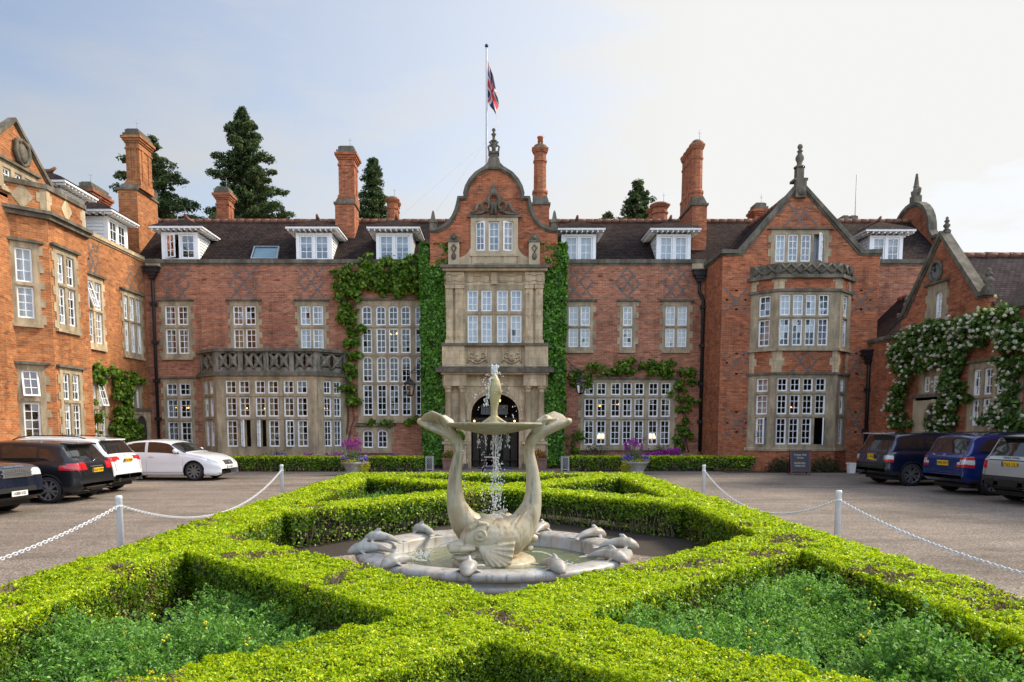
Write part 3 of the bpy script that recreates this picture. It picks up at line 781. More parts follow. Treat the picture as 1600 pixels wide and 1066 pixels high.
# ---------------- left wing
zLW = F_LW.px(180, 385)[1]
win(F_LW, pairs(136, 145.5, 148.5, 159), pairs(441, 483, 488, 536), nz=[3, 4], cur='sides', opens={(0, 0): ('top', -.30)}, ms=(STONE, STONED))
win(F_LW, pairs(194, 200.5, 203, 210.5, 213, 220), pairs(466, 501.5, 505, 551), nz=[3, 4], cur='none')
win(F_LW, pairs(143, 151.5, 154.5, 164), pairs(598, 635, 641, 684), nz=[3, 4], cur='none', opens={(1, 0): ('top', -.25)})
win(F_LW, pairs(204.5, 210, 212.5, 217.5), pairs(608, 640), nz=[3], cur='none', marg=(.2, .2, .2, .12), quoin=True)
LBX = -15.3
dA, dB = F_LW.o, None
F_K = Face((LBX, 0, 0), (0, 1, 0), (1, 0, 0))
kfar, knear = F_K.px(136, 420)[0], F_K.px(78, 420)[0]
KT = 1.05; kd = .8
F_KN = Face((LBX - KT, knear - KT, 0), (c45, c45, 0), (c45, -c45, 0)); kl = KT * math.sqrt(2)
F_KF = Face((LBX, kfar, 0), (-c45, c45, 0), (c45, c45, 0)); kfl = kd * math.sqrt(2)
kz = lambda y: F_K.px(105, y)[1]
kU = [(kz(446), kz(402)), (kz(508), kz(452))]; kL = [(kz(625), kz(584)), (kz(682), kz(631))]
kc = [(F_K.px(a, 480)[0], F_K.px(b, 480)[0]) for a, b in pairs(91.5, 102, 106, 117.5)]
win(F_K, kc, kU, raw=True, nz=[3, 4], cur='none', marg=(.18, .18, .2, .2)); win(F_K, kc, kL, raw=True, nz=[3, 4], cur='none', marg=(.18, .18, .2, .2))
nc = [(F_KN.px(26, 460)[0], F_KN.px(53, 460)[0])]
nU = [(F_KN.px(40, 441)[1], F_KN.px(40, 388)[1]), (F_KN.px(40, 497)[1], F_KN.px(40, 448)[1])]; nL = [(F_KN.px(47, 620)[1], F_KN.px(47, 579)[1]), (F_KN.px(47, 684)[1], F_KN.px(47, 629)[1])]
win(F_KN, nc, nU, raw=True, nz=[3, 4], cur='net', marg=(.2, .2, .2, .2)); win(F_KN, nc, nL, raw=True, nz=[3, 4], cur='none', marg=(.2, .2, .2, .2), opens={(0, 0): ('top', -.22)})
zK1 = F_K.px(78, 345)[1]; zK2 = F_K.px(78, 298)[1]
mb = MB()
rectwall(mb, F_LW, 8, 34.5, 0, zLW, F_LW.holes)
rectwall(mb, F_K, knear, kfar, 0, zK2, F_K.holes); rectwall(mb, F_KN, 0, kl, 0, zK2, F_KN.holes); rectwall(mb, F_KF, 0, kfl, 0, zK2)
nk = Face((LBX - KT, 0, 0), (0, 1, 0), (1, 0, 0)); rectwall(mb, nk, knear - KT - 1.6, knear - KT, 0, zK2)
hpart(mb, 'brick_wall', [BRICKW])
mb = MB()
coping(mb, F_LW, [(kfar + .3, zLW - .05), (34.4, zLW - .05)], t=.15)
def kgrow(d):
    a = .414 * d
    return [(LBX - KT + d, knear - KT - 3), (LBX - KT + d, knear - KT - a), (LBX + d, knear - a), (LBX + d, kfar + a), (LBX - kd + d * .3, kfar + kd + d), (LBX - kd - 1, kfar + kd + d), (LBX - kd - 1, knear - KT - 3)]
mb.hprism(kgrow(.14), zK1 - .02, zK1 + .13, 1); mb.hprism(kgrow(.24), zK1 + .13, zK1 + .24, 1); mb.hprism(kgrow(.07), zK2 - .04, zK2 + .12, 1)
for fc, (ua, ub) in ((F_K, (knear, kfar)), (F_KN, (0, kl))):
    mb.M = fc.M; z = zK1 + .24; k = 0
    while z < zK2 - .08:
        w = .30 if k % 2 else .2; t2 = min(z + .3, zK2 - .05); mb.box((ua, -.012, z), (ua + w, .02, t2), 0, 'k'); mb.box((ub - w, -.012, z), (ub, .02, t2), 0, 'k'); z = t2; k += 1
    c = (ua + ub) / 2; zc2 = (zK1 + zK2) / 2 + .12; r = .42
    if fc is F_KN: c = F_KN.px(35, 318)[0]
    mb.face([(c - r * .8, -.012, zc2), (c, -.012, zc2 - r), (c + r * .8, -.012, zc2), (c, -.012, zc2 + r)], 0); mb.M = None
hpart(mb, 'bay_dressings', [STONE, STONED])
mb = MB()
for x0, x1, y0, y1, s in ((137, 154, 380, 440, 0), (198, 222, 410, 464, 0)):
    mb = MB(); diaper(mb, F_LW, lattice(x0, x1, y0 + 4, y1, 2, 26 if x0 < 150 else 24)); hpart(mb, 'pattern_bricks', [BLUEBR])
# left wing gable over the bay (set back on the wing plane)
F_LG = Face((-16.1, 0, 0), (0, 1, 0), (1, 0, 0))
ga = F_LG.px(21, 190); gf = F_LG.px(76, 287); gn = 2 * ga[0] - gf[0]
zg = gf[1]
gt2 = lambda u: max(zg - 2, zg + (ga[1] - zg) * (1 - abs(u - ga[0]) / (gf[0] - ga[0])))
nwc = [(F_LG.px(4, 275)[0], F_LG.px(16, 275)[0]), (F_LG.px(22, 280)[0], F_LG.px(33, 280)[0]), (F_LG.px(38, 280)[0], F_LG.px(50, 280)[0])]
win(F_LG, nwc, [(F_LG.px(20, 296)[1], F_LG.px(20, 268)[1])], raw=True, nz=[3], cur='none', marg=(.2, .2, .2, .1), back=DARKIN)
mb = MB(); wallprof(mb, F_LG, [gn - .4, gn, ga[0], gf[0], gf[0] + .3], gt2, zLW - .1, F_LG.holes, 0, .4)
hpart(mb, 'brick_wall', [BRICKW])
mb = MB(); coping(mb, F_LG, [(gn - .3, zg - .35), (ga[0], ga[1]), (gf[0] + .3, zg - .35)], t=.13, w0=-.10, w1=.18)
mb.M = F_LG.M; cu, cz = F_LG.px(31, 240)
for s in (1, -1): mb.tube([(cu + s * .02, -.1, cz + .42), (cu + s * .3, -.1, cz + .34), (cu + s * .36, -.1, cz), (cu + s * .24, -.1, cz - .3), (cu, -.1, cz - .42)], [.06, .08, .09, .08, .06], 6)
mb.ball((cu, -.06, cz), .3, 0, 10, 6, (.85, .5, 1.1)); mb.M = None
hpart(mb, 'stone_coping', [STONED])
# little door porch in the corner of the left wing
mb = MB(F_LW.M); du0, dz = F_LW.px(205, 645)[0], F_LW.px(218, 643)[1]; du1 = F_LW.px(230, 645)[0]
dm = (du0 + du1) / 2 + .1
mb.box((du0 - .3, -.10, dz), (du1 + .35, .06, dz + .14), 1)
ap = arch_pts(dm - .55, dm + .55, 1.75, 2.4, 10)
for p, q in zip(ap, ap[1:]):
    mb.face([(p[0], -.05, p[1]), (q[0], -.05, q[1]), (q[0], -.05, dz), (p[0], -.05, dz)]); mb.face([(p[0], -.05, p[1]), (p[0], .05, p[1]), (q[0], .05, q[1]), (q[0], -.05, q[1])])
mb.box((du0 - .2, -.05, 0), (dm - .55, .06, dz), 0, 'k'); mb.box((dm + .55, -.05, 0), (du1 + .25, .06, dz), 0, 'k')
mb.face([(dm - .55, -.004, 0), (dm + .55, -.004, 0), (dm + .55, -.004, 2.4), (dm - .55, -.004, 2.4)], 2)
hpart(mb, 'side_doorway', [STONE, STONED, DARKIN])
# ------------------------------------------------------------------ entrance porch
pu = lambda x, y=560: F_PO.px(x, y)[0]
pz = lambda y, x=772: F_PO.px(x, y)[1]
CXP = pu(772.5)
mb = MB(F_PO.M)
def pbox(x0, x1, y0, y1, d0, d1, m=0, yy=None, skip='k'):
    ym = (y0 + y1) / 2; mb.box((pu(x0, ym), d0, pz(y1)), (pu(x1, ym), d1, pz(y0)), m, skip)
# ground stage
zsp, zcr, ztop = pz(653), pz(615), pz(604)
ua, ub = pu(736, 690), pu(811, 690); wl, wr = pu(691, 690), pu(856, 690)
mb.box((wl, 0, 0), (ua, .55, ztop), 0); mb.box((ub, 0, 0), (wr, .55, ztop), 0)
ap = arch_pts(ua, ub, zsp, zcr, 16)
for p, q in zip(ap, ap[1:]):
    mb.face([(p[0], 0, p[1]), (q[0], 0, q[1]), (q[0], 0, ztop), (p[0], 0, ztop)]); mb.face([(p[0], 0, p[1]), (p[0], .55, p[1]), (q[0], .55, q[1]), (q[0], 0, q[1])])
for k, (r0, r1, d) in enumerate(((.0, .10, -.05), (.10, .2, -.085), (.2, .26, -.05))):
    c = (ua + ub) / 2; hw = (ub - ua) / 2
    a1 = arch_pts(c - hw - r0, c + hw + r0, zsp, zcr + r0, 16); a2 = arch_pts(c - hw - r1, c + hw + r1, zsp, zcr + r1, 16)
    for p, q, p2, q2 in zip(a1, a1[1:], a2, a2[1:]):
        mb.face([(p[0], d, p[1]), (q[0], d, q[1]), (q2[0], d, q2[1]), (p2[0], d, p2[1])]); mb.face([(p2[0], d, p2[1]), (q2[0], d, q2[1]), (q2[0], .01, q2[1]), (p2[0], .01, p2[1])]); mb.face([(p[0], d, p[1]), (p[0], .01, p[1]), (q[0], .01, q[1]), (q[0], d, q[1])])
mb.box((c - .09, -.16, zcr - .02), (c + .09, .0, ztop), 0)
for s in (-1, 1):
    xi = ua if s < 0 else ub
    mb.box((min(xi, xi + s * .30), -.09, zsp - .1), (max(xi, xi + s * .30), .02, zsp + .02), 0, 'k')
    mb.box((min(xi, xi + s * .26), -.05, 0), (max(xi, xi + s * .26), .02, zsp - .1), 0, 'k')
# paired columns on pedestals
for x0, x1 in ((695, 728.5), (818.5, 851)):
    pbox(x0 - 3, x1 + 3, 690, 694, -.42, 0); pbox(x0, x1, 694, 724, -.36, 0); pbox(x0 - 3, x1 + 3, 724, 733, -.44, 0, 1)
    u0, u1 = pu(x0, 650), pu(x1, 650); zb2 = pz(690); zt2 = ztop
    for cxx in (u0 + .17, u1 - .17):
        hgt = zt2 - zb2
        mb.lathe([(.19, 0), (.19, .07), (.155, .09), (.17, .14), (.148, .18), (.15, hgt * .4), (.128, hgt - .26), (.15, hgt - .25), (.13, hgt - .22), (.13, hgt - .15), (.17, hgt - .1), (.19, hgt - .08), (.19, hgt)], (cxx, -.18, zb2), 16)
    pbox(x0 - 1, x1 + 1, 586, 604, -.38, 0)
    for i in range(9):
        xx = x0 + 1.5 + (x1 - x0 - 4) * i / 8; pbox(xx, xx + 1.6, 588.5, 596, -.40, -.37)
pbox(691, 856, 586, 604.1, -.04, .3)
for i in range(30):
    xx = 730 + 86 * i / 29.; pbox(xx, xx + 1.5, 588.5, 596, -.065, -.03)
pbox(690, 857, 583, 586, -.46, .3); pbox(682, 864, 577, 583, -.58, .3, 1); pbox(686, 860, 574, 577, -.5, .3, 1)
# carved panel stage
pbox(691, 856, 540, 574, -.0, .3)
pbox(691, 726, 541, 569, -.16, 0); pbox(820, 856, 541, 569, -.16, 0); pbox(766, 779, 541, 569, -.08, 0); pbox(691, 726, 569, 574, -.2, 0); pbox(820, 856, 569, 574, -.2, 0)
for x0, x1 in ((729, 763), (782, 817)):
    u0, u1, z0, z1 = pu(x0, 555), pu(x1, 555), pz(567), pz(546); uc, zc3 = (u0 + u1) / 2, (z0 + z1) / 2
    mb.ball((uc, -.02, zc3), .22, 0, 12, 6, (.85, .5, 1.15)); mb.ball((uc, -.07, zc3 + .05), .1, 0, 8, 5)
    for s in (-1, 1):
        sp = [(uc + s * (.24 + .17 * math.cos(t) * (1 - t / 9)), -.04, zc3 + .17 * math.sin(t) * (1 - t / 9)) for t in np.linspace(-2.2, 6.2, 20)]
        mb.tube(sp, .035, 5); mb.tube([(uc + s * .42, -.03, z1), (uc + s * .36, -.05, zc3), (uc + s * .44, -.03, z0)], .04, 5)
        mb.tube([(uc, -.05, z0 - .02), (uc + s * .2, -.05, z0 + .05), (uc + s * .3, -.05, z0 + .16)], .035, 5)
pbox(690, 857, 536.5, 541, -.22, .3, 1)
# window stage: pilasters with raised lozenges
pbox(696, 728, 445, 537, -.02, .3); pbox(818, 848.5, 445, 537, -.02, .3)
for x0, x1 in ((697.5, 708), (712, 724), (821, 832), (836.5, 847.5)):
    pbox(x0, x1, 452, 533, -.17, 0); pbox(x0 - 1.5, x1 + 1.5, 446, 452, -.22, 0); pbox(x0 - 1.5, x1 + 1.5, 532, 537, -.23, 0)
    uc = pu((x0 + x1) / 2, 490)
    for yy, r in ((459, .10), (492, .17), (526, .13)):
        z = pz(yy); mb.face([(uc - r * .7, -.19, z), (uc, -.21, z - r), (uc + r * .7, -.19, z), (uc, -.23, z)]); mb.face([(uc - r * .7, -.19, z), (uc, -.23, z), (uc + r * .7, -.19, z), (uc, -.21, z + r)])
        for a, b in ((-1, 0), (1, 0)): pass
mb.M = F_PO.M
pbox(694, 851, 425, 445.5, -.04, .3)
pbox(697, 725, 426, 445, -.18, 0); pbox(820, 849, 426, 445, -.18, 0); pbox(768, 776.5, 426, 445, -.14, 0)
for x0, x1 in ((699, 723), (822, 847), (729, 765), (780, 817)):
    d = -.2 if x1 - x0 < 26 else -.06; ym = 435.5
    u0, u1 = pu(x0, ym), pu(x1, ym); z0, z1 = pz(441), pz(430)
    r_ = [(u0, d, z0), (u0 + (u1 - u0) * .3, d, z0), (u0 + (u1 - u0) * .36, d, z0 + .05), (u0 + (u1 - u0) * .64, d, z0 + .05), (u0 + (u1 - u0) * .7, d, z0), (u1, d, z0), (u1, d, z1), (u0 + (u1 - u0) * .7, d, z1), (u0 + (u1 - u0) * .64, d, z1 - .05), (u0 + (u1 - u0) * .36, d, z1 - .05), (u0 + (u1 - u0) * .3, d, z1), (u0, d, z1), (u0, d, z0)]
    mb.tube(r_, .022, 5)
pbox(692, 855, 421, 425, -.30, .3); pbox(689, 858, 416.5, 421, -.42, .3, 1)
hpart(mb, 'entrance_porch', [STONE, STONED])
win(F_PO, pairs(730.5, 747, 752, 768.5, 776.5, 793.5, 798, 815), pairs(453.5, 486.5, 492.5, 536), marg=(.08, .08, .22, .02), quoin=False, hood=False, sill=False, nz=[3, 4], cur='net')
# porch flanks and inside
mb = MB()
for x in (wl, wr - .3): mb.box((x, 33.62, 0), (x + .3, 34.5, pz(416)), 0)
mb.box((pu(696), 33.35, pz(577)), (pu(848), 33.6, pz(574)), 0)
hpart(mb, 'porch_flank', [STONE])
mb = MB()
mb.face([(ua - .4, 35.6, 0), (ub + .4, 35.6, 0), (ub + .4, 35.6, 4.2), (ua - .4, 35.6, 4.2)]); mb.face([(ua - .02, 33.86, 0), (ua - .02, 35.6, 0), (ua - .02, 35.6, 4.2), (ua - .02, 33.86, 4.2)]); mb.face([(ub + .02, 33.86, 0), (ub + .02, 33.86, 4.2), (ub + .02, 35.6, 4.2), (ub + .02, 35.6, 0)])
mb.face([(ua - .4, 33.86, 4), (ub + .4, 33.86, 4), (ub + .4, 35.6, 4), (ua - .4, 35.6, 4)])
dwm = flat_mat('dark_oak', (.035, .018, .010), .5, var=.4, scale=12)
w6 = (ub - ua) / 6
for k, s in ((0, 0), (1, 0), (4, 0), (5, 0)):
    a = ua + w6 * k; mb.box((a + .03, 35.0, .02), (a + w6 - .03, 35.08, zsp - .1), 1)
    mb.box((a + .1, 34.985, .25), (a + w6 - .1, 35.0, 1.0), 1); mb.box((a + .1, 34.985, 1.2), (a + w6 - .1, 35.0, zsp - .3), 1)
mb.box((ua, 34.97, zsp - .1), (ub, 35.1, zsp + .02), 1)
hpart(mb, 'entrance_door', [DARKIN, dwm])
mb = MB(); gx0, gx1, gz0, gz1 = pu(751), pu(794), pz(646), pz(632)
for i in range(9):
    x = gx0 + (gx1 - gx0) * i / 8; mb.box((x - .02, 34.90, gz0), (x + .02, 34.93, gz1))
for j in range(4):
    z = gz0 + (gz1 - gz0) * j / 3; mb.box((gx0, 34.895, z - .02), (gx1, 34.935, z + .02))
for i in range(8):
    for j in range(3):
        x, z = gx0 + (gx1 - gx0) * (i + .5) / 8, gz0 + (gz1 - gz0) * (j + .5) / 3; mb.ball((x, 34.91, z), .05, 0, 6, 4, (1, .3, 1))
hpart(mb, 'fanlight_grille', [flat_mat('grey_lead', (.30, .33, .36), .5)])
mb = MB(); mb.box((pu(748), 33.0, .0), (pu(800), 33.9, .02)); DM = mb
tag(mb.build('door_mat', [flat_mat('blue_mat', (.02, .05, .12), .95)]), 'flat dark blue mat on the threshold of the arched entrance', 'mat')

# ------------------------------------------------------------------ dutch gable over the porch
GPT = [(671.7, 361), (683, 361), (692, 357.5), (702, 350.5), (709.5, 341), (714.5, 330), (717.3, 320), (718, 311), (728.2, 311), (728.4, 303), (731, 293), (736.5, 283), (745, 273.5), (756, 266.5), (764, 263), (771.5, 262)]
gp = [F_PO.px(x, y) for x, y in GPT]; ctr = gp[-1][0]
gp = gp + [(2 * ctr - u, z) for u, z in reversed(gp[:-1])]
gu = [p[0] for p in gp]
for i in range(1, len(gu)):
    if gu[i] <= gu[i - 1]: gu[i] = gu[i - 1] + .002
gtp = lambda u: float(np.interp(u, gu, [p[1] for p in gp]))
win(F_PO, pairs(743.3, 758.4, 763.6, 780.2, 785.6, 801.6), pairs(346.5, 392.5), nz=[4], marg=(.22, .22, .16, .15), quoin=False, hood=True, hole=True, cur='half', curm=GREYCUR, proud=.08, opens={(0, 0): ('l', .35), (2, 0): ('r', .35)}, ms=(STONEP, STONED))
hol = [F_PO.holes[-1]]
mb = MB(); wallprof(mb, F_PO, gu, gtp, pz(416.4), hol, 0, .45)
hpart(mb, 'brick_wall', [BRICK])
mb = MB(); coping(mb, F_PO, [(u, z - .02) for u, z in zip(gu, [p[1] for p in gp])], w0=-.14, w1=.5, t=.14, m=0)
mb.M = F_PO.M
# stone apron under the window, with flaring scrolls
uL, uR = pu(737, 395), pu(807.5, 395); za, zt4 = pz(416), pz(394)
nS = 10
for s, ue in ((-1, uL), (1, uR)):
    f = [(ue + s * .02, pz(380))]
    for k in range(nS + 1):
        t = k / nS; f.append((ue + s * (.02 + .62 * (1 - math.cos(t * math.pi / 2))), pz(380) + (za + .35 - pz(380)) * math.sin(t * math.pi / 2)))
    f.append((ue + s * .64, za)); f.append((ue + s * .02, za))
    mb.prism([(p[0], p[1]) for p in (f[::-1] if s > 0 else f)][::-1] if False else f if s < 0 else f[::-1], -.07, .02, 1)
mb.box((uL, -.085, za), (uR, .02, zt4 - .02), 1, 'k')
for x0, x1 in ((740, 757), (761, 783), (787, 805)): mb.box((pu(x0, 405), -.11, pz(412)), (pu(x1, 405), -.08, pz(399)), 1, 'k')
# carved strapwork crest over the window
cz0 = pz(337); cu = ctr
for s in (-1, 1):
    mb.tube([(cu + s * 1.02, -.1, cz0 + .05), (cu + s * .8, -.12, cz0 + .18), (cu + s * .68, -.12, cz0 + .5)], .07, 6)
    mb.tube([(cu + s * 1.02, -.1, cz0 + .04), (cu + s * .6, -.1, cz0 + .06), (cu + s * .3, -.12, cz0 + .2)], .06, 6)
    mb.tube([(cu + s * (.34 + .2 * math.cos(t) * (1 - max(0, t) / 10)), -.12, cz0 + .38 + .22 * math.sin(t) * (1 - max(0, t) / 10)) for t in np.linspace(-2.0, 5.0, 18)], .06, 6)
    mb.tube([(cu + s * .1, -.13, cz0 + .02), (cu + s * .06, -.13, cz0 + .4), (cu + s * .26, -.13, cz0 + .66), (cu + s * .1, -.12, cz0 + .9), (cu, -.12, cz0 + 1.12)], .075, 6)
mb.ball((cu, -.1, cz0 + .98), .16, 0, 8, 5, (1, .5, 1)); mb.ball((cu, -.1, cz0 + 1.2), .1, 0, 8, 5, (1, .5, 1.3)); mb.ball((cu, -.1, cz0 + .4), .14, 0, 8, 5, (1, .6, 1.2))
# flanking pedestals with carved drops
for x0, x1 in ((701, 718), (826, 843)):
    u0, u1 = pu(x0, 395), pu(x1, 395); uc = (u0 + u1) / 2
    mb.box((u0, -.3, za), (u1, .02, pz(381)), 1, 'k'); mb.box((u0 - .05, -.35, pz(381)), (u1 + .05, .02, pz(378)), 0, 'k')
    mb.prism([(u0 - .03, pz(378)), (u1 + .03, pz(378)), (uc + .12, pz(370.5)), (uc, pz(368)), (uc - .12, pz(370.5))], -.3, .0, 0)
    mb.ball((uc, -.3, pz(374)), .1, 0, 8, 5)
    mb.tube([(uc, -.31, pz(385)), (uc - .1, -.31, pz(390)), (uc, -.32, pz(397)), (uc + .1, -.31, pz(390)), (uc, -.31, pz(385))], .045, 6); mb.ball((uc, -.32, pz(403)), .11, 0, 8, 5, (1, .5, 1.5))
# obelisks on the shoulders
for x in (676.5, 866.5):
    uc = pu(x, 345); z0 = pz(361)
    mb.box((uc - .14, -.02, z0), (uc + .14, .26, pz(348))); mb.box((uc - .18, -.06, pz(348)), (uc + .18, .3, pz(345.5)))
    zb2, zt5 = pz(345.5), pz(327); a, b = .12, .05
    f = lambda r, z: [(uc - r, .12 - r, z), (uc + r, .12 - r, z), (uc + r, .12 + r, z), (uc - r, .12 + r, z)]
    A, B = f(a, zb2), f(b, zt5 - .1)
    for k in range(4): mb.face([A[k], A[(k + 1) % 4], B[(k + 1) % 4], B[k]]); mb.face([B[k], B[(k + 1) % 4], (uc, .12, zt5)])
# top finial
zf = pz(263)
mb.prism([(ctr - .55, zf - .06), (ctr + .55, zf - .06), (ctr + .28, zf + .2), (ctr + .22, zf + .42), (ctr - .22, zf + .42), (ctr - .28, zf + .2)], -.12, .42, 0)
mb.box((ctr - .19, -.05, zf + .42), (ctr + .19, .33, zf + .62)); mb.box((ctr - .24, -.1, zf + .62), (ctr + .24, .38, zf + .70))
for s in (-1, 1):
    mb.tube([(ctr + s * .06, .14, zf + .7), (ctr + s * .2, .14, zf + .76), (ctr + s * .24, .14, zf + .95), (ctr + s * .17, .14, zf + 1.02), (ctr + s * .1, .14, zf + .96)], .045, 6)
    mb.tube([(ctr + s * .05, .14, zf + .98), (ctr + s * .14, .14, zf + 1.12), (ctr + s * .2, .14, zf + 1.16)], .04, 6)
mb.lathe([(.09, 0), (.1, .3), (.07, .4), (.11, .46), (.16, .5), (.06, .56), (.07, .72), (.12, .78), (.05, .84), (.05, .9), (.09, .95), (.06, 1.02), (0, 1.06)], (ctr, .14, zf + .70), 10)
mb.M = None
hpart(mb, 'gable_stonework', [STONED, STONEP])

# turrets beside the porch (clad in ivy, brick beneath)
mb = MB()
TUR = [(F_PO.px(662, 560)[0], F_PO.px(696, 560)[0]), (F_PO.px(847, 560)[0], F_PO.px(880, 560)[0])]
for a, b in TUR: mb.box((a, 33.45, 0), (b, 34.55, pz(387)), 0)
hpart(mb, 'brick_turret', [BRICKD])

# ------------------------------------------------------------------ roofs
ZR = P(500, 346, 38.3).z
mb = MB()
def slope(a, b, c, d): mb.face([a, b, c, d])
slope((-19.8, 34.6, EAVE - .12), (21.1, 34.6, EAVE - .12), (21.1, 38.3, ZR), (-19.8, 38.3, ZR)); slope((21.1, 42, EAVE - .12), (-19.8, 42, EAVE - .12), (-19.8, 38.3, ZR), (21.1, 38.3, ZR))
slope((-16.25, 8, zLW - .12), (-16.25, 36, zLW - .12), (-19.9, 38.3, ZR), (-19.9, 8, ZR)); slope((-23.6, 42, zLW - .12), (-23.6, 8, zLW - .12), (-19.9, 8, ZR), (-19.9, 42, ZR))
# right gabled wing: ridge runs back
g0, g1 = gl_[0] + .05, gr_[0] - .05; gzr = gap[1] - .12
slope((g0, 38, zp - .05), (g0, 32.2, zp - .05), (gap[0], 32.2, gzr), (gap[0], 38.6, gzr)); slope((g1, 32.2, zp - .05), (g1, 38, zp - .05), (gap[0], 38.6, gzr), (gap[0], 32.2, gzr))
# porch gable roof behind
for s in (-1, 1):
    a = ctr + s * 2.3; pts_ = [(a, 33.7, pz(360)), (ctr, 33.7, pz(285)), (ctr, 37, pz(285)), (a, 37, pz(360))]
    mb.face(pts_ if s > 0 else pts_[::-1])
# left wing gable roof
gzl = ga[1] - .12
slope((-16.3, gf[0], zg - .1), (-16.3, ga[0], gzl), (-21, ga[0], gzl), (-21, gf[0], zg - .1)); slope((-16.3, gn, zg - .1), (-21, gn, zg - .1), (-21, ga[0], gzl), (-16.3, ga[0], gzl))
# flat lead top over the left canted bay
mb.face([(LBX - .05, knear, zK2 - .1), (LBX - .05, kfar, zK2 - .1), (-16.2, kfar + .5, zK2 - .1), (-16.6, knear - 2.5, zK2 - .1), (LBX - KT, knear - KT, zK2 - .1)])
hpart(mb, 'tiled_roof', [TILE])
mb = MB()
def ridge(p, q, r=.13):
    p, q = Vector(p), Vector(q); n = max(1, int((q - p).length / .42))
    for i in range(n):
        a, b = p.lerp(q, (i + .02) / n), p.lerp(q, (i + .97) / n); mb.tube([a, b], r * RNG.uniform(.95, 1.08), 7)
ridge((-19.8, 38.3, ZR), (21.1, 38.3, ZR)); ridge((-19.9, 12, ZR), (-19.9, 38.3, ZR)); ridge((gap[0], 32.3, gzr), (gap[0], 38.3, gzr))
hpart(mb, 'ridge_tiles', [RIDGE])

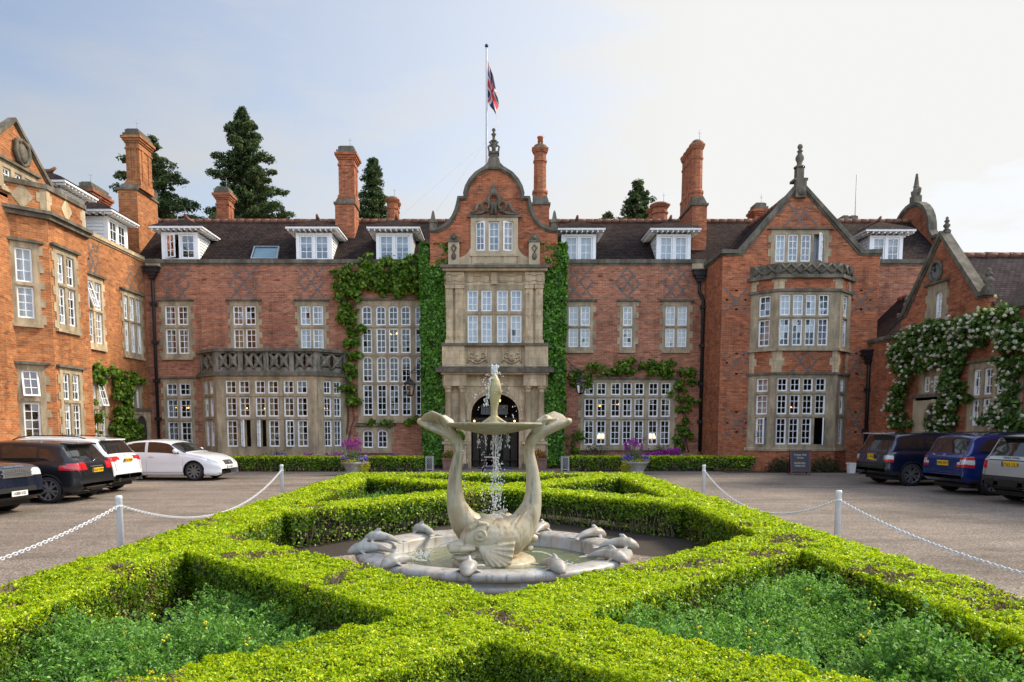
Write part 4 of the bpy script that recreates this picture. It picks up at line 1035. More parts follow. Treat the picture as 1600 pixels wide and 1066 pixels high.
# ------------------------------------------------------------------ dormers
def dormer(M, w, hgt, deep=2.6, over=.38, rise=.62, cur='half', curm=NET, opens={}):
    mb = MB(M); hw = w / 2
    mb.box((-hw, 0, -.4), (-hw + .16, .12, hgt)); mb.box((hw - .16, 0, -.4), (hw, .12, hgt)); mb.box((-hw + .16, 0, -.4), (hw - .16, .12, .06)); mb.box((-hw + .16, 0, hgt - .1), (hw - .16, .12, hgt)); mb.box((-.05, 0, .06), (.05, .12, hgt - .1))
    nb = 12
    for s in (-1, 1):                                     # weatherboarded cheeks
        for k in range(nb):
            za, zb2 = -.4 + (hgt + .4) * k / nb, -.4 + (hgt + .4) * (k + 1) / nb; x0, x1 = s * hw, s * (hw - .03)
            f = [(x0, .12, za), (x0, deep, za), (x1, deep, zb2), (x1, .12, zb2)]; mb.face(f if s > 0 else f[::-1]); g = [(x1 if 0 else x0, .12, za), (x0, deep, za), (s * (hw - .03), deep, za), (s * (hw - .03), .12, za)]; mb.face(g)
        mb.box((min(s * hw, s * (hw - .12)), .12, -.4), (max(s * hw, s * (hw - .12)), .2, hgt), 0, 'f')
    ex, ey = hw + over, -over
    mb.box((-ex, ey, hgt + .10), (ex, ey + .05, hgt + .19)); mb.box((-ex, ey + .05, hgt + .10), (-ex + .05, deep, hgt + .19)); mb.box((ex - .05, ey + .05, hgt + .10), (ex, deep, hgt + .19))
    mb.face([(-ex, ey, hgt + .11), (ex, ey, hgt + .11), (ex, deep, hgt + .11), (-ex, deep, hgt + .11)][::-1])
    n = max(5, int(2 * ex / .26))
    for k in range(n + 1):
        x = -ex + .08 + (2 * ex - .2) * k / n; mb.box((x, ey + .05, hgt + .02), (x + .06, .0, hgt + .10))
    for s in (-1, 1):
        for k in range(7):
            y = .1 + .3 * k; x0, x1 = s * hw, s * (ex - .05); mb.box((min(x0, x1), y, hgt + .02), (max(x0, x1), y + .06, hgt + .10))
    d = hpart(mb, 'dormer', [WHITE])
    mb = MB(M); zr = hgt + .19; hy = ey + ex * .95
    # flared hip: lower shallow skirt, then steeper slope to the ridge
    kx, kz = .45, .2
    A = [(-ex - .03, ey - .03, zr), (ex + .03, ey - .03, zr)]; Bm = [(-ex * (1 - kx * .55), ey + ex * kx * .55, zr + kz), (ex * (1 - kx * .55), ey + ex * kx * .55, zr + kz)]
    T = (0, hy, zr + rise)
    mb.face([A[0], A[1], Bm[1], Bm[0]]); mb.face([Bm[0], Bm[1], T])
    for s in (-1, 1):
        a, b = (A[0], Bm[0]) if s < 0 else (A[1], Bm[1])
        f = [a, b, (b[0], deep + 1.2, b[2]), (a[0], deep + 1.2, a[2])]; mb.face(f if s > 0 else f[::-1]); f = [b, T, (0, deep + 1.8, T[2]), (b[0], deep + 1.2, b[2])]; mb.face(f if s > 0 else f[::-1])
    mb.tube([(0, hy - .12, T[2] + .2), (0, hy + .1, T[2] + .05), (0, deep + 1.8, T[2] + .03)], [.05, .10, .09], 6, 1)
    hpart(mb, 'dormer_roof', [TILE, RIDGE], d)
    fr = MB(M); gl = MB(M); li = ((-hw + .17, -.06), (.06, hw - .17))
    for k, (a, b) in enumerate(li):
        f0, g0_ = fr.M, gl.M
        if k in opens:
            piv = Vector((a, .05, 0)); fr.M = gl.M = M @ Matrix.Translation(piv) @ Matrix.Rotation(-opens[k], 4, 'Z') @ Matrix.Translation(-piv)
        bars(fr, a, b, .07, hgt - .11, 2, 3, .06, .026, y=.03); gl.face([(a, .06, .07), (b, .06, .07), (b, .06, hgt - .11), (a, .06, hgt - .11)])
        fr.M, gl.M = f0, g0_
    hpart(fr, 'casement_frame', [WHITE], d); hpart(gl, 'glass_pane', [GLASS], d)
    if cur != 'none':
        cb = MB(M); zlo = .0 if cur == 'full' else hgt * .52
        n = 40
        for k in range(n):
            a, b = -hw + w * k / n, -hw + w * (k + 1) / n; q = lambda i: .28 + .03 * math.sin(i * 1.3)
            cb.face([(a, q(k), zlo), (b, q(k + 1), zlo), (b, q(k + 1), hgt), (a, q(k), hgt)], 0, True)
        hpart(cb, 'curtain', [curm], d)
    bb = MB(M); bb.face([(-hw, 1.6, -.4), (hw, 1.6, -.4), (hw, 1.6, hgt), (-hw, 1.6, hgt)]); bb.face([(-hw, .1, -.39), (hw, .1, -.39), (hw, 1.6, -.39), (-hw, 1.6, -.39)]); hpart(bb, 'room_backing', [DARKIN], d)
    return d
DD = 34.85
for x0, x1, yt, yb, cur, op in ((253, 310, 363, 406, 'none', {0: .5}), (463, 519, 364, 408, 'half', {}), (588, 645, 364, 409, 'half', {}), (877, 931, 366, 410, 'full', {}), (1025.5, 1079, 366, 411, 'full', {}), (1358, 1410, 368, 412, 'half', {})):
    a, b = P(x0, 400, DD), P(x1, 400, DD); zb2, zt6 = P(500, yb, DD).z, P(500, yt, DD).z
    dormer(Matrix.Translation(((a.x + b.x) / 2, DD, zb2)), b.x - a.x, zt6 - zb2, cur=cur, curm=GREYCUR if cur == 'half' else NET, opens=op)
F_LD = Face((-16.5, 0, 0), (0, 1, 0), (1, 0, 0))
for xa, xb, yt, yb in ((169, 199, 338, 384), (118, 134, 306, 352)):
    u0, u1 = F_LD.px(xa, 360)[0], F_LD.px(xb, 360)[0]; z1 = F_LD.px(xa, yt)[1]; z0 = z1 - 1.35
    w = min(max(u1 - u0, 1.6), 1.9); um = u1 - w / 2
    dormer(F_LD.M @ Matrix.Translation((um, 0, z0)), w, 1.35, cur='none')
# skylights
mb = MB(); 
def onroof(x, y):
    d = ray(x, y); e = Vector((0, 0, EYE)); n = Vector((0, -(ZR - EAVE + .12), 3.7)).normalized(); p0 = Vector((0, 34.6, EAVE - .12 + .06)); t = (p0 - e).dot(n) / d.dot(n); return e + d * t
q = [onroof(*p) for p in ((394, 404), (431.5, 404), (434.5, 387), (399, 387))]
n_ = (q[1] - q[0]).cross(q[3] - q[0]).normalized() * .05
cq = sum(q, Vector()) / 4; o_ = [cq + (p - cq) * 1.12 for p in q]
for k in range(4):
    a, b, c, d = o_[k], o_[(k + 1) % 4], q[(k + 1) % 4], q[k]; mb.face([a + n_, b + n_, c + n_, d + n_]); mb.face([a - n_, b - n_, b + n_, a + n_])
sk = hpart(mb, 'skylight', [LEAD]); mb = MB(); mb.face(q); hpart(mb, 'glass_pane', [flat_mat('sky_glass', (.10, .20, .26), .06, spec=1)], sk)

# ------------------------------------------------------------------ chimneys
def chimney(x0, x1, ytop, D, ybase, base=None, depth=.8, oct_=False, n=1, pot=False, axis='y', mat=BRICK, aer=True, gapk=1.0):
    """base=(x0,x1,y_shoulder,depth)"""
    xm = (x0 + x1) / 2; c0, c1 = P(x0, ytop + 20, D), P(x1, ytop + 20, D); w = c1.x - c0.x; z1 = P(xm, ytop, D).z; zb2 = P(xm, ybase, D).z
    mb = MB(); cap = MB(); x = (c0.x + c1.x) / 2
    if base:
        a, b = P(base[0], base[2], D).x, P(base[1], base[2], D).x; zs = P(xm, base[2], D).z
        mb.box((a, D - .1, zb2 - 1.5), (b, D + base[3], zs), 0)
        mb.hprism([(a - .06, D - .16), (b + .06, D - .16), (b + .06, D + base[3] + .06), (a - .06, D + base[3] + .06)], zs, zs + .1, 1)
        A = [(a, D - .1, zs + .1), (b, D - .1, zs + .1), (b, D + base[3], zs + .1), (a, D + base[3], zs + .1)]; t = .35
        B = [(c0.x, D, zs + .1 + t), (c1.x, D, zs + .1 + t), (c1.x, D + base[3] - .15, zs + .1 + t), (c0.x, D + base[3] - .15, zs + .1 + t)]
        for k in range(4): mb.face([A[k], A[(k + 1) % 4], B[(k + 1) % 4], B[k]], 1)
        zb3 = zs + .1
    else: zb3 = zb2 - 1
    hh = z1 - zb3
    for i in range(n):
        y0 = D + i * (w * 1.02 * gapk)
        if oct_:
            r = w / 2 * 1.04; cy = y0 + w / 2
            mb.lathe([(r * 1.12, 0), (r * 1.12, .5), (r * 1.2, .52), (r * 1.2, .62), (r * .96, .72), (r * .92, hh * .70), (r * 1.05, hh * .70 + .01), (r * 1.05, hh * .70 + .08), (r * .92, hh * .70 + .09), (r * .92, hh * .84), (r * 1.1, hh * .86), (r * 1.1, hh * .875), (r * 1.2, hh * .885), (r * 1.2, hh * .90), (r * 1.28, hh * .91), (r * 1.28, hh * .935)], (x, cy, zb3), 8, 0, False)
            cap.lathe([(r * 1.0, hh * .935), (r * 1.0, hh * .96), (r * .8, hh * .985), (r * .55, hh), (r * .3, hh)], (x, cy, zb3), 8, 0, False)
        else:
            hx = w / 2; dp = depth
            def lev(g, za, zb4, m=mb): m.box((x - hx - g, y0 - g, zb3 + za), (x + hx + g, y0 + dp + g, zb3 + zb4), 0)
            lev(.05, 0, .35); lev(.0, .35, hh - .95); lev(.04, hh - .95, hh - .87); lev(.0, hh - .87, hh - .66); lev(.05, hh - .66, hh - .58); lev(.1, hh - .58, hh - .48); lev(.16, hh - .48, hh - .36)
            lev(.08, hh - .36, hh - .22, cap); lev(.0, hh - .22, hh - .05, cap); lev(-.06, hh - .05, hh, cap)
            for q in (-hx * .45, hx * .45):               # projecting ribs
                mb.box((x + q - .06, y0 - .035, zb3 + .35), (x + q + .06, y0 + .01, zb3 + hh - .96), 0, 'k')
            nr = max(1, int(dp / .6))
            for k in range(nr):
                yy = y0 + dp * (k + .5) / nr
                for s in (-1, 1): mb.box((x + s * hx - .035, yy - .09, zb3 + .35), (x + s * hx + .035, yy + .09, zb3 + hh - .96), 0)
    o = hpart(mb, 'chimney', [mat, STONED]); hpart(cap, 'chimney_cap', [STONED], o)
    if pot:
        pm = MB(); pm.lathe([(.13, 0), (.12, .3), (.15, .32), (.15, .38), (.1, .38)], (x, D + .3, z1 - .03), 10); hpart(pm, 'chimney_pot', [flat_mat('terracotta_pot', (.38, .12, .05), .8)], o)
    if aer:
        am = MB(); zz0 = z1 - .05; am.tube([(x + w * .2, D + .3, zz0), (x + w * .2, D + .3, zz0 + .55)], .010, 4); am.tube([(x + w * .2 - .08, D + .3, zz0 + .42), (x + w * .2, D + .3, zz0 + .36), (x + w * .2 + .08, D + .3, zz0 + .42)], .008, 4); hpart(am, 'aerial', [LEAD], o)
    return o
chimney(195.5, 216.5, 200, 35.6, 370, (186, 215.5, 298, 2.0), 1.25, mat=BRICKW)
chimney(124, 143, 283, 33.4, 330, None, 1.5, mat=BRICKD)
chimney(337.5, 357, 291, 39.4, 345, None, .75)
chimney(528.5, 553, 227, 36.9, 362, (524, 554, 320, 1.1), 1.0)
chimney(603, 621, 305, 41, 343, None, .9, oct_=True, n=2)
chimney(834, 855, 222, 36.6, 352, (832, 858, 321, 1.1), .8, oct_=True, pot=True)
chimney(1082, 1101, 216, 35.9, 382, (1081, 1104, 322, 2.2), 1.8, oct_=True, n=4, gapk=.93)
chimney(1021, 1046, 313, 40.5, 345, None, .9, oct_=True, n=2)
chimney(1180, 1197, 316, 38.8, 342, None, .8)
chimney(1316, 1327, 336, 40, 350, None, .8, aer=False); chimney(1329, 1340, 336, 40, 350, None, .8, aer=False)
# gable end at the right of the main range, seen from behind
mb = MB(); F_GE = Face((21.15, 0, 0), (0, -1, 0), (-1, 0, 0)); r = 1.65; yc = -38.3; zc4 = ZR - .62
us = [-43.5, -42.2, -41.5, -40.6] + [yc + r * math.cos(t) for t in np.linspace(math.pi, 0, 15)] + [-36.3, -35.9, -35.8, -34.4]
zs4 = [EAVE, EAVE + .3, EAVE + 1.2, ZR - 1.1] + [zc4 - .3 + r * math.sin(t) * 1.0 for t in np.linspace(math.pi, 0, 15)] + [ZR - 1.35, ZR - 1.35, EAVE + .9, EAVE + .3]
tp = lambda u: float(np.interp(u, us, zs4))
wallprof(mb, F_GE, us, tp, EAVE - 3, (), 0, .4)
coping(mb, F_GE, list(zip(us, zs4)), t=.16, m=1, w0=-.1, w1=.3)
zt7 = max(zs4) + .15
mb.M = F_GE.M; mb.box((yc - .2, 0, zt7), (yc + .2, .4, zt7 + .35), 1)
mb.tube([(yc + .32 * math.cos(t), .2, zt7 + .62 + .28 * math.sin(t)) for t in np.linspace(-.2 - math.pi, .2, 12)], .08, 6, 1); mb.lathe([(.22, .3), (.2, .5), (.12, .75), (.15, .8), (.12, .9), (.05, 1.45), (0, 1.47)], (yc, .2, zt7), 8, 1, False); mb.M = None
hpart(mb, 'end_gable', [BRICKD, STONED])

# ------------------------------------------------------------------ low rose-clad range on the right
fz = lambda x, y: F_RW.px(x, y)
rA0, rA1, rB1 = -31.9, -29.2, -24.4
zA = fz(1390, 528)[1]
ap_ = fz(1472, 369); fL = fz(1414, 484); fR = fz(1531, 468); rB0 = fL[0] - .25; rB1 = fR[0] + .3; zC = fz(1580, 481)[1]
zk = (fL[1] + fR[1]) / 2
def rtop(u):
    if u < fL[0] or u > fR[0]: return zk - .1
    return zk + (ap_[1] - zk) * ((u - fL[0]) / (ap_[0] - fL[0]) if u < ap_[0] else (fR[0] - u) / (fR[0] - ap_[0]))
win(F_RW, pairs(1462, 1472.5), pairs(456, 497), arched=(0,), nz=[4], marg=(.5, .25, .3, .25), hood=True, deep=.16, quoin=True)
win(F_RW, pairs(1444, 1454, 1458, 1468, 1472, 1480), pairs(587, 612), nz=[2], marg=(.3, .25, .25, .2), hood=True, quoin=False)
win(F_RW, pairs(1520, 1532, 1536.5, 1550, 1556, 1570, 1575, 1590), pairs(574, 616, 622, 665), nz=[3, 4], marg=(.25, .2, .22, .2), hood=True, quoin=False)
hB = [F_RW.holes[0], F_RW.holes[1]]; hC = [F_RW.holes[2]]
mb = MB(); rectwall(mb, F_RW, rA0, rB0, 0, zA); wallprof(mb, F_RW, [rB0, fL[0], ap_[0], fR[0], rB1], rtop, 0, hB + hC, 0, .35); rectwall(mb, F_RW, rB1, -11, 0, zC, hC)
hpart(mb, 'brick_wall', [BRICK])
mb = MB(); coping(mb, F_RW, [(rA0, zA - .04), (rB0 + .02, zA - .04)], t=.14); coping(mb, F_RW, [(rB1, zC - .04), (-11, zC - .04)], t=.14)
coping(mb, F_RW, [(rB0 - .1, zk - .1), (fL[0] + .02, zk - .1), (ap_[0], ap_[1]), (fR[0] - .02, zk - .1), (rB1 + .1, zk - .1)], t=.18, w0=-.12, w1=.26)
mb.M = F_RW.M
for (u, z, s) in ((rB0 + .12, zk + .06, .8), (rB1 - .15, zk + .06, .8), (ap_[0], ap_[1] + .1, .62)):
    mb.box((u - .16 * s, .15 - .17 * s, z), (u + .16 * s, .15 + .17 * s, z + .16 * s)); mb.lathe([(r_ * s, z_ * s) for r_, z_ in [(.14, .16), (.18, .2), (.09, .26), (.18, .38), (.19, .46), (.1, .55), (.08, .6), (.14, .64), (.13, .72), (.06, .78), (.09, .84), (.05, .92), (0, .95)]], (u, .15, z), 10)
mb.M = None
hpart(mb, 'stone_coping', [STONED])
# doorway of the rose range
mb = MB(F_RW.M); zd = fz(1455, 621)[1]; a0, a1 = fz(1448, 660)[0], fz(1474, 660)[0]; s0, s1 = fz(1430, 650)[0], fz(1484, 650)[0]
ap = arch_pts(a0, a1, 1.9, 2.75, 12)
for p, q in zip(ap, ap[1:]):
    mb.face([(p[0], -.1, p[1]), (q[0], -.1, q[1]), (q[0], -.1, zd), (p[0], -.1, zd)]); mb.face([(p[0], -.1, p[1]), (p[0], .05, p[1]), (q[0], .05, q[1]), (q[0], -.1, q[1])])
mb.box((s0, -.1, 0), (a0, .05, zd)); mb.box((a1, -.1, 0), (s1, .05, zd)); mb.box((s0 - .1, -.2, zd), (s1 + .1, .05, zd + .12), 1)
mb.face([(a0, -.006, 0), (a1, -.006, 0), (a1, -.006, 2.8), (a0, -.006, 2.8)], 2)
for r in (.1, .2): mb.tube([(p[0] * 1 + (p[0] - (a0 + a1) / 2) * r * .5, -.11, p[1] + r * .6) for p in ap], .045, 5)
hpart(mb, 'side_doorway', [STONEP, STONED, DARKIN])
# clock
mb = MB(F_RW.M); cu2, cz2 = fz(1463.5, 424.5); r = (fz(1463, 410)[1] - fz(1463, 439.5)[1]) / 2
ring = [(cu2 + r * math.cos(t), -.04, cz2 + r * math.sin(t)) for t in np.linspace(0, 2 * math.pi, 25)]
mb.tube(ring, .07, 6, 0, cap=False); mb.face([(p[0] * .98 + cu2 * .02, -.03, p[2]) for p in ring[:-1]], 1)
for k in range(12):
    t = k * math.pi / 6; mb.tube([(cu2 + r * .70 * math.cos(t), -.05, cz2 + r * .70 * math.sin(t)), (cu2 + r * .88 * math.cos(t), -.05, cz2 + r * .88 * math.sin(t))], .018, 4, 2)
for t, l in ((1.75, .75), (2.5, .5)): mb.tube([(cu2, -.06, cz2), (cu2 + r * l * math.cos(t), -.06, cz2 + r * l * math.sin(t))], .022, 4, 2)
hpart(mb, 'gable_clock', [STONED, flat_mat('clock_face', (.16, .16, .155), .6), IRON])
# roofs of the range
mb = MB(); zrg = fz(1472, 399)[1]; zcr_ = zC - .1
slope((16.3, -rB0, zk - .3), (16.3, -ap_[0], zrg), (24, -ap_[0], zrg), (24, -rB0, zk - .3)); sl3 = (zrg - zk + .3) / (rB1 - ap_[0]); yx = .9; slope((16.3, -ap_[0], zrg), (16.3, -rB1 - yx, zk - .3 - sl3 * yx), (24, -rB1 - yx, zk - .3 - sl3 * yx), (24, -ap_[0], zrg))
slope((16.25, -rB1 + 1.5, zcr_), (16.25, 11, zcr_), (20.6, 11, zcr_ + 3.25), (20.6, -rB1 + 1.5, zcr_ + 3.25)); slope((20.6, -rB1 + 1.5, zcr_ + 3.25), (20.6, 11, zcr_ + 3.25), (25, 11, zcr_), (25, -rB1 + 1.5, zcr_))
hpart(mb, 'tiled_roof', [TILEP])
mb = MB(); slope((16.25, 34.4, zA - .1), (16.25, -rB0, zA - .1), (18.6, -rB0, zA + 2.2), (18.6, 34.4, zA + 2.2)); hpart(mb, 'tiled_roof', [TILE])
mb = MB(); ridge((16.4, -ap_[0], zrg), (24, -ap_[0], zrg)); ridge((20.6, 11, zcr_ + 3.25), (20.6, -rB1 + 1.5, zcr_ + 3.25)); ridge((18.6, -rB0, zA + 2.2), (18.6, 34.3, zA + 2.2)); hpart(mb, 'ridge_tiles', [RIDGE])
mb = MB(); k_ = 2.3 / 2.35
sl_ = lambda x, y, e=.05: (x, y, zA - .1 + (x - 16.25) * k_ + e)
for a, b, m in (((16.5, 31.3), (17.6, 29.9), 0),):
    mb.face([sl_(16.5, 31.4), sl_(16.5, 29.8), sl_(17.7, 29.8), sl_(17.7, 31.4)], 0); mb.face([sl_(16.62, 31.25, .06), sl_(16.62, 29.95, .06), sl_(17.58, 29.95, .06), sl_(17.58, 31.25, .06)], 1)
hpart(mb, 'skylight', [IRON, flat_mat('dark_glass', (.02, .025, .03), .08)])
# dim rooms behind the windows
mb = MB()
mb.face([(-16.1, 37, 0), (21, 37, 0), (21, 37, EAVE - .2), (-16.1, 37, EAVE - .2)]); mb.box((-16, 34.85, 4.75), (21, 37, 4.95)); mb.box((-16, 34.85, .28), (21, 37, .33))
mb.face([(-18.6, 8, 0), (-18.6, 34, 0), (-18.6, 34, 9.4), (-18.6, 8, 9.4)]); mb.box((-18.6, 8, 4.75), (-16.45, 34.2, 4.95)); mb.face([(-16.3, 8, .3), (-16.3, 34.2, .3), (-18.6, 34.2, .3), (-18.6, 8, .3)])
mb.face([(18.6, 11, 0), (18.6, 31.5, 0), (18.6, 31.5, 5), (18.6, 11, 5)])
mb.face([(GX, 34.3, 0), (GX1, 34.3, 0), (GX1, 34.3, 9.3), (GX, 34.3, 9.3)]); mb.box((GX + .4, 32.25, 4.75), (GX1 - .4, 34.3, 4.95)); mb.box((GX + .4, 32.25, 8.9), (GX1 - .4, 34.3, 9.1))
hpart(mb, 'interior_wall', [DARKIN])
# downpipes with hopper heads
def downpipe(x, yh, ybot, D, kink=None):
    mb = MB(); p = P(x, yh, D); z1 = p.z; zb2 = max(.1, P(x, ybot, D).z); x0 = p.x
    mb.box((x0 - .30, D - .28, z1 - .22), (x0 + .30, D, z1)); mb.box((x0 - .36, D - .33, z1 - .03), (x0 + .36, D, z1 + .05)); mb.box((x0 - .2, D - .24, z1 - .36), (x0 + .2, D, z1 - .22)); mb.box((x0 - .12, D - .2, z1 - .5), (x0 + .12, D, z1 - .36))
    for k in range(5): mb.box((x0 - .28 + .13 * k, D - .295, z1 - .2), (x0 - .24 + .13 * k, D - .27, z1 - .02))
    dx = kink or 0
    mb.tube([(x0, D - .1, z1 - .45), (x0, D - .1, z1 - .9), (x0 + dx * .3, D - .1, z1 - 1.05), (x0 + dx, D - .1, z1 - 1.3), (x0 + dx, D - .1, zb2)], .075, 8)
    z = z1 - 1.7
    while z > zb2 + .3: mb.box((x0 + dx - .13, D - .2, z), (x0 + dx + .13, D, z + .14)); z -= 1.75
    hpart(mb, 'downpipe', [IRON])
downpipe(239, 419, 700, 34.45, None); downpipe(1092.5, 424, 705, 34.45, .2); downpipe(1357, 549, 705, 31.8, None)
mb = MB()
for x, y, D in ((239, 412, 34.47), (1093, 418, 34.47)):
    p = P(x, y, D); mb.box((p.x - .34, D - .03, p.z - .25), (p.x + .34, D + .02, p.z + .2))
hpart(mb, 'spout_stone', [STONE])
mb = MB(); p = P(1338, 290, 41); mb.tube([(p.x, 41, 10), (p.x, 41, P(1338, 273, 41).z)], .025, 5); hpart(mb, 'aerial', [LEAD])
# warm lamps seen through the ground-floor windows
def lampthing(name, x, y, D, kind, label):
    p = P(x, y, D); t = thing(name, (p.x, D, p.z), 0, label, 'lamp', 'lit lamps inside the ground floor rooms')
    m1 = MB(); m2 = MB()
    if kind == 'table':
        m1.lathe([(.10, -.45), (.04, -.42), (.05, -.2), (.02, 0)], (0, 0, 0), 8); m2.lathe([(.22, 0), (.14, .26), (.0, .26)], (0, 0, 0), 12)
        m1.build('lamp_base', [STONEP], t); m2.build('lamp_shade', [flat_mat('linen_shade', (.7, .6, .45), .8, emit=((1, .72, .42), .9))], t)
    else:
        m1.tube([(0, 0, .1), (0, 0, .9)], .015, 5)
        for k in range(5):
            a = k * 1.2566; m1.tube([(0, 0, .1), (.16 * math.cos(a), .16 * math.sin(a), -.04), (.3 * math.cos(a), .3 * math.sin(a), .04)], .014, 4); m2.lathe([(.03, .06), (.022, .11), (0, .12)], (.3 * math.cos(a), .3 * math.sin(a), 0), 8)
        m1.build('lamp_arm', [IRON], t); m2.build('lamp_shade', [WARM], t)
for i, (x, y, D, kind, lb) in enumerate(((945, 637, 36.0, 'chan', 'orange chandelier behind the second light of the wide seven-light window'), (962, 635, 36.4, 'chan', 'glowing chandelier in the middle of the wide seven-light window'), (939, 686, 35.4, 'table', 'pale table lamp low in the wide seven-light window, nearer the entrance'), (1018, 686, 35.4, 'table', 'pale table lamp low in the wide seven-light window, nearer the drainpipe'),
        (386, 641, 35.6, 'chan', 'orange wall lamp seen through the second pane pair of the balustraded bay'), (408, 641, 35.8, 'chan', 'orange wall lamp seen through the middle of the balustraded bay'), (506, 641, 35.6, 'chan', 'orange lamp behind the canted side of the balustraded bay nearest the great hall window'), (618, 525, 36, 'chan', 'yellow chandelier high in the tall arched hall window'), (1242, 640, 32.8, 'chan', 'small orange lamp in the lower bay window of the gabled wing'), (285, 640, 35.6, 'chan', 'small orange lamp in the ground floor window beside the white saloon'))):
    lampthing('table_lamp' if kind == 'table' else 'chandelier', x, y, D, kind, lb)
for x, y in ((781, 626), (741, 658), (804, 658)):
    p = P(x, y, 34.7); m = MB(); m.ball((p.x, 34.7, p.z), .045, 0, 8, 6); hpart(m, 'porch_bulb', [WARM])
# ================================================================== GROUND
def gravel_mat(name, a, b, c, sc=55, bs=.25):
    m, t, p = new_mat(name); uv, ob = vecs(t)
    vo = N(t, 'TexVoronoi'); vo.inputs['Scale'].default_value = sc; t.links.new(ob, vo.inputs['Vector'])
    sp = N(t, 'SeparateColor'); t.links.new(vo.outputs['Color'], sp.inputs[0])
    col = ramp(t, sp.outputs[0], [(0, a), (.45, b), (.8, c), (1, tuple(min(1, x * 1.5) for x in c))])
    col = mixc(t, 1, col, ramp(t, noise_tex(t, ob, .35, 7, .65), [(.3, (.66, .64, .63)), (.5, (1, 1, 1)), (.72, (1.22, 1.19, 1.16))]), 'MULTIPLY')
    col = mixc(t, 1, col, ramp(t, noise_tex(t, scaled(t, ob, (.5, 2.2, 1)), .8, 6, .6), [(.35, (.78, .77, .76)), (.6, (1.08, 1.07, 1.06))]), 'MULTIPLY')
    t.links.new(col, p.inputs['Base Color']); p.inputs['Roughness'].default_value = .92; p.inputs['Specular IOR Level'].default_value = .25
    t.links.new(bump(t, vo.outputs['Distance'], bs, .01), p.inputs['Normal']); return m
DRIVE = gravel_mat('rolled_gravel', (.102, .084, .071), (.188, .158, .133), (.26, .222, .19))
PEA = gravel_mat('pea_gravel', (.12, .09, .065), (.23, .18, .14), (.34, .29, .235), 38, .5)
mb = MB(); mb.face([(-400, -150, 0), (400, -150, 0), (400, 900, 0), (-400, 900, 0)])
tag(mb.build('driveway', [DRIVE]), kind='structure')
mb = MB(); mb.face([(-3.7, -1.3, .004), (3.7, -1.3, .004), (3.7, 20.2, .004), (-3.7, 20.2, .004)]); tag(mb.build('bed_soil', [SOIL]), kind='structure')
mb = MB(); mb.face([(2.62 * (1 + .06 * math.sin(5 * a)) * math.cos(a), 9.3 + 2.5 * (1 + .06 * math.sin(5 * a)) * math.sin(a), .008) for a in np.linspace(0, 2 * math.pi, 49)[:-1]]); tag(mb.build('fountain_court', [PEA]), kind='structure')
HL0, HL1 = P(318, 700, 31.3).x, P(660, 700, 31.3).x
HR0, HR1 = P(893, 700, 31.6).x, P(1190, 700, 31.6).x
mb = MB()
mb.face([(-13.6, 31.2, .004), (HL1 - .3, 31.2, .004), (HL1 - .3, 34.48, .004), (-13.6, 34.48, .004)]); mb.face([(HR0 + .3, 31.2, .004), (GX, 31.2, .004), (GX, 34.48, .004), (HR0 + .3, 34.48, .004)]); mb.face([(GX - .1, 30.3, .005), (15.9, 30.3, .005), (15.9, 31.88, .005), (GX - .1, 31.88, .005)])
tag(mb.build('border_soil', [SOIL]), kind='structure')

# ================================================================== CLIPPED BOX HEDGES
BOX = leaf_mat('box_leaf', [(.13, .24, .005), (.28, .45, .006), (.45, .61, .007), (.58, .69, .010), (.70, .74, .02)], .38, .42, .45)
BOXOLD_SHADE = leaf_mat('old_shaded_box_leaf', [(.03, .075, .006), (.075, .16, .008), (.14, .26, .009), (.22, .36, .010)], .3, .42, .45)  # old growth, with the shade of the hedge sides put into its colour
BROWNL = leaf_mat('dry_box_leaf', [(.10, .065, .03), (.17, .12, .06), (.22, .17, .08)], .2, .8, .1)
TWIG = flat_mat('box_twig', (.24, .17, .115), .9, var=.35, scale=30)
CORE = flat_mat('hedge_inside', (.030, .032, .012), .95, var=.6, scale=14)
def fbm(p, s, seed=0):
    return np.array([mnoise.noise(Vector((a[0] * s + seed, a[1] * s - seed, a[2] * s))) for a in p])
HEDGES = [  # p0, p1, half width, height, name, label
    ((-3.66, -1.2), (-3.66, 20.5), .40, .60, 'clipped box hedge running back along the chain with the parked black and white cars'),
    ((3.66, -1.2), (3.66, 20.5), .40, .60, 'clipped box hedge running back along the chain facing the notice board and blue cars'),
    ((-4.05, 20.15), (4.05, 20.15), .36, .60, 'clipped box hedge closing the parterre across the front of the entrance porch'),
    ((-3.5, 1.5), (3.45, 8.45), .42, .60, 'diagonal box hedge before the fountain, its near end in the lower corner by the parked white cars'),
    ((3.5, 1.5), (-3.45, 8.45), .42, .60, 'diagonal box hedge before the fountain, far end at the hedge by the black cars'),
    ((-3.4, 11.4), (3.3, 19.7), .40, .60, 'diagonal box hedge behind the fountain bowl ending at the urn on the notice board side'),
    ((3.4, 12.6), (-3.45, 19.5), .40, .60, 'diagonal box hedge behind the fountain bowl ending at the urn on the balustraded bay side')]
HEDGES[3] = HEDGES[3][:4] + ('diagonal box hedge before the fountain, its far end reaching the hedge by the blue cars',)
FRONT_H = [((HL0, 31.5), (HL1 - .0, 31.5), .36, .60, 'long low box hedge before the balustraded bay, ending at a trellis planter'), ((HR0, 31.9), (HR1, 31.9), .36, .60, 'long low box hedge under the wide seven-light window, ending by the notice board')]
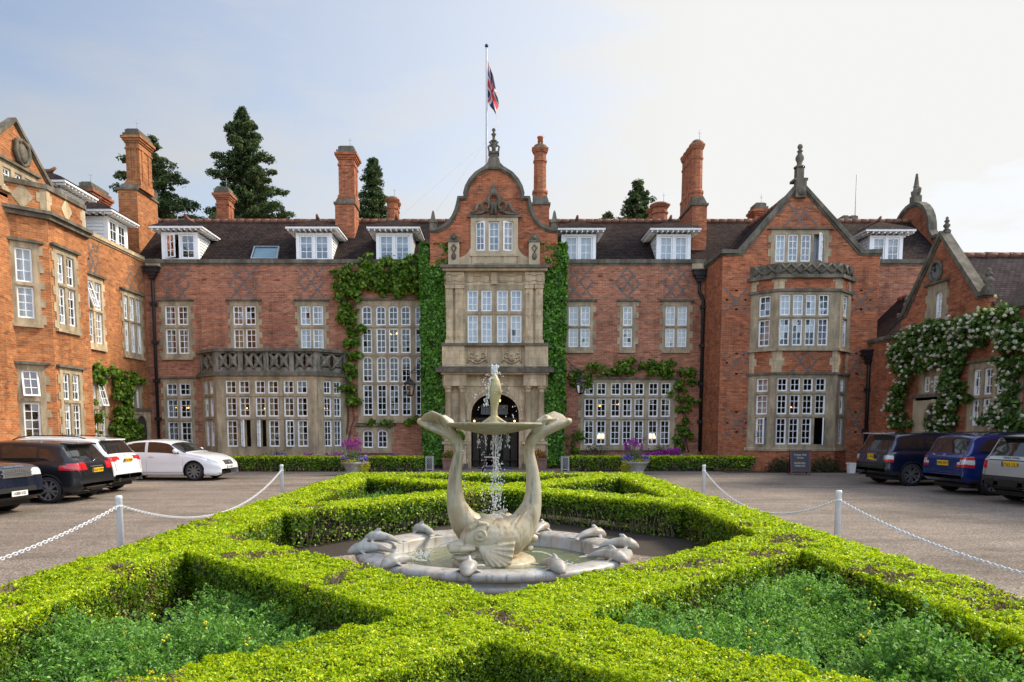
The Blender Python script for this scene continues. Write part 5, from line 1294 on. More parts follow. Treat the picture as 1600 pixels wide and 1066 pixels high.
def hedge(spec, others, h_, leafscale=1.0, grp='clipped box hedges of the parterre'):
    (x0, y0), (x1, y1), hw, _, label = spec
    a, b = np.array([x0, y0]), np.array([x1, y1]); Ln = np.linalg.norm(b - a); d = (b - a) / Ln; nn = np.array([-d[1], d[0]])
    POS, NR, SZ = [], [], []
    step = .5
    for i in range(int(math.ceil(Ln / step))):
        t0, t1 = i * step, min(Ln, (i + 1) * step); c = a + d * (t0 + t1) / 2
        D = max(2.2, c[1] - .6); s = float(np.clip(.0034 * D + .0085, .021, .13)) * leafscale
        if c[1] < 1.2: s *= 1.6
        dens = 2.5 / (.5 * .55 * s * s); seg = t1 - t0
        for kind, area in (('top', seg * 2 * hw), ('s+', seg * h_), ('s-', seg * h_)) + ((('e0', 2 * hw * h_),) if i == 0 else ()) + ((('e1', 2 * hw * h_),) if t1 >= Ln - 1e-6 else ()):
            sgn = 1 if kind == 's+' else -1
            k = dens
            if kind[0] == 's':
                facing = (nn * sgn) @ (-c / np.linalg.norm(c))
                k *= 1.0 if facing > -.05 else .45
            n = int(area * k)
            if n <= 0: continue
            u = RNG.uniform(t0, t1, n); dep = np.abs(RNG.normal(0, s * .9, n)) * -1 + s * .25
            if kind == 'top':
                w = RNG.uniform(-hw, hw, n); z = h_ + dep; p = a + d * u[:, None] + nn * w[:, None]; nr = np.tile([0, 0, 1.], (n, 1))
                nr[:, :2] += nn * (np.sign(w) * (np.abs(w) > hw - .07))[:, None]
            elif kind[0] == 's':
                z = h_ * (1 - RNG.random(n) ** 1.15 * .97); p = a + d * u[:, None] + nn * (sgn * (hw + dep))[:, None]; nr = np.tile([nn[0] * sgn, nn[1] * sgn, .35], (n, 1))
            else:
                e = -1 if kind == 'e0' else 1; w = RNG.uniform(-hw, hw, n); z = RNG.uniform(.03, h_, n)
                p = (a if e < 0 else b) + d * (e * dep)[:, None] + nn * w[:, None]; nr = np.tile([d[0] * e, d[1] * e, .3], (n, 1))
            pp = np.column_stack([p, z]); POS.append(pp); NR.append(nr); SZ.append(np.full(n, s) * RNG.uniform(.7, 1.25, n))
    pos, nr, sz = np.concatenate(POS), np.concatenate(NR), np.concatenate(SZ)
    # soft unevenness of the clipped surface
    f = fbm(pos, 3.1, 3); f2 = fbm(pos, 11, 9); pos += nr * (f * .028 + f2 * .030 + fbm(pos, 24, 5) * .016)[:, None]
    # drop leaves inside the crossing hedges
    keep = np.ones(len(pos), bool)
    for o in others:
        if o is spec: continue
        oa, ob = np.array(o[0]), np.array(o[1]); ol = np.linalg.norm(ob - oa); od = (ob - oa) / ol; on = np.array([-od[1], od[0]]); q = pos[:, :2] - oa
        keep &= ~((np.abs(q @ on) < o[2] - .05) & (q @ od > .05) & (q @ od < ol - .05) & (pos[:, 2] < o[3] - .09))
    # gaps: dry woody patches on top and thin feet
    patch = fbm(pos * [1, 1, .6], 1.5, 21) + .55 * fbm(pos, 5.5, 4)
    thin = (patch > .48) & (pos[:, 2] > h_ * .82)
    low = pos[:, 2] < ((.34 if spec in HEDGES[5:7] else .20) + .22 * fbm(pos * [1, 1, 0], 2.1, 40))
    keep &= ~(thin & (RNG.random(len(pos)) < .72)) & ~(low & (RNG.random(len(pos)) < .8))
    pos, nr, sz, patch, thin = pos[keep], nr[keep], sz[keep], patch[keep], thin[keep]
    young_sunlit = np.clip((pos[:, 2] - (h_ - .16)) / .16, 0, 1) * .95 + .02 + .26 * fbm(pos, 2.3, 77)  # paler top leaves: new growth, plus sunlight on the tops painted in
    r = RNG.random(len(pos)); mi = np.where(r < young_sunlit, 0, 1)
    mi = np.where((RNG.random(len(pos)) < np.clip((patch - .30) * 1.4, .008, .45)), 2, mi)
    o = bpy.data.objects.new('box_hedge', leaf_mesh('box_hedge', pos, nr, sz, [BOX, BOXOLD_SHADE, BROWNL], mi, aspect=.56, spread=.8, curl=.35, tb=1.5)); link(o)
    tag(o, label, 'hedge', grp)
    # woody inside and bare stems
    mb = MB(Matrix(((d[0], nn[0], 0, a[0]), (d[1], nn[1], 0, a[1]), (0, 0, 1, 0), (0, 0, 0, 1))))
    e = .055 if Ln < 22 else .055
    n = max(2, int(Ln / .5))
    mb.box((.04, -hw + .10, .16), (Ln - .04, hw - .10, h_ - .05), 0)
    g = MB(mb.M); rr = random.Random(int(x0 * 100 + y1 * 7))
    for k in range(int(Ln * 30)):
        s = rr.choice((-1, 1)); x = rr.uniform(.05, Ln - .05); y = s * (hw - rr.uniform(.02, .14)); w = rr.uniform(.004, .011)
        g.tube([(x, y * .8, .0), (x + rr.uniform(-.05, .05), y, .2), (x + rr.uniform(-.1, .1), y + s * .01, rr.uniform(.35, h_ - .04))], [w * 1.3, w, w * .5], 4, 0, False)
    nt_ = int(Ln * 90)
    gp = np.column_stack([RNG.uniform(.05, Ln - .05, nt_), RNG.uniform(-hw + .05, hw - .05, nt_), np.full(nt_, h_ - .04)])
    wp = np.column_stack([a[0] + d[0] * gp[:, 0] + nn[0] * gp[:, 1], a[1] + d[1] * gp[:, 0] + nn[1] * gp[:, 1], np.full(nt_, h_)])
    pt = fbm(wp * [1, 1, .6], 1.5, 21) + .55 * fbm(wp, 5.5, 4)
    for q, ok, wq in zip(gp, pt > .40, wp):
        if ok and wq[1] < 12:
            for j in range(7):
                x, y = q[0] + rr.uniform(-.05, .05), q[1] + rr.uniform(-.05, .05); w = .0022 + .0003 * wq[1]
                g.face([(x - w, y, h_ - .09), (x + w, y, h_ - .09), (x + rr.uniform(-.03, .03) + w, y + rr.uniform(-.03, .03), h_ + rr.uniform(-.015, .03)), (x + rr.uniform(-.03, .03) - w, y, h_ + rr.uniform(-.015, .02))], 0)
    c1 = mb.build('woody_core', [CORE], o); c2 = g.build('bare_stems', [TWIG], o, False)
    c2['kind'] = 'stuff'
    return o
for sp in HEDGES: hedge(sp, HEDGES, .60)
for sp in FRONT_H: hedge(sp, [], .62, .8, 'low box hedges along the house front')

# ================================================================== HERBS IN THE BEDS
HERB = leaf_mat('rue_leaf', [(.045, .15, .02), (.11, .29, .035), (.20, .42, .065), (.34, .56, .16)], .35, .5, .3)
HSTEM = flat_mat('rue_stem', (.07, .17, .05), .7)
YEL = flat_mat('yellow_flower', (.75, .62, .02), .6)
def herb_proto(seed, n_fr=80, hgt=.5, rad=.42, ls=.030, flowers=True):
    rr = np.random.default_rng(seed); P_, Nn, S = [], [], []; st = MB(); fl = MB()
    for k in range(n_fr):
        az = rr.uniform(0, 6.283); tilt = rr.uniform(.05, 1) ** .7; L_ = hgt * rr.uniform(.75, 1.25)
        tip = np.array([math.cos(az) * rad * tilt * rr.uniform(.7, 1.2), math.sin(az) * rad * tilt * rr.uniform(.7, 1.2), L_ * (1 - .35 * tilt)]); mid = tip * [.35, .35, .62]
        f = lambda t: 2 * t * (1 - t) * mid + t * t * tip
        st.tube([f(t) for t in (0, .4, .75, 1)], [.005, .004, .003, .0015], 4, 0, False)
        for br in range(9):                                  # pinnate side fronds with small leaflets
            t = .32 + .68 * br / 8.; q = f(t); side = rr.normal(0, 1, 3); side[2] = abs(side[2]) * .4; side /= np.linalg.norm(side); ln = .11 * (1.15 - t * .6)
            for j in range(7):
                u = (j + 1) / 7.; P_.append(q + side * ln * u + rr.normal(0, .008, 3)); Nn.append([rr.normal(0, .5), rr.normal(0, .5), 1]); S.append(ls * rr.uniform(.7, 1.2))
        if flowers and rr.random() < .02:
            for j in range(4): fl.ball(tuple(np.array(tip) + rr.normal(0, .014, 3) + [0, 0, .03]), .008, 0, 5, 3)
    t = bpy.data.objects.new('rue_plant', leaf_mesh('rue_plant', np.array(P_), np.array(Nn, float), np.array(S), HERB, None, .45, .55, None, .3)); link(t)
    st.build('stems', [HSTEM], t, False)
    if flowers and fl.v: fl.build('flowers', [YEL], t)
    return t
protos = [herb_proto(11), herb_proto(12, 80, .56, .40), herb_proto(13, 55, .42, .46)]
used = [False] * 3
hrr = random.Random(5)
def inbed(tri, x, y):
    (ax, ay), (bx, by), (cx, cy) = tri
    d1 = (x - bx) * (ay - by) - (ax - bx) * (y - by); d2 = (x - cx) * (by - cy) - (bx - cx) * (y - cy); d3 = (x - ax) * (cy - ay) - (cx - ax) * (y - ay)
    return (d1 > 0) == (d2 > 0) == (d3 > 0)
BEDS = [('near left', ((-3.1, 7.6), (-3.1, 2.3), (-.9, 5.0)), 28, 'feathery rue plant in the triangular bed before the fountain, black cars side'),
        ('near right', ((3.1, 7.6), (3.1, 2.3), (.9, 5.0)), 30, 'feathery rue plant in the triangular bed before the fountain, blue cars side'),
        ('far left', ((-3.1, 18.6), (-3.1, 13.6), (-.9, 16.1)), 8, 'small rue plant in the triangular bed behind the fountain, balustraded bay side'),
        ('far right', ((3.1, 18.6), (3.1, 13.6), (.9, 16.1)), 9, 'small rue plant in the triangular bed behind the fountain, notice board side')]
for nm, tri, cnt, lb in BEDS:
    placed = []
    tries = 0
    while len(placed) < cnt and tries < 4000:
        tries += 1
        x = hrr.uniform(min(p[0] for p in tri), max(p[0] for p in tri)); y = hrr.uniform(min(p[1] for p in tri), max(p[1] for p in tri))
        if not inbed(tri, x, y) or any((x - a) ** 2 + (y - b) ** 2 < .33 ** 2 for a, b in placed): continue
        if nm == 'near left' and x < -2.6 and y > 5.7: continue
        placed.append((x, y))
    for x, y in placed:
        k = hrr.randrange(3); s = hrr.uniform(.6, 1.15) * (.92 if nm == 'near left' else 1.1 if nm == 'near right' else .8)
        if not used[k]:
            o = protos[k]; used[k] = True; o.location = (x, y, 0); o.rotation_euler = (0, 0, hrr.uniform(0, 6.28)); o.scale = (s, s, s)
        else: o = copy_tree(protos[k], None, (x, y, 0), hrr.uniform(0, 6.28), s)
        tag(o, lb, 'herb plant', 'rue plants in the ' + nm + ' bed')
# ================================================================== FOUNTAIN
FX, FY = 0.0, 9.1
FTN = thing('dolphin_fountain', (FX, FY, 0), 0, 'pale stone fountain of two curling dolphins holding a shallow bowl over a round pool', 'fountain')
def fstone(name, ca, cb, cc, streak=.5):
    m, t, b = new_mat(name); uv, ob = vecs(t)
    c = ramp(t, noise_tex(t, ob, 3.5, 7, .65), [(.3, cb), (.6, ca), (.8, cc)])
    w = noise_tex(t, scaled(t, ob, (5, 5, .55)), 2.0, 7, .7)
    c = mixc(t, ramp(t, w, [(.53, (0, 0, 0)), (.66, (streak,) * 3)]), c, (.085, .07, .03))
    w2 = noise_tex(t, scaled(t, ob, (4, 4, 1.0)), 1.2, 5, .6); c = mixc(t, ramp(t, w2, [(.46, (0, 0, 0)), (.68, (.55, .55, .55))]), c, (.33, .215, .10))
    t.links.new(c, b.inputs['Base Color']); b.inputs['Roughness'].default_value = .42; b.inputs['Specular IOR Level'].default_value = .4
    t.links.new(bump(t, noise_tex(t, ob, 30, 6, .7), .18, .01), b.inputs['Normal']); return m
DOLPH = fstone('dolphin_stone', (.47, .42, .31), (.33, .29, .195), (.58, .54, .45), .8)
RIM = fstone('rim_stone', (.43, .425, .41), (.31, .30, .285), (.52, .515, .50), .75)
mb = MB()
prof = [(1.60, .0), (1.60, .16), (1.66, .185), (1.66, .235), (1.60, .25), (1.60, .285), (1.67, .30), (1.71, .325), (1.715, .355), (1.70, .385), (1.64, .405), (1.44, .395), (1.38, .375), (1.355, .34), (1.34, .05)]
mb.lathe([(r, z) for r, z in prof], (0, 0, 0), 96); mb.build('pool_rim', [RIM], FTN)
mb = MB(); mb.lathe([(.48, .02), (.52, .05), (.52, .235), (.50, .265), (.44, .27), (.43, .295), (.0, .30)], (0, 0, 0), 48); mb.build('plinth', [DOLPH], FTN)
# water
m, t, b = new_mat('pool_water'); uv, ob = vecs(t)
b.inputs['Base Color'].default_value = (.12, .145, .05, 1); b.inputs['Roughness'].default_value = .06; b.inputs['Specular IOR Level'].default_value = .7
w = N(t, 'TexWave', wave_type='RINGS', rings_direction='SPHERICAL'); w.inputs['Scale'].default_value = 2.2; w.inputs['Distortion'].default_value = 5; w.inputs['Detail'].default_value = 4; t.links.new(ob, w.inputs['Vector'])
t.links.new(bump(t, noise_tex(t, ob, 13, 4, .6), .6, .035, bump(t, w.outputs['Fac'], .25, .02)), b.inputs['Normal']); WATER = m
mb = MB(); mb.lathe([(.0, .0), (.5, 0), (.9, 0), (1.345, 0)], (0, 0, .215), 64, cap=False); o = mb.build('pool_water', [WATER], FTN)
# the big dolphin: head low at the front, body sweeping round and up, tail fluke under the bowl
mb = MB()
path = [(-.38, -.30, .46, .08, .07), (-.335, -.30, .50, .13, .125), (-.26, -.29, .55, .175, .19), (-.16, -.27, .56, .20, .235), (-.04, -.24, .55, .22, .245), (.08, -.20, .54, .225, .25), (.19, -.15, .55, .225, .24), (.29, -.10, .62, .205, .22), (.38, -.05, .72, .175, .18), (.44, -.02, .84, .15, .148), (.475, .0, .95, .125, .12), (.49, .0, 1.08, .108, .10), (.488, .01, 1.22, .094, .09), (.475, .015, 1.36, .083, .079), (.455, .02, 1.48, .074, .07), (.438, .02, 1.57, .068, .064), (.435, .01, 1.64, .07, .066), (.455, 0, 1.72, .085, .066), (.50, -.01, 1.79, .10, .062)]
mb.tube([p[:3] for p in path], [(p[3], p[4]) for p in path], 20)
# fluke: long outer lobe and a folded inner lobe that cups the rim of the bowl
mb.tube([(.44, 0, 1.66), (.50, -.02, 1.765), (.60, -.04, 1.835), (.72, -.05, 1.885), (.83, -.05, 1.93), (.91, -.045, 1.965), (.955, -.04, 1.975)], [(.06, .055), (.10, .065), (.125, .062), (.135, .056), (.125, .052), (.09, .046), (.035, .026)], 18)
mb.tube([(.46, .0, 1.70), (.52, .03, 1.83), (.60, .06, 1.93), (.66, .07, 1.985), (.72, .06, 2.01), (.80, .03, 1.99), (.90, -.02, 1.96)], [(.06, .05), (.09, .05), (.13, .045), (.16, .04), (.16, .035), (.12, .035), (.04, .03)], 16)
mb.tube([(.50, -.02, 1.80), (.54, -.10, 1.885), (.57, -.15, 1.955), (.62, -.13, 1.995), (.68, -.06, 2.01)], [(.05, .035), (.075, .03), (.085, .028), (.07, .03), (.03, .03)], 12)
for y0, dx in ((-.16, .0), (-.105, .045), (-.04, .08), (.03, .09), (.10, .07)):        # draped folds
    mb.tube([(.49 + dx, y0 * .5, 1.83), (.53 + dx, y0 * .9, 1.92), (.60 + dx, y0, 1.985), (.70 + dx, y0 * .7, 2.00)], [.018, .024, .026, .012], 8)
# brow, eye, lips, horn and throat
eye = [(-.165 + .062 * math.cos(a), -.468, .615 + .062 * math.sin(a)) for a in np.linspace(0, 2 * math.pi, 21)]
mb.tube(eye, .014, 8, cap=False); mb.ball((-.165, -.465, .615), .036, 0, 14, 10, (1, .8, 1))
mb.tube([(-.33, -.36, .62), (-.28, -.42, .70), (-.18, -.40, .755), (-.08, -.38, .74)], [.02, .035, .035, .015], 10)
mb.tube([(-.06, -.24, .74), (-.10, -.23, .79), (-.145, -.22, .83), (-.175, -.21, .845)], [(.07, .10), (.05, .06), (.03, .03), (.01, .01)], 10)
mb.tube([(-.36, -.34, .50), (-.46, -.34, .485), (-.525, -.36, .455), (-.50, -.40, .435), (-.42, -.44, .445), (-.32, -.455, .45), (-.22, -.47, .45)], [(.07, .05), (.07, .055), (.06, .055), (.06, .05), (.055, .045), (.045, .035), (.02, .02)], 12)
mb.tube([(-.48, -.30, .335), (-.42, -.37, .325), (-.33, -.42, .33), (-.22, -.43, .345)], [(.05, .03), (.06, .04), (.055, .04), (.03, .025)], 12)
mb.tube([(-.30, -.30, .36), (-.15, -.28, .36), (.02, -.25, .36), (.2, -.18, .38)], [(.12, .08), (.17, .10), (.16, .10), (.1, .07)], 14)
# pectoral fan with pleats
root = Vector((-.17, -.45, .455)); fan = []
for k in range(9):
    a = k / 8; e = Vector((-.06 + .36 * a, -.53 + .10 * a, .27 + (.0 if a < .55 else (a - .55) * .42))); e2 = e if k % 2 == 0 else e.lerp(root, .03) + Vector((0, .02, 0)); fan.append(e2)
tipf = [Vector((-.075, -.50, .245)), Vector((.0, -.54, .238)), Vector((.075, -.55, .24)), Vector((.15, -.545, .25)), Vector((.205, -.53, .275)), Vector((.225, -.50, .35)), Vector((.24, -.465, .43)), Vector((.25, -.43, .505))]
bk = [v + Vector((.0, .07, .02)) for v in tipf]
for a, b, c_, d_ in zip(tipf, tipf[1:], bk, bk[1:]):                          # thick fan slab
    mb.face([root, a, b]); mb.face([root + Vector((0, .09, 0)), d_, c_]); mb.face([a, c_, d_, b])
mb.face([root, root + Vector((0, .09, 0)), bk[0], tipf[0]]); mb.face([root, tipf[-1], bk[-1], root + Vector((0, .09, 0))])
for e in tipf: mb.tube([root, root.lerp(e, .4), root.lerp(e, .8), root.lerp(e, .98)], [.022, .020, .020, .018], 8)
for k in range(3):                                                         # neck folds
    x = .02 + .075 * k; mb.tube([(x, -.455 + .035 * k, .52), (x + .06, -.41 + .03 * k, .62), (x + .14, -.30 + .03 * k, .72 + .02 * k), (x + .22, -.18, .78 + .04 * k)], [.010, .020, .018, .006], 8)
D1 = mb.build('dolphin', [DOLPH], FTN); sculpt(D1, .0095, 3, .5)
D2 = D1.copy(); link(D2, FTN); D2.rotation_euler = (0, 0, math.pi)
# bowl
mb = MB(); mb.lathe([(.0, 1.80), (.10, 1.805), (.25, 1.83), (.42, 1.868), (.55, 1.90), (.605, 1.92), (.615, 1.94), (.60, 1.95), (.56, 1.94), (.4, 1.915), (0, 1.88)], (0, 0, 0), 64); mb.build('upper_bowl', [fstone('bowl_stone', (.33, .315, .22), (.24, .225, .14), (.42, .40, .30), .6)], FTN)
mb = MB(); mb.lathe([(.0, 0), (.575, 0)], (0, 0, 1.938), 40, cap=False); mb.build('bowl_water', [WATER], FTN)
# small upright fish
mb = MB()
sp = [(0, 0, 1.93, .13, .10), (0, 0, 1.97, .085, .075), (0, 0, 2.03, .045, .05), (.0, 0, 2.10, .042, .046), (.005, 0, 2.18, .052, .055), (.01, 0, 2.27, .072, .075), (.015, -.01, 2.34, .078, .085), (.015, -.015, 2.41, .070, .08), (.012, -.015, 2.46, .058, .065), (.005, -.01, 2.50, .042, .045), (.0, 0, 2.535, .030, .03)]
mb.tube([p[:3] for p in sp], [p[3:] for p in sp], 16)
for s in (-1, 1): mb.tube([(0, 0, 2.03), (s * .07, -.01, 1.985), (s * .15, -.02, 1.945)], [(.04, .03), (.05, .025), (.03, .012)], 10)
mb.tube([(-.05, 0, 2.40), (-.10, 0, 2.34), (-.10, 0, 2.28)], [.03, .024, .01], 8); mb.tube([(.05, -.05, 2.40), (.085, -.07, 2.30)], [.03, .012], 8)
mb.tube([(-.03, -.05, 2.49), (.0, -.065, 2.47), (.03, -.05, 2.49)], .02, 8)
F1 = mb.build('spouting_fish', [fstone('fish_stone', (.46, .40, .22), (.34, .29, .14), (.52, .47, .32))], FTN); sculpt(F1, .009, 3, .5)
# eleven small dolphins lying over the rim, heads outward
mb = MB()
bp = [(-.25, 0, .03, .022, .016), (-.19, 0, .055, .032, .028), (-.11, 0, .085, .044, .042), (-.02, 0, .10, .05, .055), (.08, 0, .105, .064, .072), (.16, 0, .09, .068, .074), (.22, 0, .065, .052, .056), (.265, 0, .04, .034, .032), (.29, 0, .03, .014, .014)]
mb.tube([p[:3] for p in bp], [(p[3] * 1.15, p[4] * 1.15) for p in bp], 14)
mb.tube([(.10, 0, .16), (.07, 0, .205), (.03, 0, .225)], [(.03, .045), (.018, .03), (.006, .01)], 8)
for s in (-1, 1):
    mb.tube([(.13, s * .05, .07), (.09, s * .11, .03), (.05, s * .13, .015)], [(.03, .015), (.026, .012), (.01, .006)], 8); mb.tube([(-.22, 0, .03), (-.28, s * .05, .035), (-.31, s * .09, .03)], [(.025, .016), (.04, .016), (.016, .010)], 8)
    mb.ball((.19, s * .058, .10), .014, 0, 6, 4)
mb.tube([(.26, -.03, .03), (.285, 0, .025), (.26, .03, .03)], .014, 6)
FS = mb.build('rim_dolphin', [fstone('grey_fish_stone', (.40, .395, .37), (.28, .275, .255), (.48, .475, .45))], FTN); sculpt(FS, .009, 4, .5)
n = 11
for i in range(n):
    a = -math.pi / 2 - R(9.3) + 2 * math.pi * i / n
    o = FS if i == 0 else FS.copy()
    if i: link(o, FTN)
    o.scale = (.97, 1.18, .86); o.location = (1.53 * math.cos(a), 1.53 * math.sin(a), .375); o.rotation_euler = (0, 0, a + RNG.uniform(-.06, .06))
# falling and splashing water
m, t, b = new_mat('spray'); b.inputs['Base Color'].default_value = (.85, .87, .88, 1); b.inputs['Roughness'].default_value = .1; b.inputs['Transmission Weight'].default_value = .35; b.inputs['IOR'].default_value = 1.33; b.inputs['Specular IOR Level'].default_value = .8; SPRAY = m
mb = MB(); rr = random.Random(3)
def drop(x, y, z, r, st=1.0): mb.ball((FX + x, FY + y, z), r, 0, 6, 4, (1, 1, st))
for k in range(46): t_ = rr.random(); drop(rr.gauss(0, .012 + .012 * t_), rr.gauss(0, .014), 2.53 + .12 * t_, rr.uniform(.008, .02), 1.5)
for k in range(110):                                      # spatter round the little fish
    a = rr.uniform(0, 6.28); t_ = rr.random(); rad = .05 + .36 * t_ ** 1.3; z = 2.58 - .62 * t_ ** 2 - rr.uniform(0, .22) * t_; drop(rad * math.cos(a), rad * math.sin(a), max(1.95, z), rr.uniform(.003, .0075), 1.3)
for k in range(60): t_ = rr.random(); drop(-.04 - .06 * t_ + rr.gauss(0, .012), -.07 + rr.gauss(0, .01), 2.5 - .35 * t_, rr.uniform(.004, .010), 1.8)
for k in range(330):                                      # main curtain of drops under the bowl
    z = 1.83 - 1.15 * rr.random() ** .8; drop(.025 + rr.gauss(0, .022 + .03 * (1.83 - z)), rr.gauss(-.05, .04), z, rr.uniform(.004, .0105), rr.uniform(1.1, 2.2))
for k in range(60): z = 1.80 - rr.uniform(0, .16); x = rr.choice((-.20, -.10, -.02, .03, .08, .18)) + rr.gauss(0, .012); drop(x, rr.gauss(-.06, .02), z, rr.uniform(.004, .009), 2.2)
for k in range(120): z = 1.85 - 1.0 * rr.random(); drop(rr.choice((-.36, -.14, -.12, .14)) + rr.gauss(0, .02), rr.gauss(-.1, .05), z, rr.uniform(.003, .007), 1.6)
for x, y, z0_, z1_, r in ((.02, -.05, 1.81, 1.15, .013), (.05, -.03, 1.81, 1.35, .009), (-.01, -.08, 1.81, 1.3, .008), (-.20, -.08, 1.82, 1.66, .005), (-.10, -.1, 1.81, 1.64, .006), (.16, -.07, 1.82, 1.67, .005), (.09, -.1, 1.81, 1.62, .005)):
    pts = [(FX + x + rr.gauss(0, .004) , FY + y + rr.gauss(0, .004), z0_ + (z1_ - z0_) * k / 9) for k in range(10)]; mb.tube(pts, [r * (1 - .085 * k) * rr.uniform(.6, 1.25) for k in range(10)], 6)
for k in range(14): t_ = k / 13; drop(rr.gauss(0, .008), rr.gauss(0, .008), 2.54 + .10 * t_, .022 * (1 - .5 * t_), 1.3)
for s in (-1, 1):                                         # jets at the mouths
    for j in (-.0,):
        p0 = Vector((s * .46, s * -.36, .40)); pts = [p0 + Vector((s * .42 * t_, s * -.06 * t_, .06 * t_ - .24 * t_ * t_)) for t_ in np.linspace(0, 1, 9)]
        mb.tube([(FX + p.x, FY + p.y, p.z) for p in pts], [.008, .007, .007, .006, .006, .006, .005, .005, .005], 6)
    for k in range(150):
        a = rr.gauss(0, .22); drop(s * (.86 + abs(rr.gauss(0, .13))) , s * -.42 + a * .7, .218 + abs(rr.gauss(0, .016)), rr.uniform(.004, .012), .7)
sp_ = mb.build('fountain_spray', [SPRAY], None, False); tag(sp_, kind='stuff')
# ================================================================== CARS
def paint(name, col, metal=0.0, rough=.25, flake=.1):
    m, t, b = new_mat(name); b.inputs['Base Color'].default_value = (*col, 1); b.inputs['Metallic'].default_value = metal; b.inputs['Roughness'].default_value = rough
    b.inputs['Coat Weight'].default_value = 1; b.inputs['Coat Roughness'].default_value = .03; uv, ob = vecs(t)
    c = ramp(t, noise_tex(t, ob, 2.5, 6, .7), [(.3, tuple(c * (1 - flake) for c in col)), (.7, tuple(min(1, c * (1 + flake)) for c in col))]); t.links.new(c, b.inputs['Base Color']); return m
def carglass():
    m, t, b = new_mat('car_glass'); b.inputs['Base Color'].default_value = (.012, .014, .014, 1); b.inputs['Roughness'].default_value = .03; b.inputs['Specular IOR Level'].default_value = .9; b.inputs['Coat Weight'].default_value = .5; return m
CGL = carglass()
TYRE = flat_mat('tyre_rubber', (.014, .014, .015), .75, var=.2, scale=20)
ALLOY = flat_mat('alloy_wheel', (.42, .42, .44), .3, metal=.8, var=.1); ALLOYD = flat_mat('dark_alloy', (.20, .20, .21), .35, metal=.5, var=.15)
PLAST = flat_mat('grey_bumper_plastic', (.030, .031, .033), .55, var=.15); CHROME = flat_mat('chrome', (.7, .7, .7), .12, metal=1, var=.03)
REDL = flat_mat('red_lens', (.55, .012, .02), .12, coat=1, var=.25, scale=25); CLEARL = flat_mat('clear_lens', (.55, .57, .58), .08, coat=1, var=.3, scale=30); AMBER = flat_mat('amber_lens', (.75, .25, .03), .15, coat=1)
SEAM = flat_mat('door_seam', (.008, .008, .009), .6); YPL = flat_mat('yellow_plate', (.80, .50, .01), .45, var=.04); WPL = flat_mat('white_plate', (.78, .78, .76), .45, var=.04); BPL = flat_mat('plate_blue', (.01, .03, .25), .5); INK = flat_mat('plate_ink', (.01, .01, .01), .5)
def inpoly(x, z, poly):
    r = False; n = len(poly); j = n - 1
    for i in range(n):
        xi, zi = poly[i]; xj, zj = poly[j]
        if (zi > z) != (zj > z) and x < (xj - xi) * (z - zi) / (zj - zi) + xi: r = not r
        j = i
    return r
def smoothed(tab, n=3):
    """cubic (Catmull) sampling of a table of (x,z) points"""
    out = []
    for i in range(len(tab) - 1):
        p0, p1, p2, p3 = tab[max(i - 1, 0)], tab[i], tab[i + 1], tab[min(i + 2, len(tab) - 1)]
        for k in range(6):
            t = k / 6; m = lambda a: .5 * (2 * p1[a] + (p2[a] - p0[a]) * t + (2 * p0[a] - 5 * p1[a] + 4 * p2[a] - p3[a]) * t * t + (3 * p1[a] - p0[a] - 3 * p2[a] + p3[a]) * t ** 3)
            out.append((m(0), m(1)))
    out.append(tab[-1]); return out
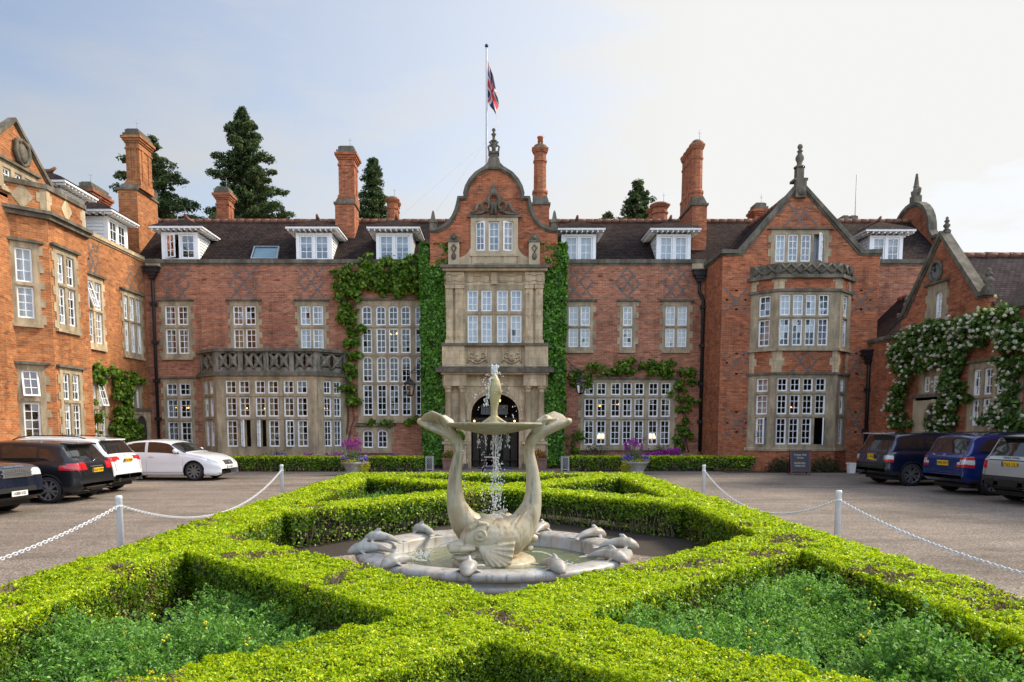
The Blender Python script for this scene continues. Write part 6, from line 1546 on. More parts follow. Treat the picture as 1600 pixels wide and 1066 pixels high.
def make_car(c):
    xr, xf = c['top'][0][0], c['top'][-1][0]; W2 = c['W'] / 2
    top = smoothed(c['top']); xs0 = np.maximum.accumulate(np.array([p[0] for p in top])); zs0 = np.array([p[1] for p in top])
    arc = np.concatenate([[0], np.cumsum(np.hypot(np.diff(xs0), np.diff(zs0)))]); NS = int(arc[-1] / .034)
    s = np.linspace(0, arc[-1], NS); X = np.interp(s, arc, xs0); Z = np.interp(s, arc, zs0)
    for i in range(1, NS): X[i] = max(X[i], X[i - 1] + 1e-4)
    fb = lambda x: np.interp(x, *zip(*c['belt'])); f0 = lambda x: np.interp(x, *zip(*c['bot']))
    er, ef = c.get('round', (.16, .2))
    def hw(x):
        a = max(0, 1 - (x - xr) / .45); b = max(0, 1 - (xf - x) / .75); return W2 * (1 - er * a ** 2.6 - ef * b ** 2.4)
    tum = c.get('tumble', .25); KB, KS, KG, KC, KT = 5, 18, 13, 5, 8
    def ring(x, zt):
        z0 = f0(x); zt = max(zt, z0 + .03); zb = min(fb(x), zt - .02); zb = max(zb, z0 + .02); w = hw(x); g = zt - zb; r = min(.12, g * .6); P_ = []
        for k in range(KB): P_.append((w * .93 * k / KB, z0))
        for k in range(KS):
            t = k / (KS - 1); z = z0 + (zb - z0) * t
            y = w * (1 - .075 * max(0, 1 - t / .22) ** 2 - .04 * max(0, (t - .55) / .45) ** 2 + .006 * math.sin(t * 9))
            P_.append((y, z))
        yb = P_[-1][1] and P_[-1][0] - min(.015, g * .1)
        ye = yb - tum * (g - r)
        for k in range(1, KG + 1): t = k / KG; P_.append((yb + (ye - yb) * t + .012 * math.sin(math.pi * t) * min(1, g * 3), zb + (g - r) * t))
        cr = min(.035, g * .15)
        for k in range(1, KC + 1):
            a = (math.pi / 2) * k / KC; P_.append((ye - r * 1.1 * (1 - math.cos(a)), zt - r + (r - cr) * math.sin(a)))
        y1, z1 = P_[-1]
        for k in range(1, KT + 1): t = k / KT; P_.append((y1 * (1 - t), z1 + cr * (1 - (1 - t) ** 2)))
        return P_
    rings = [ring(x, z) for x, z in zip(X, Z)]; K = len(rings[0]); A = np.array(rings)      # NS,K,2
    V = np.zeros((NS, K, 3)); V[:, :, 0] = X[:, None]; V[:, :, 1:] = A
    Ra = c['R'] * 1.13
    arch = np.zeros((NS, K), bool)
    for xw in c['wx']:
        d = np.hypot(V[:, :, 0] - xw, V[:, :, 2] - c['R']); side = V[:, :, 1] > W2 * .55
        near = side & (np.abs(d - Ra) < .020); kx = (Ra / np.maximum(d, 1e-6))
        V[:, :, 0] = np.where(near, xw + (V[:, :, 0] - xw) * kx, V[:, :, 0]); V[:, :, 2] = np.where(near, c['R'] + (V[:, :, 2] - c['R']) * kx, V[:, :, 2])
    g0 = KB + KS; parts = {}
    for i in range(NS - 1):
        for k in range(K - 1):
            q = (V[i, k], V[i + 1, k], V[i + 1, k + 1], V[i, k + 1]); cx, cy, cz = sum(q) / 4
            if cy > W2 * .55 and any(math.hypot(cx - xw, cz - c['R']) < Ra - .003 for xw in c['wx']): continue
            name = 'body'
            if cz < c.get('sill', 0) : name = 'bumper'
            for nm, fn in c['zones']:
                if fn(cx, cy, cz): name = nm; break
            if k >= g0 - 1 and k < g0 + KG:
                if any(inpoly(cx, cz, pl) for pl in c['side']): name = 'side_window'
            for nm in ('rear_window', 'windscreen'):
                if nm in c:
                    a, b, inset = c[nm]
                    if a < cx < b and k >= g0 + KG * .45 and cy < hw(cx) - tum * max(0, cz - fb(cx)) - inset: name = nm
            parts.setdefault(name, []).append(q)
    t = thing(c['name'], c['loc'], c['rz'], c['label'], 'car')
    if c.get('group'): t['group'] = c['group']
    col = c['paint']
    MT = {'body': col, 'bumper': c.get('bmat', PLAST), 'side_window': CGL, 'rear_window': CGL, 'windscreen': CGL, 'tail_light': REDL, 'headlight': CLEARL, 'grille': PLAST, 'black_panel': SEAM, 'indicator': CLEARL, 'lower_trim': PLAST}
    for nm, qs in parts.items():
        mb = MB()
        sides = (('l', 1), ('r', -1))
        split = nm in ('tail_light', 'headlight', 'side_window', 'indicator')
        for sd_, sg in sides:
            if split: mb = MB()
            for q in qs:
                f = [(v[0], v[1] * sg, v[2]) for v in q]; mb.face(f if sg < 0 else f[::-1], 0, True)
            if split: mb.build(nm, [MT[nm]], t)
        if not split: mb.build(nm, [MT[nm]], t)
    # wheel arches: dark liners and lips
    mb = MB()
    for xw in c['wx']:
        for s_ in (1, -1):
            y1 = W2 - .015; pts = [(xw + Ra * math.cos(a), c['R'] + Ra * math.sin(a)) for a in np.linspace(-.45, math.pi + .45, 26)]
            for p, q in zip(pts, pts[1:]): mb.face([(p[0], s_ * (W2 * .50), p[1]), (q[0], s_ * (W2 * .50), q[1]), (q[0], s_ * hw(xw) * .985, q[1]), (p[0], s_ * hw(xw) * .985, p[1])], 0, True)
            mb.tube([(p[0], s_ * (hw(xw) - .012 - .05 * max(0, 1 - (p[1] - .2) / .35) ** 2), p[1]) for p in pts if p[1] > .22], .018, 6, 1)
        mb.box((xw - Ra, -W2 * .5, .2), (xw + Ra, W2 * .5, c['R'] + Ra * .9), 0)
    mb.box((xr + .3, -W2 * .8, .19), (xf - .3, W2 * .8, .3), 0)
    mb.build('wheel_arch', [SEAM, c.get('archm', SEAM)], t)
    # wheels
    wt = MB(); r = c['R']; tw = .22; ri = r * c.get('rimk', .70)
    pr = [(ri * .96, -tw / 2), (r * .93, -tw / 2), (r * .985, -tw / 2 + .025), (r, -.05), (r, .05), (r * .985, tw / 2 - .025), (r * .93, tw / 2), (ri * .96, tw / 2)]
    Mx = Matrix.Rotation(-math.pi / 2, 4, 'X')             # lathe axis z -> y
    wt.M = Mx; wt.lathe(pr, seg=40, cap=False); mt_ = wt.mesh('tyre', [TYRE], True)
    rm = MB(Mx); rm.lathe([(ri * .97, -.10), (ri * .97, tw / 2 - .02), (ri * 1.0, tw / 2 + .004), (ri * .95, tw / 2 + .006), (ri * .92, tw / 2 - .03)], seg=40, cap=False); rm.lathe([(.0, tw / 2 - .085), (ri * .95, tw / 2 - .085)], seg=40, m=1, cap=False)
    ns = c.get('spokes', 5)
    for k in range(ns):
        for off in ((-.13, .13) if c.get('twin', True) else (0,)):
            a = 2 * math.pi * k / ns + .2; a0 = a + off * .6; a1 = a + off * (2.0 if ns < 7 else 1.2); w0 = .030; w1 = .022
            p0 = Vector((.05 * math.cos(a0), .05 * math.sin(a0), tw / 2 - .035)); p1 = Vector((ri * .94 * math.cos(a1), ri * .94 * math.sin(a1), tw / 2 - .012)); n_ = Vector((-math.sin(a), math.cos(a), 0))
            f = [p0 - n_ * w0, p1 - n_ * w1, p1 + n_ * w1, p0 + n_ * w0]; rm.face(f); dn = Vector((0, 0, -.04)); rm.face([f[0], f[0] + dn, f[1] + dn, f[1]]); rm.face([f[2], f[2] + dn, f[3] + dn, f[3]])
    rm.lathe([(.0, tw / 2 - .02), (.055, tw / 2 - .022), (.07, tw / 2 - .05)], seg=16, cap=False)
    mr_ = rm.mesh('rim', [c.get('alloy', ALLOY), SEAM], False)
    for xw in c['wx']:
        for s_ in (1, -1):
            w = bpy.data.objects.new('tyre', mt_); link(w, t); w.name = 'wheel'; w.location = (xw, s_ * (hw(xw) - tw / 2 - .015), r)
            if s_ < 0: w.rotation_euler = (0, 0, math.pi)
            rr_ = bpy.data.objects.new('rim', mr_); link(rr_, w)
    # seams, handles, mirrors, rails
    sm = MB()
    def sidept(x, z, out=.002):
        i = int(np.argmin(np.abs(X - x))); rg = A[i]; ks = range(KB, KB + KS + KG); k = min(ks, key=lambda k: abs(rg[k][1] - z)); return rg[k][0] + out
    for xd in c['doors']:
        for s_ in (1, -1):
            sm.tube([(xd, s_ * sidept(xd, z, -.003), z) for z in np.linspace(f0(xd) + .12, fb(xd) + .02, 9)], .006, 4)
    xa, xb = min(c['doors']), max(c['doors'])
    for s_ in (1, -1): sm.tube([(x, s_ * sidept(x, f0(x) + .12, -.003), f0(x) + .12) for x in np.linspace(xa, xb, 8)], .006, 4)
    if 'rear_window' in c:                                # tailgate shut line
        zt_ = c['rear_window']; 
        for s_ in (1, -1):
            pts = []
            for i in range(0, NS):
                if X[i] < zt_[1] + .05 and .62 < Z[i] < c['top'][6][1] + .2:
                    k = g0 + KG + KC - 1; pts.append((X[i] - .004, s_ * (A[i][k][0] - .05), A[i][k][1] + .002))
            if len(pts) > 3: sm.tube(pts, .006, 4)
    sm.build('door_seams', [SEAM], t)
    for xh in c['handles']:
        for s_ in (1, -1):
            hm = MB(); z = fb(xh) - .09; y = sidept(xh, z); hm.tube([(xh - .09, s_ * y, z), (xh - .05, s_ * (y + .03), z), (xh + .05, s_ * (y + .03), z), (xh + .09, s_ * y, z)], .012, 6); hm.build('door_handle', [c.get('hmat', col)], t)
    for s_ in (1, -1):
        mm = MB(); xm, zm = c['mirror']; y = sidept(xm, zm) ; mm.tube([(xm, s_ * (y - .02), zm), (xm, s_ * (y + .06), zm + .02)], .025, 6)
        mm.tube([(xm - .02, s_ * (y + .05), zm + .07), (xm + .02, s_ * (y + .13), zm + .075), (xm, s_ * (y + .21), zm + .07)], [(.07, .07), (.085, .085), (.04, .055)], 10); mm.build('wing_mirror', [col], t)
    if c.get('rails'):
        for s_ in (1, -1):
            rl = MB(); a, b = c['rails']; pts = []
            for x in np.linspace(a, b, 12):
                i = int(np.argmin(np.abs(X - x))); k = g0 + KG + 3; y, z = A[i][k]; e = .045 * min(1, min(x - a, b - x) / .12 + .1); pts.append((x, s_ * y, z + e))
            rl.tube(pts, .016, 6); rl.build('roof_rail', [SEAM], t)
    return t, sidept, X, Z
def plate(t, txt, M, m, w=.50, h=.112, blue=True):
    mb = MB(M); mb.box((-w / 2, -.012, -h / 2), (w / 2, .0, h / 2), 0)
    if blue: mb.box((-w / 2, -.014, -h / 2), (-w / 2 + .045, -.0125, h / 2), 1)
    p = mb.build('number_plate', [m, BPL], t); text_part('plate_text', txt, h * .82, M @ Matrix.Translation((.02 if blue else 0, -.014, -.002)), INK, p)
def badge_star(t, M, r=.045):
    mb = MB(M); mb.tube([(r * math.cos(a), -.006, r * math.sin(a)) for a in np.linspace(0, 2 * math.pi, 19)], r * .11, 5, cap=False)
    for k in range(3):
        a = math.pi / 2 + k * 2 * math.pi / 3; mb.tube([(0, -.006, 0), (r * math.cos(a), -.006, r * math.sin(a))], [r * .16, r * .05], 5)
    mb.build('badge', [CHROME], t)
def back_M(x, z, lean=0, y=0): return Matrix.Translation((x, y, z)) @ Matrix.Rotation(-math.pi / 2, 4, 'Z') @ Matrix.Rotation(-lean, 4, 'X')     # plate frame on the tail
def nose_M(x, z, lean=0, y=0): return Matrix.Translation((x, y, z)) @ Matrix.Rotation(math.pi / 2, 4, 'Z') @ Matrix.Rotation(-lean, 4, 'X')
def exhaust(t, x, ys, z, r=.035):
    for y in ys:
        mb = MB(Matrix.Translation((x, y, z)) @ Matrix.Rotation(math.pi / 2, 4, 'Y')); mb.lathe([(r * .8, .02), (r, .0), (r, -.08), (r, .16)], seg=12); mb.build('tailpipe', [CHROME], t)
def spoiler(t, x, z, w, m, d=.18):
    mb = MB(); mb.prism([(x - d, z - .045), (x + .12, z - .03), (x + .12, z + .012), (x - d, z - .01)], -w, w); mb.build('roof_spoiler', [m], t)

WHITEP = paint('white_paintwork', (.78, .79, .81), rough=.35, flake=.02); BLACKP = paint('black_paintwork', (.006, .007, .011), rough=.3); BLACKP.node_tree.nodes['Principled BSDF'].inputs['Coat Weight'].default_value = .5; NAVYP = paint('navy_paintwork', (.006, .010, .030), .2, .25); BLUEP = paint('blue_paintwork', (.006, .022, .14), .25, .25); SILVERP = paint('silver_paintwork', (.50, .53, .56), .55, .35, .04)
# white saloon, nose toward the entrance
sal = dict(name='saloon_car', label='white four-door saloon parked side-on, nose towards the low box hedge', loc=(-12.0, 26.75, 0), rz=R(-4), W=1.84, R=.335, wx=(-1.33, 1.50), paint=WHITEP, spokes=9, alloy=ALLOYD, twin=False, rimk=.74,
    top=[(-2.42, .55), (-2.41, .75), (-2.36, .98), (-2.25, 1.06), (-1.85, 1.11), (-1.58, 1.15), (-1.05, 1.36), (-.6, 1.43), (-.1, 1.455), (.3, 1.435), (.66, 1.35), (1.22, 1.03), (1.45, .985), (1.85, .91), (2.15, .80), (2.32, .68), (2.40, .55), (2.425, .42)],
    belt=[(-2.42, .93), (-1.5, .98), (0, .93), (1.2, .90), (1.8, .80), (2.42, .58)], bot=[(-2.42, .42), (-2.2, .27), (-1.9, .2), (0, .18), (1.9, .19), (2.25, .18), (2.42, .24)], round=(.16, .24),
    side=[[(-.16, .985), (1.0, .945), (.60, 1.29), (.2, 1.345), (-.16, 1.355)], [(-.26, .99), (-.26, 1.355), (-.7, 1.325), (-1.22, 1.17), (-1.48, 1.05), (-1.3, 1.01)]], windscreen=(.66, 1.22, .05), rear_window=(-1.58, -1.0, .06), sill=.0,
    zones=[('headlight', lambda x, y, z: 1.98 < x < 2.36 and y > .47 and .60 + (2.36 - x) * .16 < z < .685 + (2.36 - x) * .27), ('grille', lambda x, y, z: x > 2.28 and y < .34 and .55 < z < .72), ('grille', lambda x, y, z: x > 2.3 and y < .34 and .31 < z < .40), ('tail_light', lambda x, y, z: x < -2.1 and y > .5 and .78 < z < .93)],
    doors=(1.12, -.21, -1.18), handles=(-.02, -1.0), mirror=(.88, .98), hmat=CHROME)
t, sp_, _, _ = make_car(sal); plate(t, 'A1 BZN', nose_M(2.435, .475), WPL)
mb = MB(nose_M(2.40, .645, .2)); mb.tube([(.05 * math.cos(a), -.01, .045 * math.sin(a)) for a in np.linspace(0, 6.283, 17)], .008, 5, cap=False); mb.tube([(-.025, -.01, .03), (-.02, -.01, -.02), (.03, -.01, -.02)], .008, 5); mb.build('badge', [CHROME], t)
# white estate car, tail toward the court
glc = dict(name='estate_car', label='white SUV with red tail lights parked between the black hatchback and the white saloon', loc=(-12.98, 21.35, 0), rz=math.pi, W=1.89, R=.365, wx=(-1.45, 1.42), paint=WHITEP, alloy=ALLOYD, spokes=5,
    top=[(-2.33, .55), (-2.315, .78), (-2.27, 1.0), (-2.17, 1.10), (-1.90, 1.44), (-1.80, 1.55), (-1.5, 1.60), (-.5, 1.645), (.2, 1.62), (.7, 1.5), (1.2, 1.16), (1.32, 1.1), (1.9, 1.0), (2.2, .85), (2.3, .65), (2.33, .45)],
    belt=[(-2.33, 1.02), (-1.5, 1.06), (0, 1.0), (1.2, .97), (2.33, .7)], bot=[(-2.33, .42), (-2.1, .30), (0, .25), (2, .25), (2.33, .35)], side=[[(-1.55, 1.13), (-.98, 1.10), (-.98, 1.47), (-1.38, 1.42)], [(-.9, 1.1), (-.1, 1.06), (-.1, 1.53), (-.9, 1.49)], [(-.02, 1.06), (1.0, 1.02), (.55, 1.46), (-.02, 1.53)]], windscreen=(.7, 1.18, .06), rear_window=(-2.13, -1.84, .13),
    zones=[('tail_light', lambda x, y, z: x < -1.92 and y > .40 and .92 + (y < .55) * .04 < z < 1.06), ('bumper', lambda x, y, z: (x < -1.9 and z < .52) or z < .36)], doors=(1.05, -.06, -1.0), handles=(-.0, -.85), mirror=(.85, 1.08), rails=(-1.5, .6))
t, _, _, _ = make_car(glc); plate(t, 'RO16 WNA', back_M(-2.315, .94, -.2), YPL); spoiler(t, -1.80, 1.56, .56, WHITEP); badge_star(t, back_M(-2.22, 1.085, -.6), .05); exhaust(t, -2.33, (-.62, .62), .40, .05)
# black hatchback
hat = dict(name='hatchback_car', label='black people-carrier hatchback with red tail lights parked beside the white SUV', loc=(-12.42, 18.95, 0), rz=math.pi, W=1.80, R=.335, wx=(-1.38, 1.32), paint=BLACKP, alloy=ALLOYD, spokes=5, rimk=.76,
    top=[(-2.18, .48), (-2.17, .72), (-2.12, .95), (-2.03, 1.05), (-1.96, 1.11), (-1.74, 1.40), (-1.66, 1.48), (-1.4, 1.52), (-.7, 1.56), (0, 1.555), (.5, 1.48), (1.15, 1.12), (1.3, 1.05), (1.7, .96), (2.0, .82), (2.13, .65), (2.18, .45)],
    belt=[(-2.18, .98), (-1.5, 1.01), (0, .96), (1.2, .92), (2.18, .62)], bot=[(-2.18, .40), (-2, .27), (0, .19), (1.9, .2), (2.18, .3)], side=[[(-1.66, 1.07), (-1.16, 1.05), (-1.16, 1.37), (-1.36, 1.33)], [(-1.08, 1.04), (-.22, 1.01), (-.22, 1.435), (-1.08, 1.405)], [(-.14, 1.01), (.95, .97), (.48, 1.37), (-.14, 1.435)]], windscreen=(.55, 1.12, .06), rear_window=(-1.99, -1.70, .12),
    zones=[('tail_light', lambda x, y, z: x < -1.66 and y > .44 and .84 + max(0, -1.92 - x) * -.1 < z < 1.0 - max(0, x + 1.95) * .25), ('bumper', lambda x, y, z: x < -1.9 and z < .36)], doors=(1.05, -.18, -1.12), handles=(-.02, -.95), mirror=(.85, 1.02))
t, _, _, _ = make_car(hat); plate(t, 'GL64 TWY', back_M(-2.165, .80, -.15), YPL); spoiler(t, -1.68, 1.485, .56, BLACKP); badge_star(t, back_M(-2.07, 1.03, -.6), .05); exhaust(t, -2.15, (-.55, .55), .33, .04)
mb = MB(back_M(-2.135, .905, -.3)); mb.box((-.26, -.02, -.012), (.26, 0, .012)); mb.build('boot_trim', [CHROME], t)
mb = MB(back_M(-2.0, 1.08, -.75)); mb.tube([(0, -.03, 0), (.2, -.03, .05), (.42, -.02, .06)], [.02, .014, .008], 5); mb.build('rear_wiper', [SEAM], t)
# dark SUV at the frame edge, nose to the court
def suv(name, label, loc, rz, mat, H=1.78, L2=2.4, W=1.95, R_=.38, **kw):
    k = H / 1.74
    c = dict(name=name, label=label, loc=loc, rz=rz, W=W, R=R_, wx=(-L2 * .62, L2 * .62), paint=mat, alloy=ALLOY, spokes=5,
        top=[(-L2, .55), (-L2 + .012, .8), (-L2 + .04, 1.02 * k), (-L2 + .10, 1.12 * k), (-L2 + .30, 1.53 * k), (-L2 + .37, 1.64 * k), (-L2 + .6, 1.70 * k), (-1.0, 1.735 * k), (0, 1.73 * k), (.5, 1.66 * k), (1.02, 1.24 * k), (1.12, 1.17 * k), (L2 - .4, 1.09 * k), (L2 - .13, 1.02 * k), (L2 - .05, .88 * k), (L2 - .02, .7), (L2, .5)],
        belt=[(-L2, 1.06 * k), (-1.4, 1.08 * k), (0, 1.05 * k), (1.0, 1.02 * k), (L2, .9 * k)], bot=[(-L2, .45), (-L2 + .2, .34), (0, .28), (L2 - .3, .28), (L2, .40)], tumble=.2, round=(.10, .13),
        side=[[(-L2 + .42, 1.15 * k), (-1.02, 1.13 * k), (-1.02, 1.58 * k), (-L2 + .52, 1.56 * k)], [(-.93, 1.13 * k), (-.12, 1.11 * k), (-.12, 1.59 * k), (-.93, 1.58 * k)], [(-.04, 1.11 * k), (.92, 1.09 * k), (.48, 1.55 * k), (-.04, 1.59 * k)]], windscreen=(.52, 1.0, .06), rear_window=(-L2 + .12, -L2 + .34, .12),
        zones=[('bumper', lambda x, y, z: z < .36)], doors=(1.0, -.08, -1.0), handles=(-.0, -.86), mirror=(.8, 1.13 * k))
    c.update(kw); return c
L2 = 2.4
ds = suv('estate_car', 'dark navy SUV seen nose-on at the frame edge, square grille and clear headlights', (-12.66, 15.85, 0), R(-2), NAVYP, 1.78, 2.4, 1.93, .39,
    zones=[('headlight', lambda x, y, z: x > 2.12 and y > .54 and .84 < z < 1.0), ('grille', lambda x, y, z: x > 2.25 and y < .47 and .83 < z < .99), ('black_panel', lambda x, y, z: x > 2.2 and y < .6 and .48 < z < .60), ('lower_trim', lambda x, y, z: x > 1.9 and z < .47), ('bumper', lambda x, y, z: z < .36)])
t, _, _, _ = make_car(ds); plate(t, 'K888 KSS', nose_M(2.415, .47), WPL, blue=False)
mb = MB(nose_M(2.375, .91, .12))
for z in (-.045, .045):
    for k in range(14): mb.box((-.44 + .064 * k, -.03, z - .028), (-.40 + .064 * k, -.012, z + .028), 0)
for z in (-.085, .0, .085): mb.box((-.47, -.025, z - .01), (.47, .0, z + .01), 0)
mb.build('grille_bars', [ALLOY], t)
text_part('bonnet_lettering', 'RANGE  ROVER', .085, nose_M(2.315, 1.045, .95), CHROME, t)
# navy SUV on the right, tail toward the court
nv = suv('estate_car', 'dark navy boxy SUV nearest the notice board, tail to the court', (14.72, 24.42, 0), R(3), NAVYP, 1.745, 2.25, 1.91, .365,
    zones=[('tail_light', lambda x, y, z: x < -2.02 and y > .74 and .78 < z < .86), ('indicator', lambda x, y, z: x < -2.02 and y > .74 and .86 < z < 1.0), ('lower_trim', lambda x, y, z: z < .42)], rails=None)
t, _, _, _ = make_car(nv); plate(t, 'R5 VNL', back_M(-2.245, .92, -.06), YPL, .36, .17, False); exhaust(t, -2.25, (.5,), .34, .045); mb = MB(); mb.prism([(-2.16, 1.665), (-1.86, 1.69), (-1.86, 1.735), (-2.16, 1.70)], -.66, .66); mb.build('roof_spoiler', [paint('pale_painted_sheen', (.5, .5, .56), .5, .2)], t)  # spoiler coloured pale to stand for the light catching its top
mb = MB(back_M(-2.225, 1.04, -.3)); mb.box((-.22, -.015, -.015), (.22, 0, .015)); mb.build('boot_trim', [CHROME], t)
# bright blue SUV
ml = suv('estate_car', 'bright blue SUV with roof rails parked between the navy and the silver SUVs', (15.12, 21.15, 0), R(4), BLUEP, 1.74, 2.3, 1.84, .375, bmat=BLUEP, rails=(-1.6, .5),
    side=[[(-1.86, 1.22), (-1.72, 1.16), (-1.0, 1.13), (-1.0, 1.56), (-1.55, 1.55), (-1.72, 1.42)], [(-.92, 1.13), (-.12, 1.11), (-.12, 1.58), (-.92, 1.57)], [(-.04, 1.11), (.92, 1.09), (.48, 1.54), (-.04, 1.58)]],
    zones=[('tail_light', lambda x, y, z: x < -2.0 and y > .60 and (.78 < z < .87 or 1.0 < z < 1.06) and y > .60 + (z - .78) * .3), ('indicator', lambda x, y, z: x < -2.0 and y > .60 + (z - .78) * .3 and .87 <= z <= 1.0), ('lower_trim', lambda x, y, z: z < .36)])
t, _, _, _ = make_car(ml); plate(t, 'Y806 BPX', back_M(-2.29, .88, -.04), YPL, .50, .14); badge_star(t, back_M(-2.235, 1.10, -.25), .045); text_part('boot_lettering', 'ML', .07, back_M(-2.235, 1.10, -.25, .45), CHROME, t)
mb = MB(back_M(-2.29, .60, 0)); mb.box((-.6, -.01, -.012), (.6, .01, .012)); mb.build('bumper_line', [SEAM], t)
# silver SUV at the frame edge
sv = suv('estate_car', 'silver SUV with grey lower bumper at the frame edge, tail to the court', (15.02, 18.1, 0), R(3), SILVERP, 1.77, 2.4, 1.98, .39,
    zones=[('black_panel', lambda x, y, z: x < -2.25 and y < .8 and 1.06 < z < 1.09), ('tail_light', lambda x, y, z: x < -2.1 and y > .78 and .86 < z < 1.06), ('lower_trim', lambda x, y, z: x < -1.9 and z < .70), ('bumper', lambda x, y, z: z < .38)])
t, _, _, _ = make_car(sv); plate(t, 'GY65 ULR', back_M(-2.37, .97, -.1), YPL, .52, .16); text_part('boot_lettering', 'RANGE  ROVER', .075, back_M(-2.335, 1.135, -.3, 0), INK, t); exhaust(t, -2.40, (-.6, .6), .42, .05); spoiler(t, -1.98, 1.665, .68, SEAM, .24)
mb = MB(back_M(-2.39, .55, 0))
for a, b in ((-.82, -.45), (-.35, .35), (.45, .82)): mb.prism([(a + .05, -.12), (b - .05, -.12), (b, .05), (a, .05)], -.02, .02)
mb.build('bumper_insert', [SEAM], t)
# ================================================================== CLIMBERS ON THE WALLS
IVY = leaf_mat('ivy_leaf', [(.025, .08, .008), (.06, .17, .014), (.11, .28, .022), (.20, .42, .04)], .34, .4, .45)
CREEP = leaf_mat('creeper_leaf', [(.035, .09, .008), (.08, .17, .012), (.15, .27, .02), (.24, .36, .035)], .42, .45, .4)
ROSEL = leaf_mat('rose_leaf', [(.03, .07, .012), (.06, .13, .02), (.11, .20, .03), (.17, .28, .05)], .35, .45, .4)
WOODY = flat_mat('climber_stem', (.09, .065, .045), .9, var=.3)
BLOOM = leaf_mat('white_rose_petal', [(.55, .52, .42), (.70, .68, .60), (.78, .77, .72)], .3, .6, .2)
for (a, b), lb in zip(TUR, ('ivy clad turret face beside the great hall window, on the entrance arch', 'ivy clad turret face beside the seven-light window, on the entrance arch')):
    pos, nr = [], []
    z1 = pz(384); y0 = 33.45
    def sheet(n, fn): 
        for _ in range(n):
            p, q = fn(); pos.append(p); nr.append(q)
    w = b - a; rr = np.random.default_rng(int(abs(a) * 100))
    def taper(z): return .06 + .10 * z / z1                       # fuller above, slimmer at the foot
    for k in range(7600):
        z = rr.uniform(.15, z1); e = taper(z); x = rr.uniform(a - e, b + e); bulge = .12 + .12 * mnoise.noise(Vector((x * 1.3, z * 1.1, a))) + .07 * mnoise.noise(Vector((x * 3.5, z * 3.5, a))); pos.append((x, y0 - bulge - abs(rr.normal(0, .045)) + .03, z)); nr.append((rr.normal(0, .3), -1, .35))
    for k in range(3800):
        z = rr.uniform(.15, z1); e = taper(z); s = rr.choice((-1, 1)); pos.append(((a if s < 0 else b) + s * (e + .09 * mnoise.noise(Vector((z * 1.2, 3, a))) + .05 * mnoise.noise(Vector((z * 4, 8, a)))), rr.uniform(y0 - .16, y0 + .9), z)); nr.append((s, rr.normal(0, .3), .35))
    for k in range(1100): pos.append((rr.uniform(a - .16, b + .16), rr.uniform(y0 - .16, y0 + .9), z1 + .05 + abs(rr.normal(0, .05)))); nr.append((0, -.2, 1))
    pos = np.array(pos); nr = np.array(nr)
    o = bpy.data.objects.new('ivy', leaf_mesh('ivy', pos, nr, RNG.uniform(.09, .17, len(pos)), IVY, None, .85, .62, np.array([0, 0, -.8]), .2)); link(o); tag(o, lb, 'ivy', 'ivy columns beside the porch')
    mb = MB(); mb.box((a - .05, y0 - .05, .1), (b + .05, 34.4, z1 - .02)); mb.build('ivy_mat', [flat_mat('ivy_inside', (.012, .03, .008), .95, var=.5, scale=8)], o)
    st = MB()
    for k in range(5): x = a + w * (k + .5) / 5; st.tube([(x, y0 - .06, 0), (x + .05, y0 - .09, .3), (x - .04, y0 - .08, .8)], [.035, .03, .02], 6)
    st.build('stems', [WOODY], o)

